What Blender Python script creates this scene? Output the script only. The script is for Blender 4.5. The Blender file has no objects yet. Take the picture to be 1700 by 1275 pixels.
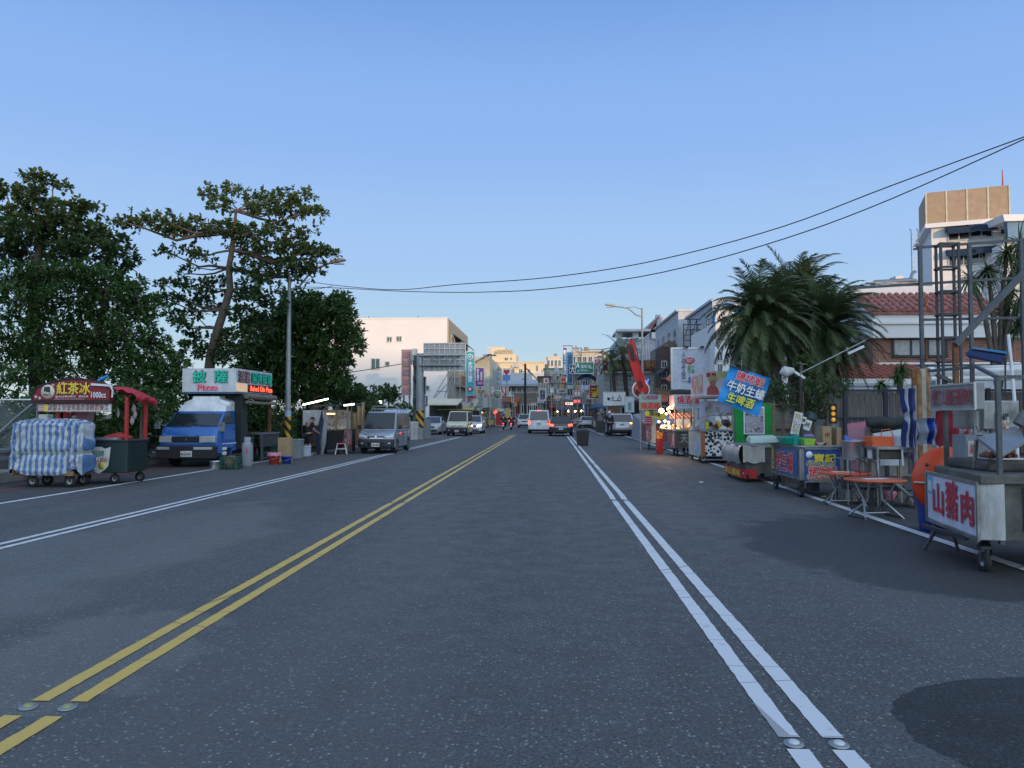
import bpy, bmesh, math, random
from mathutils import Vector, Matrix
random.seed(7)
V=Vector; rad=math.radians; PI=math.pi
S=bpy.context.scene; C=S.collection
# ---------------------------------------------------------------- camera
F=1277.0; H=1.6
th=math.atan(50.5/F); ps=math.atan(64/F*math.cos(th))
fw=V((-math.sin(ps)*math.cos(th),math.cos(ps)*math.cos(th),math.sin(th)))
rt=V((math.cos(ps),math.sin(ps),0)); up=V((math.sin(ps)*math.sin(th),-math.cos(ps)*math.sin(th),math.cos(th)))
cd=bpy.data.cameras.new('camera'); cam=bpy.data.objects.new('camera',cd); C.objects.link(cam)
cam.location=(0,0,H); cam.rotation_euler=Matrix((rt,up,-fw)).transposed().to_euler()
cd.sensor_width=36; cd.lens=36*F/1700; cd.clip_end=6000; cd.clip_start=.05; S.camera=cam
def W(px,py,d):
    r=rt*((px-850)/F)+up*((637.5-py)/F)+fw
    return V((0,0,H))+r*(d/r.y)
def G(px,py):
    r=rt*((px-850)/F)+up*((637.5-py)/F)+fw
    return V((0,0,H))+r*(-H/r.z)
def R(a,b,t,u,d):
    p=W(a,u,d); q=W(b,t,d); return p.x,q.x,p.z,q.z
# ---------------------------------------------------------------- materials
MT={}
def nd(nt,t,**k):
    n=nt.nodes.new(t)
    for a,b in k.items(): setattr(n,a,b)
    return n
def mat(name,col,rough=.6,metal=0,var=.18,scale=3,bump=0,bscale=40,emis=None,es=0,grime=0,spec=.5,coat=0,alpha=1,trans=0):
    if name in MT: return MT[name]
    m=bpy.data.materials.new(name); m.use_nodes=True; nt=m.node_tree; b=nt.nodes['Principled BSDF']; L=nt.links.new
    tc=nd(nt,'ShaderNodeTexCoord'); no=nd(nt,'ShaderNodeTexNoise'); no.inputs['Scale'].default_value=scale; no.inputs['Detail'].default_value=6; no.inputs['Roughness'].default_value=.65
    L(tc.outputs['Object'],no.inputs['Vector'])
    cr=nd(nt,'ShaderNodeValToRGB'); e=cr.color_ramp.elements
    e[0].position=.3; e[1].position=.7
    e[0].color=[max(0,c*(1-var)) for c in col]+[1]; e[1].color=[min(1,c*(1+var*.7)) for c in col]+[1]
    L(no.outputs['Fac'],cr.inputs['Fac']); out=cr.outputs['Color']
    if grime:
        n2=nd(nt,'ShaderNodeTexNoise'); n2.inputs['Scale'].default_value=1.3; n2.inputs['Detail'].default_value=8; n2.inputs['Roughness'].default_value=.7
        mp=nd(nt,'ShaderNodeMapping'); mp.inputs['Scale'].default_value=(2.2,2.2,.45); L(tc.outputs['Object'],mp.inputs['Vector']); L(mp.outputs[0],n2.inputs['Vector'])
        r2=nd(nt,'ShaderNodeMapRange'); r2.inputs[1].default_value=.45; r2.inputs[2].default_value=.75; r2.inputs[3].default_value=0; r2.inputs[4].default_value=grime; L(n2.outputs['Fac'],r2.inputs[0])
        mx=nd(nt,'ShaderNodeMix',data_type='RGBA'); mx.inputs[7].default_value=(.09,.075,.06,1); L(r2.outputs[0],mx.inputs[0]); L(out,mx.inputs[6]); out=mx.outputs[2]
    L(out,b.inputs['Base Color'])
    rr=nd(nt,'ShaderNodeMapRange'); rr.inputs[3].default_value=max(0,rough-.08); rr.inputs[4].default_value=min(1,rough+.1); L(no.outputs['Fac'],rr.inputs[0]); L(rr.outputs[0],b.inputs['Roughness'])
    b.inputs['Metallic'].default_value=metal; b.inputs['Specular IOR Level'].default_value=spec; b.inputs['Coat Weight'].default_value=coat
    b.inputs['Transmission Weight'].default_value=trans
    b.inputs['Alpha'].default_value=alpha
    if emis: b.inputs['Emission Color'].default_value=list(emis)+[1]; b.inputs['Emission Strength'].default_value=es
    if bump:
        nb=nd(nt,'ShaderNodeTexNoise'); nb.inputs['Scale'].default_value=bscale; nb.inputs['Detail'].default_value=3; L(tc.outputs['Object'],nb.inputs['Vector'])
        bp=nd(nt,'ShaderNodeBump'); bp.inputs['Strength'].default_value=bump; bp.inputs['Distance'].default_value=.02; L(nb.outputs['Fac'],bp.inputs['Height']); L(bp.outputs[0],b.inputs['Normal'])
    MT[name]=m; return m
def patmat(name,build,rough=.6,metal=0):
    """pattern material; build(nt,L,coord)->colour socket"""
    if name in MT: return MT[name]
    m=bpy.data.materials.new(name); m.use_nodes=True; nt=m.node_tree; b=nt.nodes['Principled BSDF']; L=nt.links.new
    tc=nd(nt,'ShaderNodeTexCoord'); c=build(nt,L,tc.outputs['Object']); L(c,b.inputs['Base Color']); b.inputs['Roughness'].default_value=rough; b.inputs['Metallic'].default_value=metal
    MT[name]=m; return m
def stripes(name,axis,period,cols,rough=.55,diag=0,duty=.5,warp=0):
    def f(nt,L,co):
        if warp:
            nz=nd(nt,'ShaderNodeTexNoise'); nz.inputs['Scale'].default_value=2.5; L(co,nz.inputs['Vector'])
            va=nd(nt,'ShaderNodeVectorMath',operation='MULTIPLY_ADD'); va.inputs[1].default_value=(warp,)*3; L(nz.outputs['Color'],va.inputs[0]); L(co,va.inputs[2]); co=va.outputs[0]
        s=nd(nt,'ShaderNodeSeparateXYZ'); L(co,s.inputs[0])
        src=s.outputs[axis]
        if diag:
            a=nd(nt,'ShaderNodeMath',operation='MULTIPLY_ADD'); a.inputs[1].default_value=diag; L(s.outputs['Z'],a.inputs[0]); L(src,a.inputs[2]); src=a.outputs[0]
        d=nd(nt,'ShaderNodeMath',operation='DIVIDE'); d.inputs[1].default_value=period; L(src,d.inputs[0])
        fr=nd(nt,'ShaderNodeMath',operation='FRACT'); L(d.outputs[0],fr.inputs[0])
        g=nd(nt,'ShaderNodeMath',operation='GREATER_THAN'); g.inputs[1].default_value=duty; L(fr.outputs[0],g.inputs[0])
        n2=nd(nt,'ShaderNodeTexNoise'); n2.inputs['Scale'].default_value=7; L(co,n2.inputs['Vector'])
        m=nd(nt,'ShaderNodeMix',data_type='RGBA'); m.inputs[6].default_value=list(cols[0])+[1]; m.inputs[7].default_value=list(cols[1])+[1]; L(g.outputs[0],m.inputs[0])
        m2=nd(nt,'ShaderNodeMix',data_type='RGBA',blend_type='MULTIPLY'); m2.inputs[0].default_value=.55; L(m.outputs[2],m2.inputs[6]); L(n2.outputs['Fac'],m2.inputs[7])
        g2=nd(nt,'ShaderNodeMix',data_type='RGBA',blend_type='MULTIPLY'); g2.inputs[0].default_value=0; L(m2.outputs[2],g2.inputs[6])
        return g2.outputs[2]
    return patmat(name,f,rough)
def photos(name,sc,cols,th=.5):
    """a sheet printed with many small busy pictures"""
    def f(nt,L,co):
        v=nd(nt,'ShaderNodeTexVoronoi',distance='CHEBYCHEV'); v.inputs['Scale'].default_value=sc; v.inputs['Randomness'].default_value=.35; L(co,v.inputs['Vector'])
        n=nd(nt,'ShaderNodeTexNoise'); n.inputs['Scale'].default_value=sc*4; n.inputs['Detail'].default_value=5; L(co,n.inputs['Vector'])
        s=nd(nt,'ShaderNodeSeparateColor'); L(v.outputs['Color'],s.inputs[0])
        a=nd(nt,'ShaderNodeMath',operation='MULTIPLY_ADD'); a.inputs[1].default_value=.5; L(s.outputs[0],a.inputs[0]); L(n.outputs['Fac'],a.inputs[2])
        sb=nd(nt,'ShaderNodeMath',operation='SUBTRACT'); sb.inputs[1].default_value=.25; L(a.outputs[0],sb.inputs[0])
        cr=nd(nt,'ShaderNodeValToRGB'); cr.color_ramp.interpolation='CONSTANT'; e=cr.color_ramp.elements
        while len(e)<len(cols): e.new(.5)
        for i,c in enumerate(cols): e[i].position=.18+.64*i/len(cols) if i else 0; e[i].color=list(c)+[1]
        L(sb.outputs[0],cr.inputs['Fac']); 
        g=nd(nt,'ShaderNodeMath',operation='GREATER_THAN'); g.inputs[1].default_value=th; L(v.outputs['Distance'],g.inputs[0])
        m=nd(nt,'ShaderNodeMix',data_type='RGBA'); m.inputs[7].default_value=(.55,.57,.62,1); L(g.outputs[0],m.inputs[0]); L(cr.outputs[0],m.inputs[6]); return m.outputs[2]
    return patmat(name,f,.5)
def tiles(name,sx,sz,cols,axis='X',mortar=(.3,.28,.26)):
    def f(nt,L,co):
        s=nd(nt,'ShaderNodeSeparateXYZ'); L(co,s.inputs[0]); c=nd(nt,'ShaderNodeCombineXYZ'); L(s.outputs[axis],c.inputs[0]); L(s.outputs['Z'],c.inputs[1])
        b=nd(nt,'ShaderNodeTexBrick'); b.inputs['Scale'].default_value=1; b.inputs['Brick Width'].default_value=sx; b.inputs['Row Height'].default_value=sz; b.inputs['Mortar Size'].default_value=sz*.1
        b.inputs['Color1'].default_value=list(cols[0])+[1]; b.inputs['Color2'].default_value=list(cols[1])+[1]; b.inputs['Mortar'].default_value=list(mortar)+[1]; L(c.outputs[0],b.inputs['Vector'])
        n=nd(nt,'ShaderNodeTexNoise'); n.inputs['Scale'].default_value=4; n.inputs['Detail'].default_value=6; L(co,n.inputs['Vector'])
        m=nd(nt,'ShaderNodeMix',data_type='RGBA',blend_type='MULTIPLY'); m.inputs[0].default_value=.6; L(b.outputs[0],m.inputs[6]); L(n.outputs['Fac'],m.inputs[7]); 
        g=nd(nt,'ShaderNodeMix',data_type='RGBA',blend_type='ADD'); g.inputs[0].default_value=.25; L(m.outputs[2],g.inputs[6]); L(m.outputs[2],g.inputs[7]); return g.outputs[2]
    return patmat(name,f,.75)
# ---------------------------------------------------------------- mesh builder
class MB:
    def __init__(s): s.v=[];s.f=[];s.m=[];s.s=[]
    def add(s,vs,fs,m=0,sm=False):
        o=len(s.v); s.v+= [V(p) for p in vs]; s.f+=[tuple(o+i for i in f) for f in fs]; s.m+=[m]*len(fs); s.s+=[sm]*len(fs); return s
    def hexa(s,p,m=0): return s.add(p,[(0,3,2,1),(4,5,6,7),(0,1,5,4),(1,2,6,5),(2,3,7,6),(3,0,4,7)],m)
    def box(s,x0,x1,y0,y1,z0,z1,m=0):
        return s.hexa([(x0,y0,z0),(x1,y0,z0),(x1,y1,z0),(x0,y1,z0),(x0,y0,z1),(x1,y0,z1),(x1,y1,z1),(x0,y1,z1)],m)
    def bar(s,a,b,w,h=None,m=0):
        a=V(a);b=V(b);h=h or w; d=(b-a).normalized(); u=V((0,0,1)) if abs(d.z)<.95 else V((1,0,0)); r=d.cross(u).normalized(); u=r.cross(d).normalized()
        r=r*w/2;u=u*h/2
        return s.hexa([a-r-u,a+r-u,b+r-u,b-r-u,a-r+u,a+r+u,b+r+u,b-r+u],m)
    def quad(s,a,b,c,d,m=0): return s.add([a,b,c,d],[(0,1,2,3)],m)
    def tube(s,pts,r,n=8,m=0,cap=True):
        pts=[V(p) for p in pts]; rs=r if isinstance(r,(list,tuple)) else [r]*len(pts); vs=[];fs=[]
        prev=None
        for i,p in enumerate(pts):
            d=(pts[min(i+1,len(pts)-1)]-pts[max(i-1,0)]).normalized()
            if prev is None: a=d.orthogonal().normalized()
            else: a=(prev-d*prev.dot(d)).normalized()
            prev=a; b=d.cross(a)
            for k in range(n):
                t=2*PI*k/n; vs.append(p+(a*math.cos(t)+b*math.sin(t))*rs[i])
        for i in range(len(pts)-1):
            for k in range(n): fs.append((i*n+k,i*n+(k+1)%n,(i+1)*n+(k+1)%n,(i+1)*n+k))
        s.add(vs,fs,m,n>5)
        if cap: s.add(vs[:n],[tuple(reversed(range(n)))],m); s.add(vs[-n:],[tuple(range(n))],m)
        return s
    def cyl(s,c,r,h,n=16,m=0,axis='z',r2=None):
        c=V(c); d={'z':V((0,0,h)),'x':V((h,0,0)),'y':V((0,h,0))}[axis]; return s.tube([c,c+d],[r,r2 if r2 is not None else r],n,m)
    def lathe(s,c,prof,n=20,m=0,axis='z',sm=True):
        c=V(c); vs=[];fs=[]; P=len(prof)
        for k in range(n):
            t=2*PI*k/n
            for (r,z) in prof:
                a,b=r*math.cos(t),r*math.sin(t)
                vs.append(c+(V((a,b,z)) if axis=='z' else V((z,a,b)) if axis=='x' else V((a,z,-b))))
        for k in range(n):
            for i in range(P-1):
                q=(k+1)%n; fs.append((k*P+i,q*P+i,q*P+i+1,k*P+i+1))
        return s.add(vs,fs,m,sm)
    def prism(s,poly,o,u,v,w,m=0):
        """polygon of (a,b) on plane o+a*u+b*v pushed along w"""
        o=V(o);u=V(u);v=V(v);w=V(w);n=len(poly)
        A=[o+u*a+v*b for a,b in poly]; B=[p+w for p in A]
        return s.add(A+B,[tuple(reversed(range(n))),tuple(range(n,2*n))]+[(i,(i+1)%n,n+(i+1)%n,n+i) for i in range(n)],m)
    def grid(s,fn,nu,nv,m=0,sm=True):
        vs=[fn(i/nu,j/nv) for j in range(nv+1) for i in range(nu+1)]
        return s.add(vs,[(j*(nu+1)+i,j*(nu+1)+i+1,(j+1)*(nu+1)+i+1,(j+1)*(nu+1)+i) for j in range(nv) for i in range(nu)],m,sm)
    def xf(s,M): s.v=[M@p for p in s.v]; return s
    def build(s,name,mats,parent=None,world=False,bevel=0,label=None,recalc=True,kind=None,seg=2):
        if not isinstance(mats,(list,tuple)): mats=[mats]
        me=bpy.data.meshes.new(name); o=bpy.data.objects.new(name,me); C.objects.link(o)
        vs=s.v
        if parent is not None:
            o.parent=parent
            if world: inv=WM[parent.name].inverted(); vs=[inv@p for p in vs]
            WM[o.name]=WM[parent.name].copy()
        else:
            xs=[p.x for p in vs];ys=[p.y for p in vs];z=min(p.z for p in vs); base=V(((min(xs)+max(xs))/2,(min(ys)+max(ys))/2,z))
            vs=[p-base for p in vs]; o.location=base; WM[o.name]=Matrix.Translation(base)
        me.from_pydata([tuple(p) for p in vs],[],s.f)
        for m in mats: me.materials.append(m)
        me.polygons.foreach_set('material_index',s.m); me.polygons.foreach_set('use_smooth',s.s)
        if recalc:
            b=bmesh.new(); b.from_mesh(me); bmesh.ops.recalc_face_normals(b,faces=b.faces); b.to_mesh(me); b.free()
        me.update()
        if bevel:
            md=o.modifiers.new('bevel','BEVEL'); md.width=bevel; md.segments=seg; md.limit_method='ANGLE'; md.angle_limit=rad(40)
        if label: o['label']=label
        if kind: o['kind']=kind
        return o
WM={}
def tag(o,label,cat,group=None,kind=None):
    o['label']=label; o['category']=cat
    if group: o['group']=group
    if kind: o['kind']=kind
    return o
def thing(name,label,cat,loc=(0,0,0),rz=0,group=None):
    o=bpy.data.objects.new(name,None); C.objects.link(o); o.location=loc; o.rotation_euler=(0,0,rz); o.empty_display_size=.2
    WM[o.name]=Matrix.Translation(V(loc))@Matrix.Rotation(rz,4,'Z'); return tag(o,label,cat,group)
def dup(root,loc,rz,label,group=None):
    r=root.copy(); C.objects.link(r); r.location=loc; r.rotation_euler=(0,0,rz); r['label']=label
    if group: r['group']=group
    for ch in list(root.children):
        c=ch.copy(); C.objects.link(c); c.parent=r
        for g in ch.children:
            d=g.copy(); C.objects.link(d); d.parent=c
    return r
TQ=[]
def text(parent,body,P,Rv,U,w,h,m,bold=.02,vert=False,outline=None,ow=.05,name='lettering',deep=.006,label=None):
    """writing whose box has lower-left corner P (world), width w along Rv, height h along U"""
    TQ.append((parent,'\n'.join(body) if vert else body,V(P),V(Rv).normalized(),V(U).normalized(),w,h,m,bold,outline,ow,name,deep,vert,label))
def flush_text():
    objs={}
    for q in TQ:
        key=(q[1],q[13])
        if key in objs: continue
        cu=bpy.data.curves.new('t','FONT'); cu.body=q[1]; cu.resolution_u=2; cu.align_x='CENTER' if q[13] else 'LEFT'; cu.space_line=.82
        o=bpy.data.objects.new('t',cu); C.objects.link(o); objs[key]=o
    dg=bpy.context.evaluated_depsgraph_get(); dg.update(); data={}
    for k,o in objs.items():
        me=bpy.data.meshes.new_from_object(o.evaluated_get(dg)); data[k]=([v.co.copy() for v in me.vertices],[tuple(p.vertices) for p in me.polygons]); bpy.data.meshes.remove(me)
    for parent,body,P,Rv,U,w,h,m,bold,outline,ow,name,deep,vert,label in TQ:
        co,fs=data[(body,vert)]
        if not co: continue
        N=Rv.cross(U).normalized(); xs=[c.x for c in co]; ys=[c.y for c in co]; x0,x1,y0,y1=min(xs),max(xs),min(ys),max(ys)
        rows=body.count('\n')+1; cols=max(len(r) for r in body.split('\n')); inv=WM[parent.name].inverted()
        sx=w/max(x1-x0,.01); sy=h/max(y1-y0,.01)
        for k,(mm,rad_,lay) in enumerate([(m,bold,1.7)]+([(outline,bold+ow,1.0)] if outline else [])):
            vs=[];ff=[]; dirs=[(0,0)]+[(math.cos(a*PI/3)*rad_,math.sin(a*PI/3)*rad_) for a in range(6)] if rad_>.004 else [(0,0)]
            if len(co)*len(dirs)>12000: dirs=dirs[:3]
            for j,(dx,dy) in enumerate(dirs):
                o_=len(vs); e=N*(deep*lay+.00025*j)
                for c in co: vs.append(tuple(inv@(P+Rv*((c.x+dx-x0)*sx)+U*((c.y+dy-y0)*sy)+e)))
                ff+=[tuple(o_+i for i in f) for f in fs]
            me=bpy.data.meshes.new(name); me.from_pydata(vs,[],ff); me.materials.append(mm); me.update()
            t=bpy.data.objects.new(name+('_outline' if k else ''),me); C.objects.link(t); t.parent=parent
            if label and not k: t['label']=label
    for o in objs.values():
        cu=o.data; bpy.data.objects.remove(o); bpy.data.curves.remove(cu)
# common materials
pipe=mat('weathered pipe',(.1,.11,.12),.6,.2,var=.35,scale=6,grime=.4)
M_=mat
white=M_('white paint',(.72,.73,.74),.5,grime=.25); dirtyw=M_('dirty white paint',(.6,.6,.58),.6,grime=.6)
steel=M_('stainless steel',(.36,.37,.38),.4,.8,var=.4,scale=5,grime=.6); galv=M_('galvanised steel',(.27,.29,.3),.5,.5,var=.25)
dsteel=M_('dark steel',(.06,.06,.065),.5,.4); black=M_('black plastic',(.018,.018,.02),.5); rubber=M_('rubber',(.02,.02,.02),.85)
rust=M_('rusty iron',(.2,.09,.04),.85,.1,var=.6,scale=9); wood=M_('bare wood',(.25,.16,.09),.75,var=.4,scale=8); concrete=M_('concrete',(.3,.29,.27),.9,var=.3,bump=.3,grime=.4)
redp=M_('red paint',(.45,.02,.02),.45,grime=.15); redsign=M_('red sign',(.42,.025,.03),.45); redlet=M_('red lettering',(.62,.03,.04),.5,var=.08); yel=M_('yellow lettering',(.8,.62,.06),.5,var=.08)
blk=M_('black lettering',(.012,.012,.014),.5,var=.05); whl=M_('white lettering',(.8,.8,.82),.5,var=.05); blu=M_('blue sign',(.03,.13,.5),.5); teal=M_('teal sign',(.02,.33,.4),.5); green=M_('green lettering',(.0,.32,.24),.5)
orange=M_('orange plastic',(.7,.12,.03),.45); bluepl=M_('blue plastic',(.03,.07,.45),.45); greenpl=M_('dark green plastic',(.02,.09,.06),.5); grayp=M_('grey plastic',(.22,.24,.25),.5)
glass=M_('dark window glass',(.02,.025,.03),.08,var=.1,spec=.8); card=M_('cardboard',(.36,.25,.14),.85); paper=M_('paper',(.65,.64,.6),.8,var=.1); alu=M_('aluminium',(.55,.56,.57),.35,.9)
skin=M_('skin',(.4,.22,.15),.55,var=.08); cloth_k=M_('black cloth',(.015,.015,.018),.9); navy=M_('navy cloth',(.02,.03,.07),.9); hairm=M_('black hair',(.01,.009,.008),.6)
# ---------------------------------------------------------------- world and sun
SE=1.6; SA=160   # elevation, compass rotation (behind the camera, to the right)
w=bpy.data.worlds.new('World'); S.world=w; w.use_nodes=True; nt=w.node_tree; bg=nt.nodes['Background']; L=nt.links.new
sk=nd(nt,'ShaderNodeTexSky',sky_type='NISHITA'); sk.sun_disc=False; sk.sun_elevation=rad(9); sk.sun_rotation=rad(SA); sk.altitude=0; sk.air_density=1.0; sk.dust_density=.6; sk.ozone_density=1.6
hs=nd(nt,'ShaderNodeHueSaturation'); hs.inputs['Saturation'].default_value=.8; hs.inputs['Value'].default_value=1
L(sk.outputs[0],hs.inputs['Color']); 
tcw=nd(nt,'ShaderNodeTexCoord'); sx=nd(nt,'ShaderNodeSeparateXYZ'); L(tcw.outputs['Generated'],sx.inputs[0])
gr=nd(nt,'ShaderNodeValToRGB'); ge=gr.color_ramp.elements; gr.color_ramp.interpolation='EASE'
def lin(r,g,b): return [((c/255+.055)/1.055)**2.4 for c in (r,g,b)]+[1]
SK=[(0,(202,214,220)),(.045,(194,217,228)),(.1,(180,212,236)),(.2,(165,201,246)),(.36,(143,185,246)),(.52,(115,163,229)),(.8,(150,182,228)),(1,(175,200,235))]
while len(ge)<len(SK): ge.new(.5)
for e,(p,c) in zip(ge,SK): e.position=p; e.color=lin(*c)
L(sx.outputs['Z'],gr.inputs['Fac'])
sc_=nd(nt,'ShaderNodeMix',data_type='RGBA',blend_type='MULTIPLY'); sc_.inputs[0].default_value=1; L(gr.outputs[0],sc_.inputs[6]); sc_.inputs[7].default_value=(6.6,6.6,6.6,1)
mxw=nd(nt,'ShaderNodeMix',data_type='RGBA'); mxw.inputs[0].default_value=.93; L(hs.outputs[0],mxw.inputs[6]); L(sc_.outputs[2],mxw.inputs[7])

# the bright afterglow of the low sun behind the viewer
gd=V((math.sin(rad(SA))*math.cos(rad(14)),math.cos(rad(SA))*math.cos(rad(14)),math.sin(rad(14))))
dt=nd(nt,'ShaderNodeVectorMath',operation='DOT_PRODUCT'); L(tcw.outputs['Generated'],dt.inputs[0]); dt.inputs[1].default_value=gd
gm=nd(nt,'ShaderNodeMapRange'); gm.interpolation_type='SMOOTHSTEP'
for i_,v_ in zip((1,2,3,4),(.1,1,0,1)): gm.inputs[i_].default_value=v_
L(dt.outputs['Value'],gm.inputs[0])
ga=nd(nt,'ShaderNodeMix',data_type='RGBA',blend_type='ADD'); L(gm.outputs[0],ga.inputs[0]); L(mxw.outputs[2],ga.inputs[6]); ga.inputs[7].default_value=(5.9,6.6,6.4,1)
L(ga.outputs[2],bg.inputs['Color']); bg.inputs['Strength'].default_value=.15
sd=V((math.sin(rad(SA))*math.cos(rad(SE)),math.cos(rad(SA))*math.cos(rad(SE)),math.sin(rad(SE))))
sl=bpy.data.lights.new('sun','SUN'); sl.energy=2.9; sl.angle=rad(.6); sl.color=(1,.64,.36); so=bpy.data.objects.new('sun',sl); C.objects.link(so); so.rotation_euler=sd.to_track_quat('Z','Y').to_euler(); so.location=(20,-50,30)
S.view_settings.view_transform='Standard'; S.view_settings.look='None'; S.view_settings.exposure=0
# ---------------------------------------------------------------- ground
def asphalt():
    m=bpy.data.materials.new('asphalt'); m.use_nodes=True; nt=m.node_tree; b=nt.nodes['Principled BSDF']; L=nt.links.new
    g=nd(nt,'ShaderNodeNewGeometry'); co=g.outputs['Position']
    def noise(s,d=4,r=.6,sc=None):
        n=nd(nt,'ShaderNodeTexNoise'); n.inputs['Scale'].default_value=s; n.inputs['Detail'].default_value=d; n.inputs['Roughness'].default_value=r
        if sc: mp=nd(nt,'ShaderNodeMapping'); mp.inputs['Scale'].default_value=sc; L(co,mp.inputs['Vector']); L(mp.outputs[0],n.inputs['Vector'])
        else: L(co,n.inputs['Vector'])
        return n.outputs['Fac']
    def rng(x,a,b_,c,d): 
        r=nd(nt,'ShaderNodeMapRange'); r.interpolation_type='SMOOTHSTEP'
        for i,v in zip((1,2,3,4),(a,b_,c,d)): r.inputs[i].default_value=v
        L(x,r.inputs[0]); return r.outputs[0]
    def mix(f,a,b_,bt='MIX'):
        x=nd(nt,'ShaderNodeMix',data_type='RGBA',blend_type=bt)
        for s_,v in ((0,f),(6,a),(7,b_)):
            if isinstance(v,(int,float)): x.inputs[s_].default_value=v if s_==0 else (v,v,v,1)
            elif isinstance(v,tuple): x.inputs[s_].default_value=v
            else: L(v,x.inputs[s_])
        return x.outputs[2]
    base=mix(rng(noise(62,5,.95),.4,.6,0,1),(.02,.022,.024,1),(.125,.127,.127,1))
    base=mix(rng(noise(24,3,.7),.5,.66,0,.6),base,(.04,.042,.045,1))
    base=mix(rng(noise(26.3,2,.6,(1,.5,1)),.6,.68,0,.5),base,(.17,.17,.165,1))
    base=mix(rng(noise(.5,5,.6,(1,.12,1)),.4,.68,0,.55),base,(.11,.108,.105,1))
    base=mix(rng(noise(1.6,6,.7,(1,.35,1)),.5,.75,0,.5),base,(.05,.05,.052,1))
    v=nd(nt,'ShaderNodeTexVoronoi'); v.inputs['Scale'].default_value=42; L(co,v.inputs['Vector'])
    s=nd(nt,'ShaderNodeSeparateColor'); L(v.outputs['Color'],s.inputs[0])
    big=rng(s.outputs[0],.80,.9,0,1); small=rng(v.outputs['Distance'],.26,.42,1,0)
    mm=nd(nt,'ShaderNodeMath',operation='MULTIPLY'); L(big,mm.inputs[0]); L(small,mm.inputs[1])
    base=mix(mm.outputs[0],base,(.25,.25,.24,1))
    v2=nd(nt,'ShaderNodeTexVoronoi'); v2.inputs['Scale'].default_value=13; L(co,v2.inputs['Vector'])
    s2=nd(nt,'ShaderNodeSeparateColor'); L(v2.outputs['Color'],s2.inputs[0])
    m2=nd(nt,'ShaderNodeMath',operation='MULTIPLY'); L(rng(s2.outputs[1],.965,.98,0,1),m2.inputs[0]); L(rng(v2.outputs['Distance'],.1,.18,1,0),m2.inputs[1])
    base=mix(m2.outputs[0],base,(.33,.33,.31,1))
    # damp patch, dark repair patch (in metres on the road), pale scuffs
    def ell(cx,cy,rx,ry,a0,a1,ns=.25,nsc=1.2,rot=0):
        nz=nd(nt,'ShaderNodeTexNoise'); nz.inputs['Scale'].default_value=nsc; nz.inputs['Detail'].default_value=7; L(co,nz.inputs['Vector'])
        mp=nd(nt,'ShaderNodeMapping',vector_type='TEXTURE'); mp.inputs['Location'].default_value=(cx,cy,0); mp.inputs['Rotation'].default_value=(0,0,rot); mp.inputs['Scale'].default_value=(rx,ry,1); L(co,mp.inputs['Vector'])
        ln=nd(nt,'ShaderNodeVectorMath',operation='LENGTH'); L(mp.outputs[0],ln.inputs[0])
        ad=nd(nt,'ShaderNodeMath',operation='MULTIPLY_ADD'); ad.inputs[1].default_value=ns*2; L(nz.outputs['Fac'],ad.inputs[0]); L(ln.outputs['Value'],ad.inputs[2])
        sb=nd(nt,'ShaderNodeMath',operation='SUBTRACT'); sb.inputs[1].default_value=ns; L(ad.outputs[0],sb.inputs[0])
        return rng(sb.outputs[0],a0,a1,1,0)
    damp=ell(4.55,9.6,2.25,2.9,.88,1.03,.3,2.6)
    damp2=ell(4.9,7.9,2.1,1.2,.93,1.02,.16,3)
    rep=ell(2.9,4.05,1.12,.86,.985,1.0,.07,5)
    mxx=nd(nt,'ShaderNodeMath',operation='MAXIMUM'); L(damp,mxx.inputs[0]); L(damp2,mxx.inputs[1])
    base=mix(mxx.outputs[0],base,.42,'MULTIPLY'); base=mix(rep,base,mix(rng(noise(90,3,.8),.45,.6,0,1),(.2,.2,.21,1),(.42,.42,.43,1)),'MULTIPLY')
    sc=ell(-3.1,5.0,.9,1.6,.6,1.0,.5,2.6); base=mix(rng(sc,0,1,0,.28),base,(.22,.215,.2,1))
    sc=ell(-5.2,9.5,1.6,5,.5,1.1,.6,.9); base=mix(rng(sc,0,1,0,.3),base,(.2,.2,.2,1))
    L(base,b.inputs['Base Color'])
    rr=rng(noise(3,4),.3,.7,.62,.85); r2=mix(mxx.outputs[0],rr,.62); L(r2,b.inputs['Roughness'])
    bp=nd(nt,'ShaderNodeBump'); bp.inputs['Strength'].default_value=.8; bp.inputs['Distance'].default_value=.01; L(v.outputs['Distance'],bp.inputs['Height']); L(bp.outputs[0],b.inputs['Normal']); return m
asp=asphalt()
land=M_('dry soil and grass',(.09,.085,.05),.95,var=.5,scale=.8)
apron=M_('worn roadside asphalt',(.06,.06,.062),.85,var=.35,scale=6,bump=.4,bscale=60,grime=.2)
def edgeR(y): 
    pts=[(-30,4.6),(8,4.89),(11.8,4.96),(22.2,5.23),(57.5,5.5),(300,6)]
    for (a,b),(c,d) in zip(pts,pts[1:]):
        if y<=c: return b+(d-b)*(y-a)/(c-a)
    return 6
mb=MB(); mb.box(-2500,2500,-700,4500,-.5,-.02); o=mb.build('ground',land,kind='structure')
o=MB().add([(-12.2,-30,0),(13,-30,0),(13,190,0),(-12.2,190,0)],[(0,1,2,3)]).build('road',asp,kind='structure')
ys=[-30,0,5,8,12,16,22,30,45,60,100,190]
mb=MB()
for a,b in zip(ys,ys[1:]): mb.quad((edgeR(a)+.12,a,.004),(30,a,.004),(30,b,.004),(edgeR(b)+.12,b,.004))
mb.build('roadside_right',apron,kind='structure')
mb=MB()
for a,b in zip(ys,ys[1:]): mb.quad((-13.4,a,.004),(-10.05,a,.004),(-10.05,b,.004),(-13.4,b,.004))
mb.build('roadside_left',apron,kind='structure')
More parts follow.
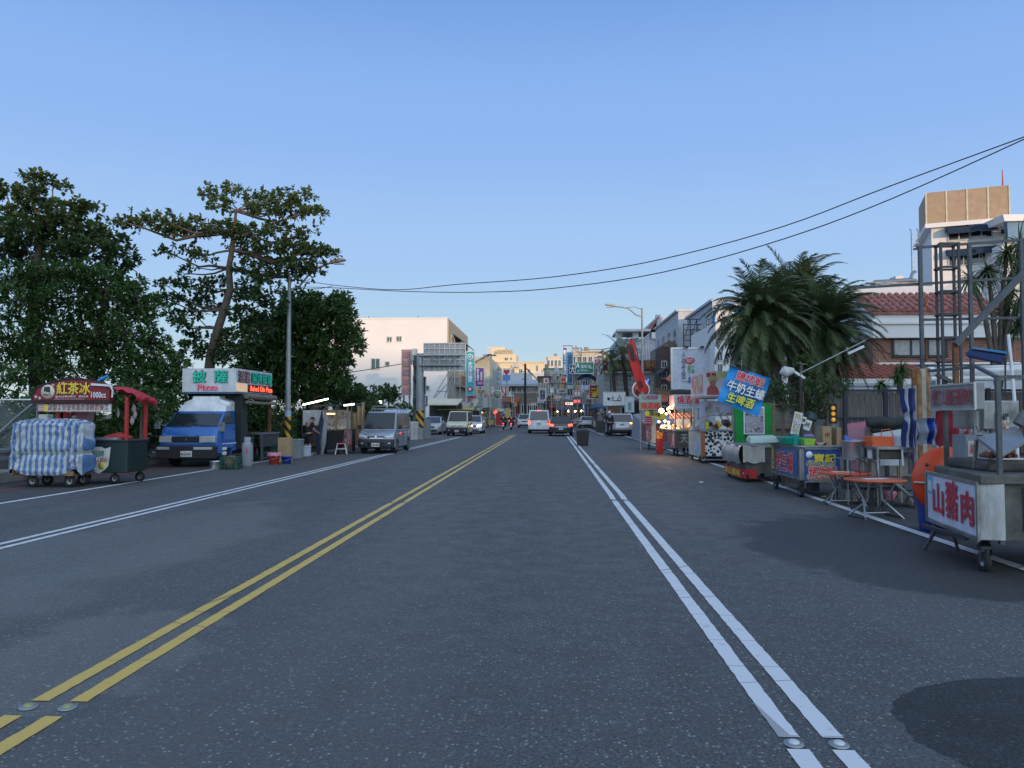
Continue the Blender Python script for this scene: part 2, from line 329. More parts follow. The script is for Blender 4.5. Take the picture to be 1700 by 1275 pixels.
def _paint(nt,L,co,col):
    g=nd(nt,'ShaderNodeNewGeometry'); co=g.outputs['Position']
    n=nd(nt,'ShaderNodeTexNoise'); n.inputs['Scale'].default_value=9; n.inputs['Detail'].default_value=8; n.inputs['Roughness'].default_value=.75; L(co,n.inputs['Vector'])
    r=nd(nt,'ShaderNodeMapRange'); r.inputs[1].default_value=.57; r.inputs[2].default_value=.72; L(n.outputs['Fac'],r.inputs[0])
    v=nd(nt,'ShaderNodeTexVoronoi',feature='DISTANCE_TO_EDGE'); mp=nd(nt,'ShaderNodeMapping'); mp.inputs['Scale'].default_value=(.35,1.7,1); L(co,mp.inputs['Vector']); L(mp.outputs[0],v.inputs['Vector']); v.inputs['Scale'].default_value=1
    lt=nd(nt,'ShaderNodeMath',operation='LESS_THAN'); lt.inputs[1].default_value=.009; L(v.outputs['Distance'],lt.inputs[0])
    ml=nd(nt,'ShaderNodeMath',operation='MULTIPLY'); ml.inputs[1].default_value=.55; L(lt.outputs[0],ml.inputs[0])
    mx=nd(nt,'ShaderNodeMath',operation='MAXIMUM'); r.inputs[4].default_value=.5; L(r.outputs[0],mx.inputs[0]); L(ml.outputs[0],mx.inputs[1])
    m=nd(nt,'ShaderNodeMix',data_type='RGBA'); m.inputs[6].default_value=list(col)+[1]; m.inputs[7].default_value=(.09,.09,.09,1); L(mx.outputs[0],m.inputs[0]); return m.outputs[2]
wl=patmat('worn white road paint',lambda nt,L,co:_paint(nt,L,co,(.6,.61,.63)),.6)
yl=patmat('worn yellow road paint',lambda nt,L,co:_paint(nt,L,co,(.6,.40,.09)),.6)
rl=patmat('worn red road paint',lambda nt,L,co:_paint(nt,L,co,(.35,.06,.05)),.6)
def line(name,fx,wd,y0,y1,m,gaps=(),z=.005,jit=.0035):
    mb=MB(); y=y0; pts=[]
    while y<y1:
        st=.07 if y<14 else .3 if y<40 else 2
        pts.append((y,fx(y)-wd/2+random.uniform(-jit,jit),fx(y)+wd/2+random.uniform(-jit,jit))); y+=st
    for a,b in zip(pts,pts[1:]):
        if any(abs((a[0]+b[0])/2-g)<.09 for g in gaps): continue
        mb.quad((a[1],a[0],z),(a[2],a[0],z),(b[2],b[0],z),(b[1],b[0],z))
    o=mb.build(name,m,kind='structure'); return o
lerp=lambda a,b,t:a+(b-a)*t
gw=[3.86,14.4,25,35.5]; gy=[4.13,13.9,24.2,34.5]
line('white_line',lambda y:1.175+.0015*y*(y>15)*.5,.105,-6,150,wl,gw); line('white_line',lambda y:1.39+.0015*y*(y>15)*.5,.105,-6,150,wl,gw)
line('yellow_line',lambda y:-2.62-.002*y,.10,-6,62,yl,gy); line('yellow_line',lambda y:-2.84-.002*y,.10,-6,62,yl,gy)
line('white_line',lambda y:-6.56+.006*max(0,y-10),.10,-6,56,wl); line('white_line',lambda y:-6.78+.006*max(0,y-10),.10,-6,56,wl)
line('white_line',lambda y:edgeR(y),.15,-6,150,wl,z=.009); line('white_line',lambda y:-9.95+.008*y,.14,-6,60,wl,z=.009)
line('red_line',lambda y:-11.45+.0*y,.1,-6,24,rl,z=.009)
line('white_line',lambda y:-5.2+.02*(y-80),.15,78,120,wl)
line('white_line',lambda y:2.2,.12,72,84,wl); line('white_line',lambda y:4.1,.12,60,120,wl)
# stop of the yellow line, reflective studs
amber=M_('amber glass stud',(.25,.27,.08),.25,spec=.9); clear=M_('clear glass stud',(.5,.52,.55),.2,spec=.9)
n=0
for lab,xs,gs,mt in (('white line',(1.175,1.39),gw,clear),('yellow line',(-2.63,-2.85),gy,amber)):
    for gi,y in enumerate(gs):
        for xi,x in enumerate(xs):
            side=('left' if (xi==0)==(lab[0]=='w') else 'right')+' round'
            t=thing('road_stud','%s reflector stud on the %s double line, %s'%(side,lab.split()[0],('nearest pair','second nearest pair','third nearest pair','farthest pair')[gi]),'road stud',(x,y,.004),0,'round road studs in the painted lines')
            MB().lathe((0,0,0),[(.05,0),(.048,.005),(.04,.007),(.028,.008)],20).build('rim',galv,t)
            MB().lathe((0,0,0),[(.028,.008),(.025,.015),(.015,.02),(.0,.021)],20).build('lens',mt,t)
# unseen ridge added behind the viewer to shade the street from the sun
ridgem=M_('shadow ridge green',(.05,.07,.035),.95,var=.5,scale=.05)
mb=MB(); random.seed(3)
def hz(x): return 18.4+1.3*math.sin(x*.021)+.8*math.sin(x*.07+1)
N=90; vs=[];fs=[]
for i in range(N+1):
    x=-500+1300*i/N; vs+=[(x,-280,-1),(x,-330,hz(x)),(x,-420,hz(x)+.5*math.sin(i)-2),(x,-600,-1)]
for i in range(N):
    for k in range(3): fs.append((i*4+k,i*4+k+1,i*4+k+5,i*4+k+4))
MB().add(vs,fs,0,True).build('shadow_ridge',ridgem,kind='structure')
random.seed(11)
# ---------------------------------------------------------------- vegetation
def leafmat(name,c0,c1,c2,rough=.5):
    m=bpy.data.materials.new(name); m.use_nodes=True; nt=m.node_tree; b=nt.nodes['Principled BSDF']; L=nt.links.new
    g=nd(nt,'ShaderNodeNewGeometry'); cr=nd(nt,'ShaderNodeValToRGB'); e=cr.color_ramp.elements; e.new(.5)
    for x,p,c in zip(e,(0,.55,1),(c0,c1,c2)): x.position=p; x.color=list(c)+[1]
    n=nd(nt,'ShaderNodeTexNoise'); n.inputs['Scale'].default_value=.7; L(g.outputs['Position'],n.inputs['Vector'])
    a=nd(nt,'ShaderNodeMath',operation='MULTIPLY_ADD'); a.inputs[1].default_value=.6; L(g.outputs['Random Per Island'],a.inputs[0]); 
    n2=nd(nt,'ShaderNodeMath',operation='MULTIPLY'); n2.inputs[1].default_value=.45; L(n.outputs['Fac'],n2.inputs[0]); L(n2.outputs[0],a.inputs[2]); L(a.outputs[0],cr.inputs['Fac'])
    L(cr.outputs[0],b.inputs['Base Color']); b.inputs['Roughness'].default_value=rough; b.inputs['Specular IOR Level'].default_value=.35
    t=nd(nt,'ShaderNodeBsdfTranslucent'); L(cr.outputs[0],t.inputs['Color']); mx=nd(nt,'ShaderNodeMixShader'); mx.inputs[0].default_value=.22; L(b.outputs[0],mx.inputs[1]); L(t.outputs[0],mx.inputs[2]); L(mx.outputs[0],nt.nodes['Material Output'].inputs[0]); return m
lf_alm=leafmat('almond leaves',(.03,.066,.027),(.06,.115,.042),(.15,.17,.055))
lf_den=leafmat('dense dark leaves',(.026,.062,.018),(.055,.12,.032),(.12,.18,.045))
lf_hib=leafmat('small bright leaves',(.03,.065,.02),(.055,.11,.03),(.12,.17,.05))
lf_shr=leafmat('glossy shrub leaves',(.028,.066,.022),(.06,.125,.036),(.13,.18,.055),.4)
lf_palm=leafmat('palm leaflets',(.042,.078,.034),(.08,.125,.05),(.15,.17,.07),.5)
bark=M_('grey brown bark',(.12,.095,.075),.9,var=.45,scale=6,bump=.6,bscale=14); barkd=M_('dark palm bark',(.055,.045,.038),.95,var=.5,scale=8,bump=.8,bscale=10)
def leaf(mb,p,d,n,l,w):
    """one leaf: six-sided, folded along its midrib"""
    d=d.normalized(); s=d.cross(n)
    if s.length<.01: s=d.orthogonal()
    s.normalize(); n=s.cross(d)
    o=len(mb.v); mb.v+=[p,p+d*l*.35+s*w*.4+n*w*.12,p+d*l*.75+s*w*.5+n*w*.1,p+d*l-n*l*.08,p+d*l*.75-s*w*.5+n*w*.1,p+d*l*.35-s*w*.4+n*w*.12]
    mb.f+=[(o,o+1,o+2,o+3),(o,o+3,o+4,o+5)]; mb.m+=[0,0]; mb.s+=[False,False]
rg=random.Random(5)
def rvec(): 
    while 1:
        v=V((rg.uniform(-1,1),rg.uniform(-1,1),rg.uniform(-1,1)))
        if .05<v.length<1: return v
def rosette(mb,p,dirn,l,w,k=7,spread=.9):
    for i in range(k):
        d=(dirn*rg.uniform(.25,.9)+rvec().normalized()*spread); leaf(mb,p+rvec()*l*.25,d,(V((0,0,1))+rvec()*.5),l*rg.uniform(.7,1.2),w*rg.uniform(.7,1.2))
def tree(name,label,pads,trunk,lm,l,w,dens,k=7,branches=True,shell=.45,group=None,tips=0,bm=None,flat=1):
    """pads: world ellipsoids (centre, rx, ry, rz). trunk: list of (point, radius)"""
    c0=trunk[0][0]; t=thing(name,label,'tree' if 'tree' in name else 'shrub',(c0.x,c0.y,0),0,group)
    mb=MB(); mb.tube([p for p,r in trunk],[r for p,r in trunk],10); br=MB()
    crown=MB(); tp=[p for p,r in trunk]
    for (c,rx,ry,rz) in pads:
        # limb from the nearest lower trunk point to the clump
        if branches:
            a=min(tp,key=lambda q:(q-c).length+(3 if q.z>c.z+.2 else 0)); m=(a+c)/2+V((0,0,-.12*(c-a).length))+rvec()*.15
            r0=.018+.013*max(.5,(c-a).length); br.tube([a,a.lerp(m,.6)+rvec()*.08,m,m.lerp(c,.6)+rvec()*.1,c],[r0,r0*.85,r0*.7,r0*.5,r0*.3],6)
        n=int(2.7*dens*(rx*ry+ry*rz*flat+rx*rz*flat)*1.0)+3
        for i in range(n):
            v=rvec().normalized()*(1-shell*rg.random()**1.3)
            p=c+V((v.x*rx,v.y*ry,v.z*rz))
            if branches and rg.random()<.22: 
                q=c+V((v.x*rx*.25,v.y*ry*.25,-rz*.2)); br.tube([q,(p+q)/2-V((0,0,.04)),p],[.018,.012,.006],4)
            rosette(crown,p+(rvec()*l*1.6 if rg.random()<.25 else rvec()*l*.2),(V((v.x,v.y,v.z*.8+.35))).normalized(),l,w,k)
    mb.build('trunk',bm or bark,t,world=True)
    if br.v: br.build('branch',bm or bark,t,world=True,recalc=False)
    crown.build('crown',lm,t,world=True,recalc=False); return t
def Z(zx,zy): return zx/2.742,270+zy/2.742
def pd(zx,zy,rx,rz,d,ry=None,flatz=1):
    px,py=Z(zx,zy); s=d/F/2.742; r=rx*s; return (W(px,py,d),r,(ry if ry else r*.8),rz*s)
# the open, tiered almond tree behind the pizza truck
D=29.5
P=lambda px,py,r,d=D:(W(px,py,d),r)
tr=[P(338,720,.26),P(345,640,.22),P(350,590,.19),P(362,545,.17),P(372,515,.16),P(382,480,.14),P(380,445,.12),P(385,415,.1),P(388,385,.07),P(392,350,.05)]
pads=[pd(*a,D+b) for a,b in [((960,140,55,30),0),((1050,120,50,38),.6),((1010,190,70,25),-.5),((1150,160,60,35),.3),((1270,165,90,38),-.4),((1360,150,60,34),.5),((1420,230,70,22),0),((1330,220,90,28),.8),((1200,210,90,25),-.8),
 ((550,268,65,16),0),((640,265,70,30),.5),((730,260,90,42),-.5),((800,300,90,25),0),((900,290,100,34),.7),((1000,300,90,34),-.6),((1090,330,80,40),.2),((1180,310,70,30),-.9),((1260,290,70,24),.6),((1390,320,55,20),0),
 ((740,405,40,24),0),((860,400,60,16),.6),((930,420,50,22),-.6),((870,480,28,18),0),((840,505,22,14),.3),
 ((1130,400,90,30),.5),((1230,380,90,34),-.7),((1330,370,100,32),.5),((1430,395,80,26),-.3),((1500,415,50,14),0),((1400,410,70,20),.9),
 ((1130,480,70,28),-.5),((1220,460,80,26),.5),((1330,465,100,26),-.3),((1430,480,80,26),.4),((1340,510,60,24),.8),((1230,520,80,30),0),((1150,540,60,24),-.7),
 ((760,560,45,26),0),((830,555,45,22),.4),((930,560,50,26),-.5),((990,540,40,20),.4),((760,620,70,22),-.3),((860,620,60,24),.3),((940,610,60,26),0),((1090,590,80,34),.5),((1180,600,90,26),-.5),((1250,640,70,24),0),
 ((790,700,60,22),0),((880,690,60,18),.5),((840,740,60,22),-.5),((1010,660,50,22),.6),((1100,690,80,32),0),((920,790,70,26),.2),((850,850,60,36),-.3),((960,860,80,40),.4),((1080,800,100,50),0),((1040,880,90,40),-.4),((1160,740,90,34),.5)]]
tree('almond_tree','tall open almond tree with tiers of flat branches behind the pizza truck',pads,tr,lf_alm,.2,.11,19,k=7)
# big dark tree, upper left
D=26
tr=[P(60,760,.3,D),P(62,640,.26,D),P(55,540,.22,D),P(60,450,.16,D),P(70,380,.1,D)]
pads=[(c,rx*.88,ry*.9,rz*.85) for c,rx,ry,rz in [pd(*a,D+b,ry=1.1) for a,b in [((50,245,100,50),0),((20,120,40,50),.5),((185,90,35,35),0),((240,85,30,20),.3),((130,150,55,35),-.4),((200,210,110,50),.6),((300,230,100,50),-.5),((410,215,45,22),0),((100,310,150,70),-.6),((270,310,140,55),.4),((400,310,110,36),0),((500,350,90,40),.5),((560,410,55,40),-.2),((430,400,120,50),-.6),((150,400,150,60),.5),((320,410,110,50),-.3),((10,380,90,90),0),((540,470,40,30),.2)]]]
tree('leafy_tree','tall dark broad-leaved tree at the far left edge',pads,tr,lf_alm,.21,.12,18,k=7)
# middle layer, dense small leaves
D=24.5
tr=[P(150,790,.2,D),P(150,680,.18,D),P(160,560,.14,D),P(180,480,.08,D)]
pads=[pd(*a,D+b,ry=1.2) for a,b in [((60,530,140,70),0),((200,520,120,60),.4),((340,500,110,45),-.3),((450,530,90,50),.2),((560,540,70,45),0),((605,600,70,48),-.4),((130,640,160,90),-.5),((330,620,150,90),-.2),((500,660,140,80),.3),((660,660,70,60),.2),((60,780,140,110),0),((230,780,150,110),-.5),((420,780,150,100),0),((600,760,120,80),-.3),((705,810,45,36),.2),((690,880,100,60),0),((120,930,170,90),-.2),((330,930,160,90),-.6),((520,900,140,90),.3),((780,920,60,50),.4),((650,970,140,70),-.4),((760,1000,80,60),0)]]
tree('bushy_tree','dense bushy tree with small bright leaves behind the red tea stall',pads,tr,lf_den,.17,.075,25,k=8,branches=True)
# dark glossy tree right of the lamp
D=33.5
tr=[P(520,740,.26,D),P(522,660,.22,D),P(515,600,.17,D),P(520,545,.1,D)]
pads=[pd(*a,D+b,ry=1.4) for a,b in [((1350,625,60,28),0),((1440,650,80,50),.4),((1540,640,45,45),0),((1570,690,30,40),-.3),((1380,700,120,60),-.4),((1250,720,90,40),.3),((1500,740,90,60),0),((1230,790,120,70),-.4),((1370,800,120,70),.4),((1480,830,90,70),-.2),((1580,770,50,28),0),((1620,830,22,34),.1),((1180,880,110,60),0),((1310,900,130,80),-.4),((1450,930,110,80),.3),((1550,900,40,50),0),((1200,980,140,80),-.3),((1360,1010,130,80),0),((1480,1020,90,70),.2),((1560,1000,40,30),0)]]
tree('glossy_tree','dark glossy-leaved tree rising behind the left street lamp',pads,tr,lf_shr,.27,.11,18,k=8)
# undergrowth, one bush each
def bush(label,px,py,rx,ry,d,lm=lf_hib,l=.16,w=.07,dens=20,n=5,name='roadside_shrub',group=None):
    s=d/F; pads=[]
    for i in range(n):
        a=rg.uniform(-1,1); b=rg.uniform(-1,1)*.6
        pads.append((W(px+a*rx*.62,py+b*ry*.6,d+rg.uniform(-.5,.5)),rx*s*.5,rx*s*.45+.2,ry*s*.55))
    b0=W(px,py+ry,d); b0.z=0
    return tree(name,label,pads,[(b0,.06),(W(px,py,d),.03)],lm,l,w,dens,k=7,group=group)
bush('leafy bush hanging behind the red roof of the tea stall',235,668,60,45,21.5,lf_den,.17,.08,22)
bush('dark bush directly behind the striped covered cart',70,700,75,60,20.5,lf_den,.17,.08,20)
bush('dark bush between tea stall and blue truck',225,720,50,50,24,lf_den,.17,.08,20)
bush('bush rising behind the white cab fairing of the pizza truck',335,665,55,45,28,lf_den,.18,.08,20)
bush('green bush behind the open end of the pizza truck',445,690,50,55,31,lf_den,.18,.08,20)
bush('pale green bush right of the left street lamp',525,655,45,35,35,lf_hib,.18,.08,24)
bush('shrub between the street lamp and the papered stall',520,710,35,40,36,lf_den,.2,.09,18)
bush('broad shrub behind the canopy of the papered stall',570,655,40,30,37,lf_hib,.2,.09,24)
bush('low shrub behind the grey minivan',600,690,40,30,40,lf_hib,.2,.09,24)
bush('small loose tree in front of the white building, left one',612,656,24,20,47,lf_alm,.24,.12,12,n=6,name='small_tree')
bush('small loose tree in front of the white building, right one',645,654,20,20,48,lf_alm,.24,.12,12,n=6,name='small_tree')
bush('low dark scrub behind the roof rack of the grey minivan',640,685,40,15,46,lf_den,.24,.12,14)
# ---- palms
def frond(mb,base,az,el,Ln,droop,wind,lw=.3,seg=12,leafl=.34,lean=0):
    """feather frond: rachis tube curve and paired leaflets"""
    pts=[];d=V((math.cos(az)*math.cos(el),math.sin(az)*math.cos(el),math.sin(el))); p=base.copy(); st=Ln/seg
    for i in range(seg+1):
        pts.append(p.copy()); d=(d+V((0,0,-1))*droop*(i/seg+.15)/seg*2.2+wind*(i/seg)/seg*1.6).normalized(); p=p+d*st
    mb.tube(pts,[.022*(1-i/(seg+1)*.8) for i in range(seg+1)],4,1,cap=False)
    for i in range(1,seg*4):
        t=i/(seg*4); 
        if t<.12: continue
        k=t*seg; a=int(k); q=pts[a].lerp(pts[min(a+1,seg)],k-a); dd=(pts[min(a+1,seg)]-pts[max(a-1,0)]).normalized(); s=dd.cross(V((0,0,1)))
        if s.length<.05: s=V((1,0,0))
        s.normalize(); ll=leafl*(.45+.75*math.sin(PI*min(1,t*1.05)**.8))
        for sg in (-1,1):
            ld=(dd*.75+s*sg*.75+V((0,0,-.25))+wind*.5+rvec()*.16).normalized(); e=q+ld*ll; wv=dd*.018
            o=len(mb.v); mb.v+=[q-wv,q+wv,q+ld*ll*.6+wv*.8,e,q+ld*ll*.6-wv*.8]; mb.f+=[(o,o+1,o+2,o+3,o+4)]; mb.m+=[0]; mb.s+=[False]
def palm(name,label,base,top,r,nf,Ln,wind,leafl=.34,lo=-.9,hi=1.35,droop=1.2,dead=0,group=None):
    t=thing(name,label,'palm',(base.x,base.y,0),0,group); mb=MB(); n=14
    mb.tube([base.lerp(top,i/n)+V((0,0,0)) for i in range(n+1)],[r*(1+.12*(i%2)) if i else r*1.3 for i in range(n+1)],12); mb.build('trunk',barkd,t,world=True)
    cr=MB()
    for i in range(nf):
        az=i*2.39996+rg.uniform(-.2,.2); u=(i+.5)/nf; el=lo+(hi-lo)*(1-u)**.8; frond(cr,top+V((rg.uniform(-.1,.1),rg.uniform(-.1,.1),rg.uniform(-.2,.2))),az,el,Ln*rg.uniform(.8,1.1),droop,wind,leafl=leafl)
    cr.build('crown',[lf_palm,bark],t,world=True,recalc=False)
    if dead:
        dm=MB()
        for i in range(dead):
            frond(dm,top+V((0,0,-.4)),i*2.4,-1.1,Ln*.8,.7,V((0,0,0)),leafl=leafl*.5)
        dm.build('dead_frond_skirt',leafmat('dry fronds',(.05,.04,.03),(.08,.065,.045),(.12,.1,.07)),t,world=True,recalc=False)
    return t
wd=V((.75,.1,.0))
def gnd(px,d): 
    p=W(px,690,d); p.z=0; return p
palm('date_palm','thick date palm with windblown crown above the blue flag',gnd(1292,24.5),W(1266,532,24.5),.36,150,2.05,wd*.6,leafl=.36,lo=-1.1,dead=22)
palm('date_palm','date palm with windblown crown beside the tiled roof villa',gnd(1378,25.8),W(1368,545,25.8),.34,160,2.15,wd*.6,leafl=.36,lo=-1.1,dead=22)
palm('date_palm','date palm hidden between the two larger date palms',gnd(1330,27.5),W(1322,505,27.5),.34,120,2.1,wd*.6,leafl=.36,lo=-1.0)
palm('coconut_palm','slim windblown palm beside the red feather flag',gnd(1046,76),W(1034,590,76),.2,26,3.0,V((.9,0,.1)),leafl=.6,lo=-.7,droop=1.3)
palm('coconut_palm','small slim palm behind the green road sign',gnd(1026,75),W(1016,600,75),.13,16,2.3,V((-.5,0,0)),leafl=.5,lo=-.6,droop=1.4)
# screw pines by the right edge: rosettes of stiff sword leaves
def screwpine(label,stem,rosettes,L0,lm=lf_palm,group=None,nm='screw_pine'):
    t=thing(nm,label,'tree' if nm=='screw_pine' else 'plant',(stem[0].x,stem[0].y,0),0,group); mb=MB()
    for c in rosettes: mb.tube([stem[0],stem[0].lerp(stem[1],.6),stem[1].lerp(c,.5)-V((0,0,.1)),c],[.09,.08,.06,.04],6)
    mb.build('stem',bark,t,world=True); cr=MB()
    for c in rosettes:
        for i in range(95):
            d=rvec().normalized(); d.z=d.z*.7+.12; d.normalize(); p=c; s=d.cross(V((0,0,1)));s.normalize(); w=.03; n=5; dd=d.copy(); pr=None
            for k in range(n+1):
                ww=w*(1-k/n*.95); q=[p-s*ww,p+s*ww]
                if pr: o=len(cr.v); cr.v+=pr+[q[1],q[0]]; cr.f+=[(o,o+1,o+2,o+3)]; cr.m+=[0]; cr.s+=[False]
                pr=q; dd=(dd+V((.05,0,-.22))).normalized(); p=p+dd*L0/n
    cr.build('crown',lm,t,world=True,recalc=False)
screwpine('screw pine with tufts of sword leaves at the right edge',[gnd(1660,20.5),W(1655,560,20.5)],[W(a,b,20.5+c) for a,b,c in ((1672,420,0),(1692,440,.4),(1612,462,0),(1672,480,.3),(1694,500,-.3),(1668,520,.2),(1692,540,0),(1640,448,0),(1694,405,.2))],.75)
screwpine('low yucca on the tiled eave, left one of two',[W(1465,660,23),W(1465,650,23)],[W(1462,637,23)],.42,lf_shr,nm='yucca')
screwpine('taller yucca on the tiled eave, right one of two',[W(1493,660,23),W(1495,635,23)],[W(1497,612,23),W(1490,622,23)],.42,lf_shr,nm='yucca')
# gnarled shrubs under the palms
bush('gnarled grey green shrub under the palms, left of the lamp pole',1300,655,26,30,17.5,lf_alm,.09,.04,26,n=7,name='garden_shrub')
bush('gnarled grey green shrub under the palms, right of the lamp pole',1372,640,42,28,18.2,lf_alm,.09,.04,24,n=8,name='garden_shrub')
bush('dense shrub between lamp pole and slatted fence',1350,672,34,26,18,lf_alm,.09,.04,30,n=7,name='garden_shrub')
bush('bright sapling behind the black lamp pole',1330,605,10,20,18.5,lf_hib,.13,.07,60,n=4,name='garden_shrub')

for i,(px,d,lab) in enumerate(((20,19,'dense dark bush at the far left beside the covered cart'),(120,21,'dense dark bush behind the gap between the two left carts'),(190,23,'dense dark bush low behind the tea stall'),(265,26,'dense dark bush low behind the blue truck, left of its cab'),(330,29,'dense dark bush low behind the blue truck, hidden by its box'),(410,31,'dense dark bush seen through the pizza stall opening'),(465,34,'dense dark bush behind the grey box by the street lamp'),(530,38,'dense dark bush behind the papered stall'))):
    p=gnd(px,d+1.5); pads=[(p+V((rg.uniform(-1.6,1.6),rg.uniform(-.6,.6),rg.uniform(.5,2.2))),1.1,.8,.8) for k in range(7)]
    tree('roadside_shrub',lab,pads,[(p,.06),(p+V((0,0,1.2)),.04)],lf_den,.2,.09,6,k=7)
# ---------------------------------------------------------------- vehicles
def paint(name,col,metal=0,rough=.3): return M_(name,col,rough,metal,var=.05,coat=.6,grime=.12)
p_silver=paint('silver blue car paint',(.33,.37,.43),.5); p_cream=paint('cream car paint',(.62,.6,.42)); p_white=paint('white car paint',(.62,.63,.66)); p_black=paint('black car paint',(.015,.015,.018)); p_blue=paint('blue truck paint',(.012,.12,.42)); p_lsil=paint('light silver car paint',(.48,.51,.55),.4)
lampg=M_('clear lamp glass',(.5,.52,.53),.15,.2,spec=.8); litw=M_('lit headlamp',(1,.9,.7),.3,emis=(1,.78,.5),es=14); redl=M_('red lamp glass',(.3,.01,.01),.25); litr=M_('lit brake lamp',(.6,.02,.01),.3,emis=(1,.06,.03),es=6); lita=M_('lit indicator lamp',(.9,.35,.03),.3,emis=(1,.42,.06),es=4)
platem=M_('number plate',(.7,.7,.68),.5,var=.05); chrome=M_('chrome',(.6,.6,.62),.15,1,var=.05); rimm=M_('alloy wheel',(.35,.35,.37),.4,.7)
class Car:
    def __init__(s,name,label,cat,loc,rz,L,Wd,prof,cab,pm,wh,group=None,glassm=glass,lower=None,plan=.05,track=None,cabmat=None):
        s.t=thing(name,label,cat,loc,rz,group); s.hw=Wd/2; s.L=L; s.k=plan; s.prof=prof; s.cab=cab
        yf,yr,r=wh; bot=min(z for y,z in prof); ra=r*1.16
        # side outline: top from rear bumper to front, then bottom with wheel arches
        out=list(prof)
        for yc in (yf,yr):
            a0=math.asin(max(-1,min(1,(bot-r)/ra)))
            for i in range(9):
                a=a0+(PI-2*a0)*i/8; out.append((yc+ra*math.cos(a),r+ra*math.sin(a)))
        zt=max(z for y,z in prof); zb=cab['zb'] if cab else zt
        xs=[-1,-.985,-.93,-.8,-.5,0,.5,.8,.93,.985,1]; mb=MB(); n=len(out); vs=[]
        for f in xs:
            for (y,z) in out:
                yy,xx=s.warp(f,y,z); vs.append((xx,yy,z-(.035 if z>zb-.12 and abs(f)>.95 else 0)))
        fs=[(i*n+k,i*n+(k+1)%n,(i+1)*n+(k+1)%n,(i+1)*n+k) for i in range(len(xs)-1) for k in range(n)]
        fs+=[tuple(range(n-1,-1,-1)),tuple((len(xs)-1)*n+k for k in range(n))]
        mb.add(vs,fs,0,False); o=mb.build('body',pm,s.t,bevel=.025); s.body=o
        if lower:
            pass
        # underside and wheel wells, black to put in the shade under the car
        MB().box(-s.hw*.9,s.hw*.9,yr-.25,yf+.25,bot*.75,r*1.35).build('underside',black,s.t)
        if cab:
            b=[V((sx*cab['wb'],cab[y],cab['zb']-.03)) for sx,y in ((-1,'yb0'),(1,'yb0'),(1,'yb1'),(-1,'yb1'))]
            q=[V((sx*cab['wt'],cab[y],cab['zt'])) for sx,y in ((-1,'yt0'),(1,'yt0'),(1,'yt1'),(-1,'yt1'))]
            s.cb,s.ct=b,q; mb=MB(); mb.hexa(b+q); mb.build('cabin',cabmat or pm,s.t,bevel=cab.get('bev',.07),seg=3)
            faces={'R':(b[0],b[1],q[1],q[0]),'F':(b[2],b[3],q[3],q[2]),'P':(b[1],b[2],q[2],q[1]),'S':(b[3],b[0],q[0],q[3])}
            s.faces=faces
            def win(face,u0,u1,v0,v1,nm,mt=glassm,out_=.012):
                A,B,Cc,D=faces[face]; bl=lambda u,v:A.lerp(B,u).lerp(D.lerp(Cc,u),v); nn=(B-A).cross(D-A).normalized()
                c=[(u0,v0),(u1,v0),(u1,v1),(u0,v1)]; p=[bl(u,v) for u,v in c]
                MB().hexa([x-nn*.02 for x in p]+[x+nn*out_ for x in p]).build(nm,mt,s.t,bevel=.008)
                # rubber seal
                d=MB(); e=(p[1]-p[0]).normalized()*.02; g=(p[3]-p[0]).normalized()*.02; pp=[p[0]-e-g,p[1]+e-g,p[2]+e+g,p[3]-e+g]; d.hexa([x-nn*.02 for x in pp]+[x+nn*(out_-.006) for x in pp]).build('seal',black,s.t)
            win('F',.06,.94,.08,.9,'windscreen'); win('R',.09,.91,.12,.86,'rear_window')
            for f in 'PS':
                for (u0,u1) in cab['win']:
                    a,b_=(u0,u1) if f=='P' else (1-u1,1-u0); win(f,a,b_,.1,.86,'side_window')
        # wheels
        for sx in (-1,1):
            for yy in (yf,yr):
                x=sx*(s.hw-.11); w=bpy.data.objects.new('wheel',None); 
                ty=MB().lathe((x,yy,r),[(r*.62,-.09),(r*.93,-.1),(r,-.07),(r,.07),(r*.93,.1),(r*.62,.09)],22,axis='x').build('wheel',rubber,s.t)
                rm=MB(); rm.lathe((x,yy,r),[(r*.62,-.085),(r*.6,sx*.03),(r*.58,sx*.04)],20,axis='x')
                for i in range(7):
                    a=i*2*PI/7; rm.bar((x+sx*.075,yy,r),(x+sx*.085,yy+math.cos(a)*r*.6,r+math.sin(a)*r*.6),.045,.02)
                rm.cyl((x,yy,r),r*.6,sx*.03,18,axis='x'); rm.build('rim',rimm,ty)
        bpy.data.objects.remove(w) if False else None
    def warp(s,f,y,z):
        L=s.L/2; k=s.k*abs(f)**5; e=abs(y)/L; yy=y*(1-k*(1 if e>.5 else 0)*((e-.5)*2)) ; x=f*s.hw*(1-.035*max(0,(e-.7)/.3)**2)
        return yy,x
    def yat(s,z,end):
        """where the end surface is at height z"""
        best=None
        for (a,b),(c,d) in zip(s.prof,s.prof[1:]+s.prof[:1]):
            if abs(d-b)>1e-6 and min(b,d)-1e-6<=z<=max(b,d)+1e-6:
                y=a+(c-a)*(z-b)/(d-b)
                if best is None or (y>best if end=='F' else y<best): best=y
        return best if best is not None else (s.L/2 if end=='F' else -s.L/2)
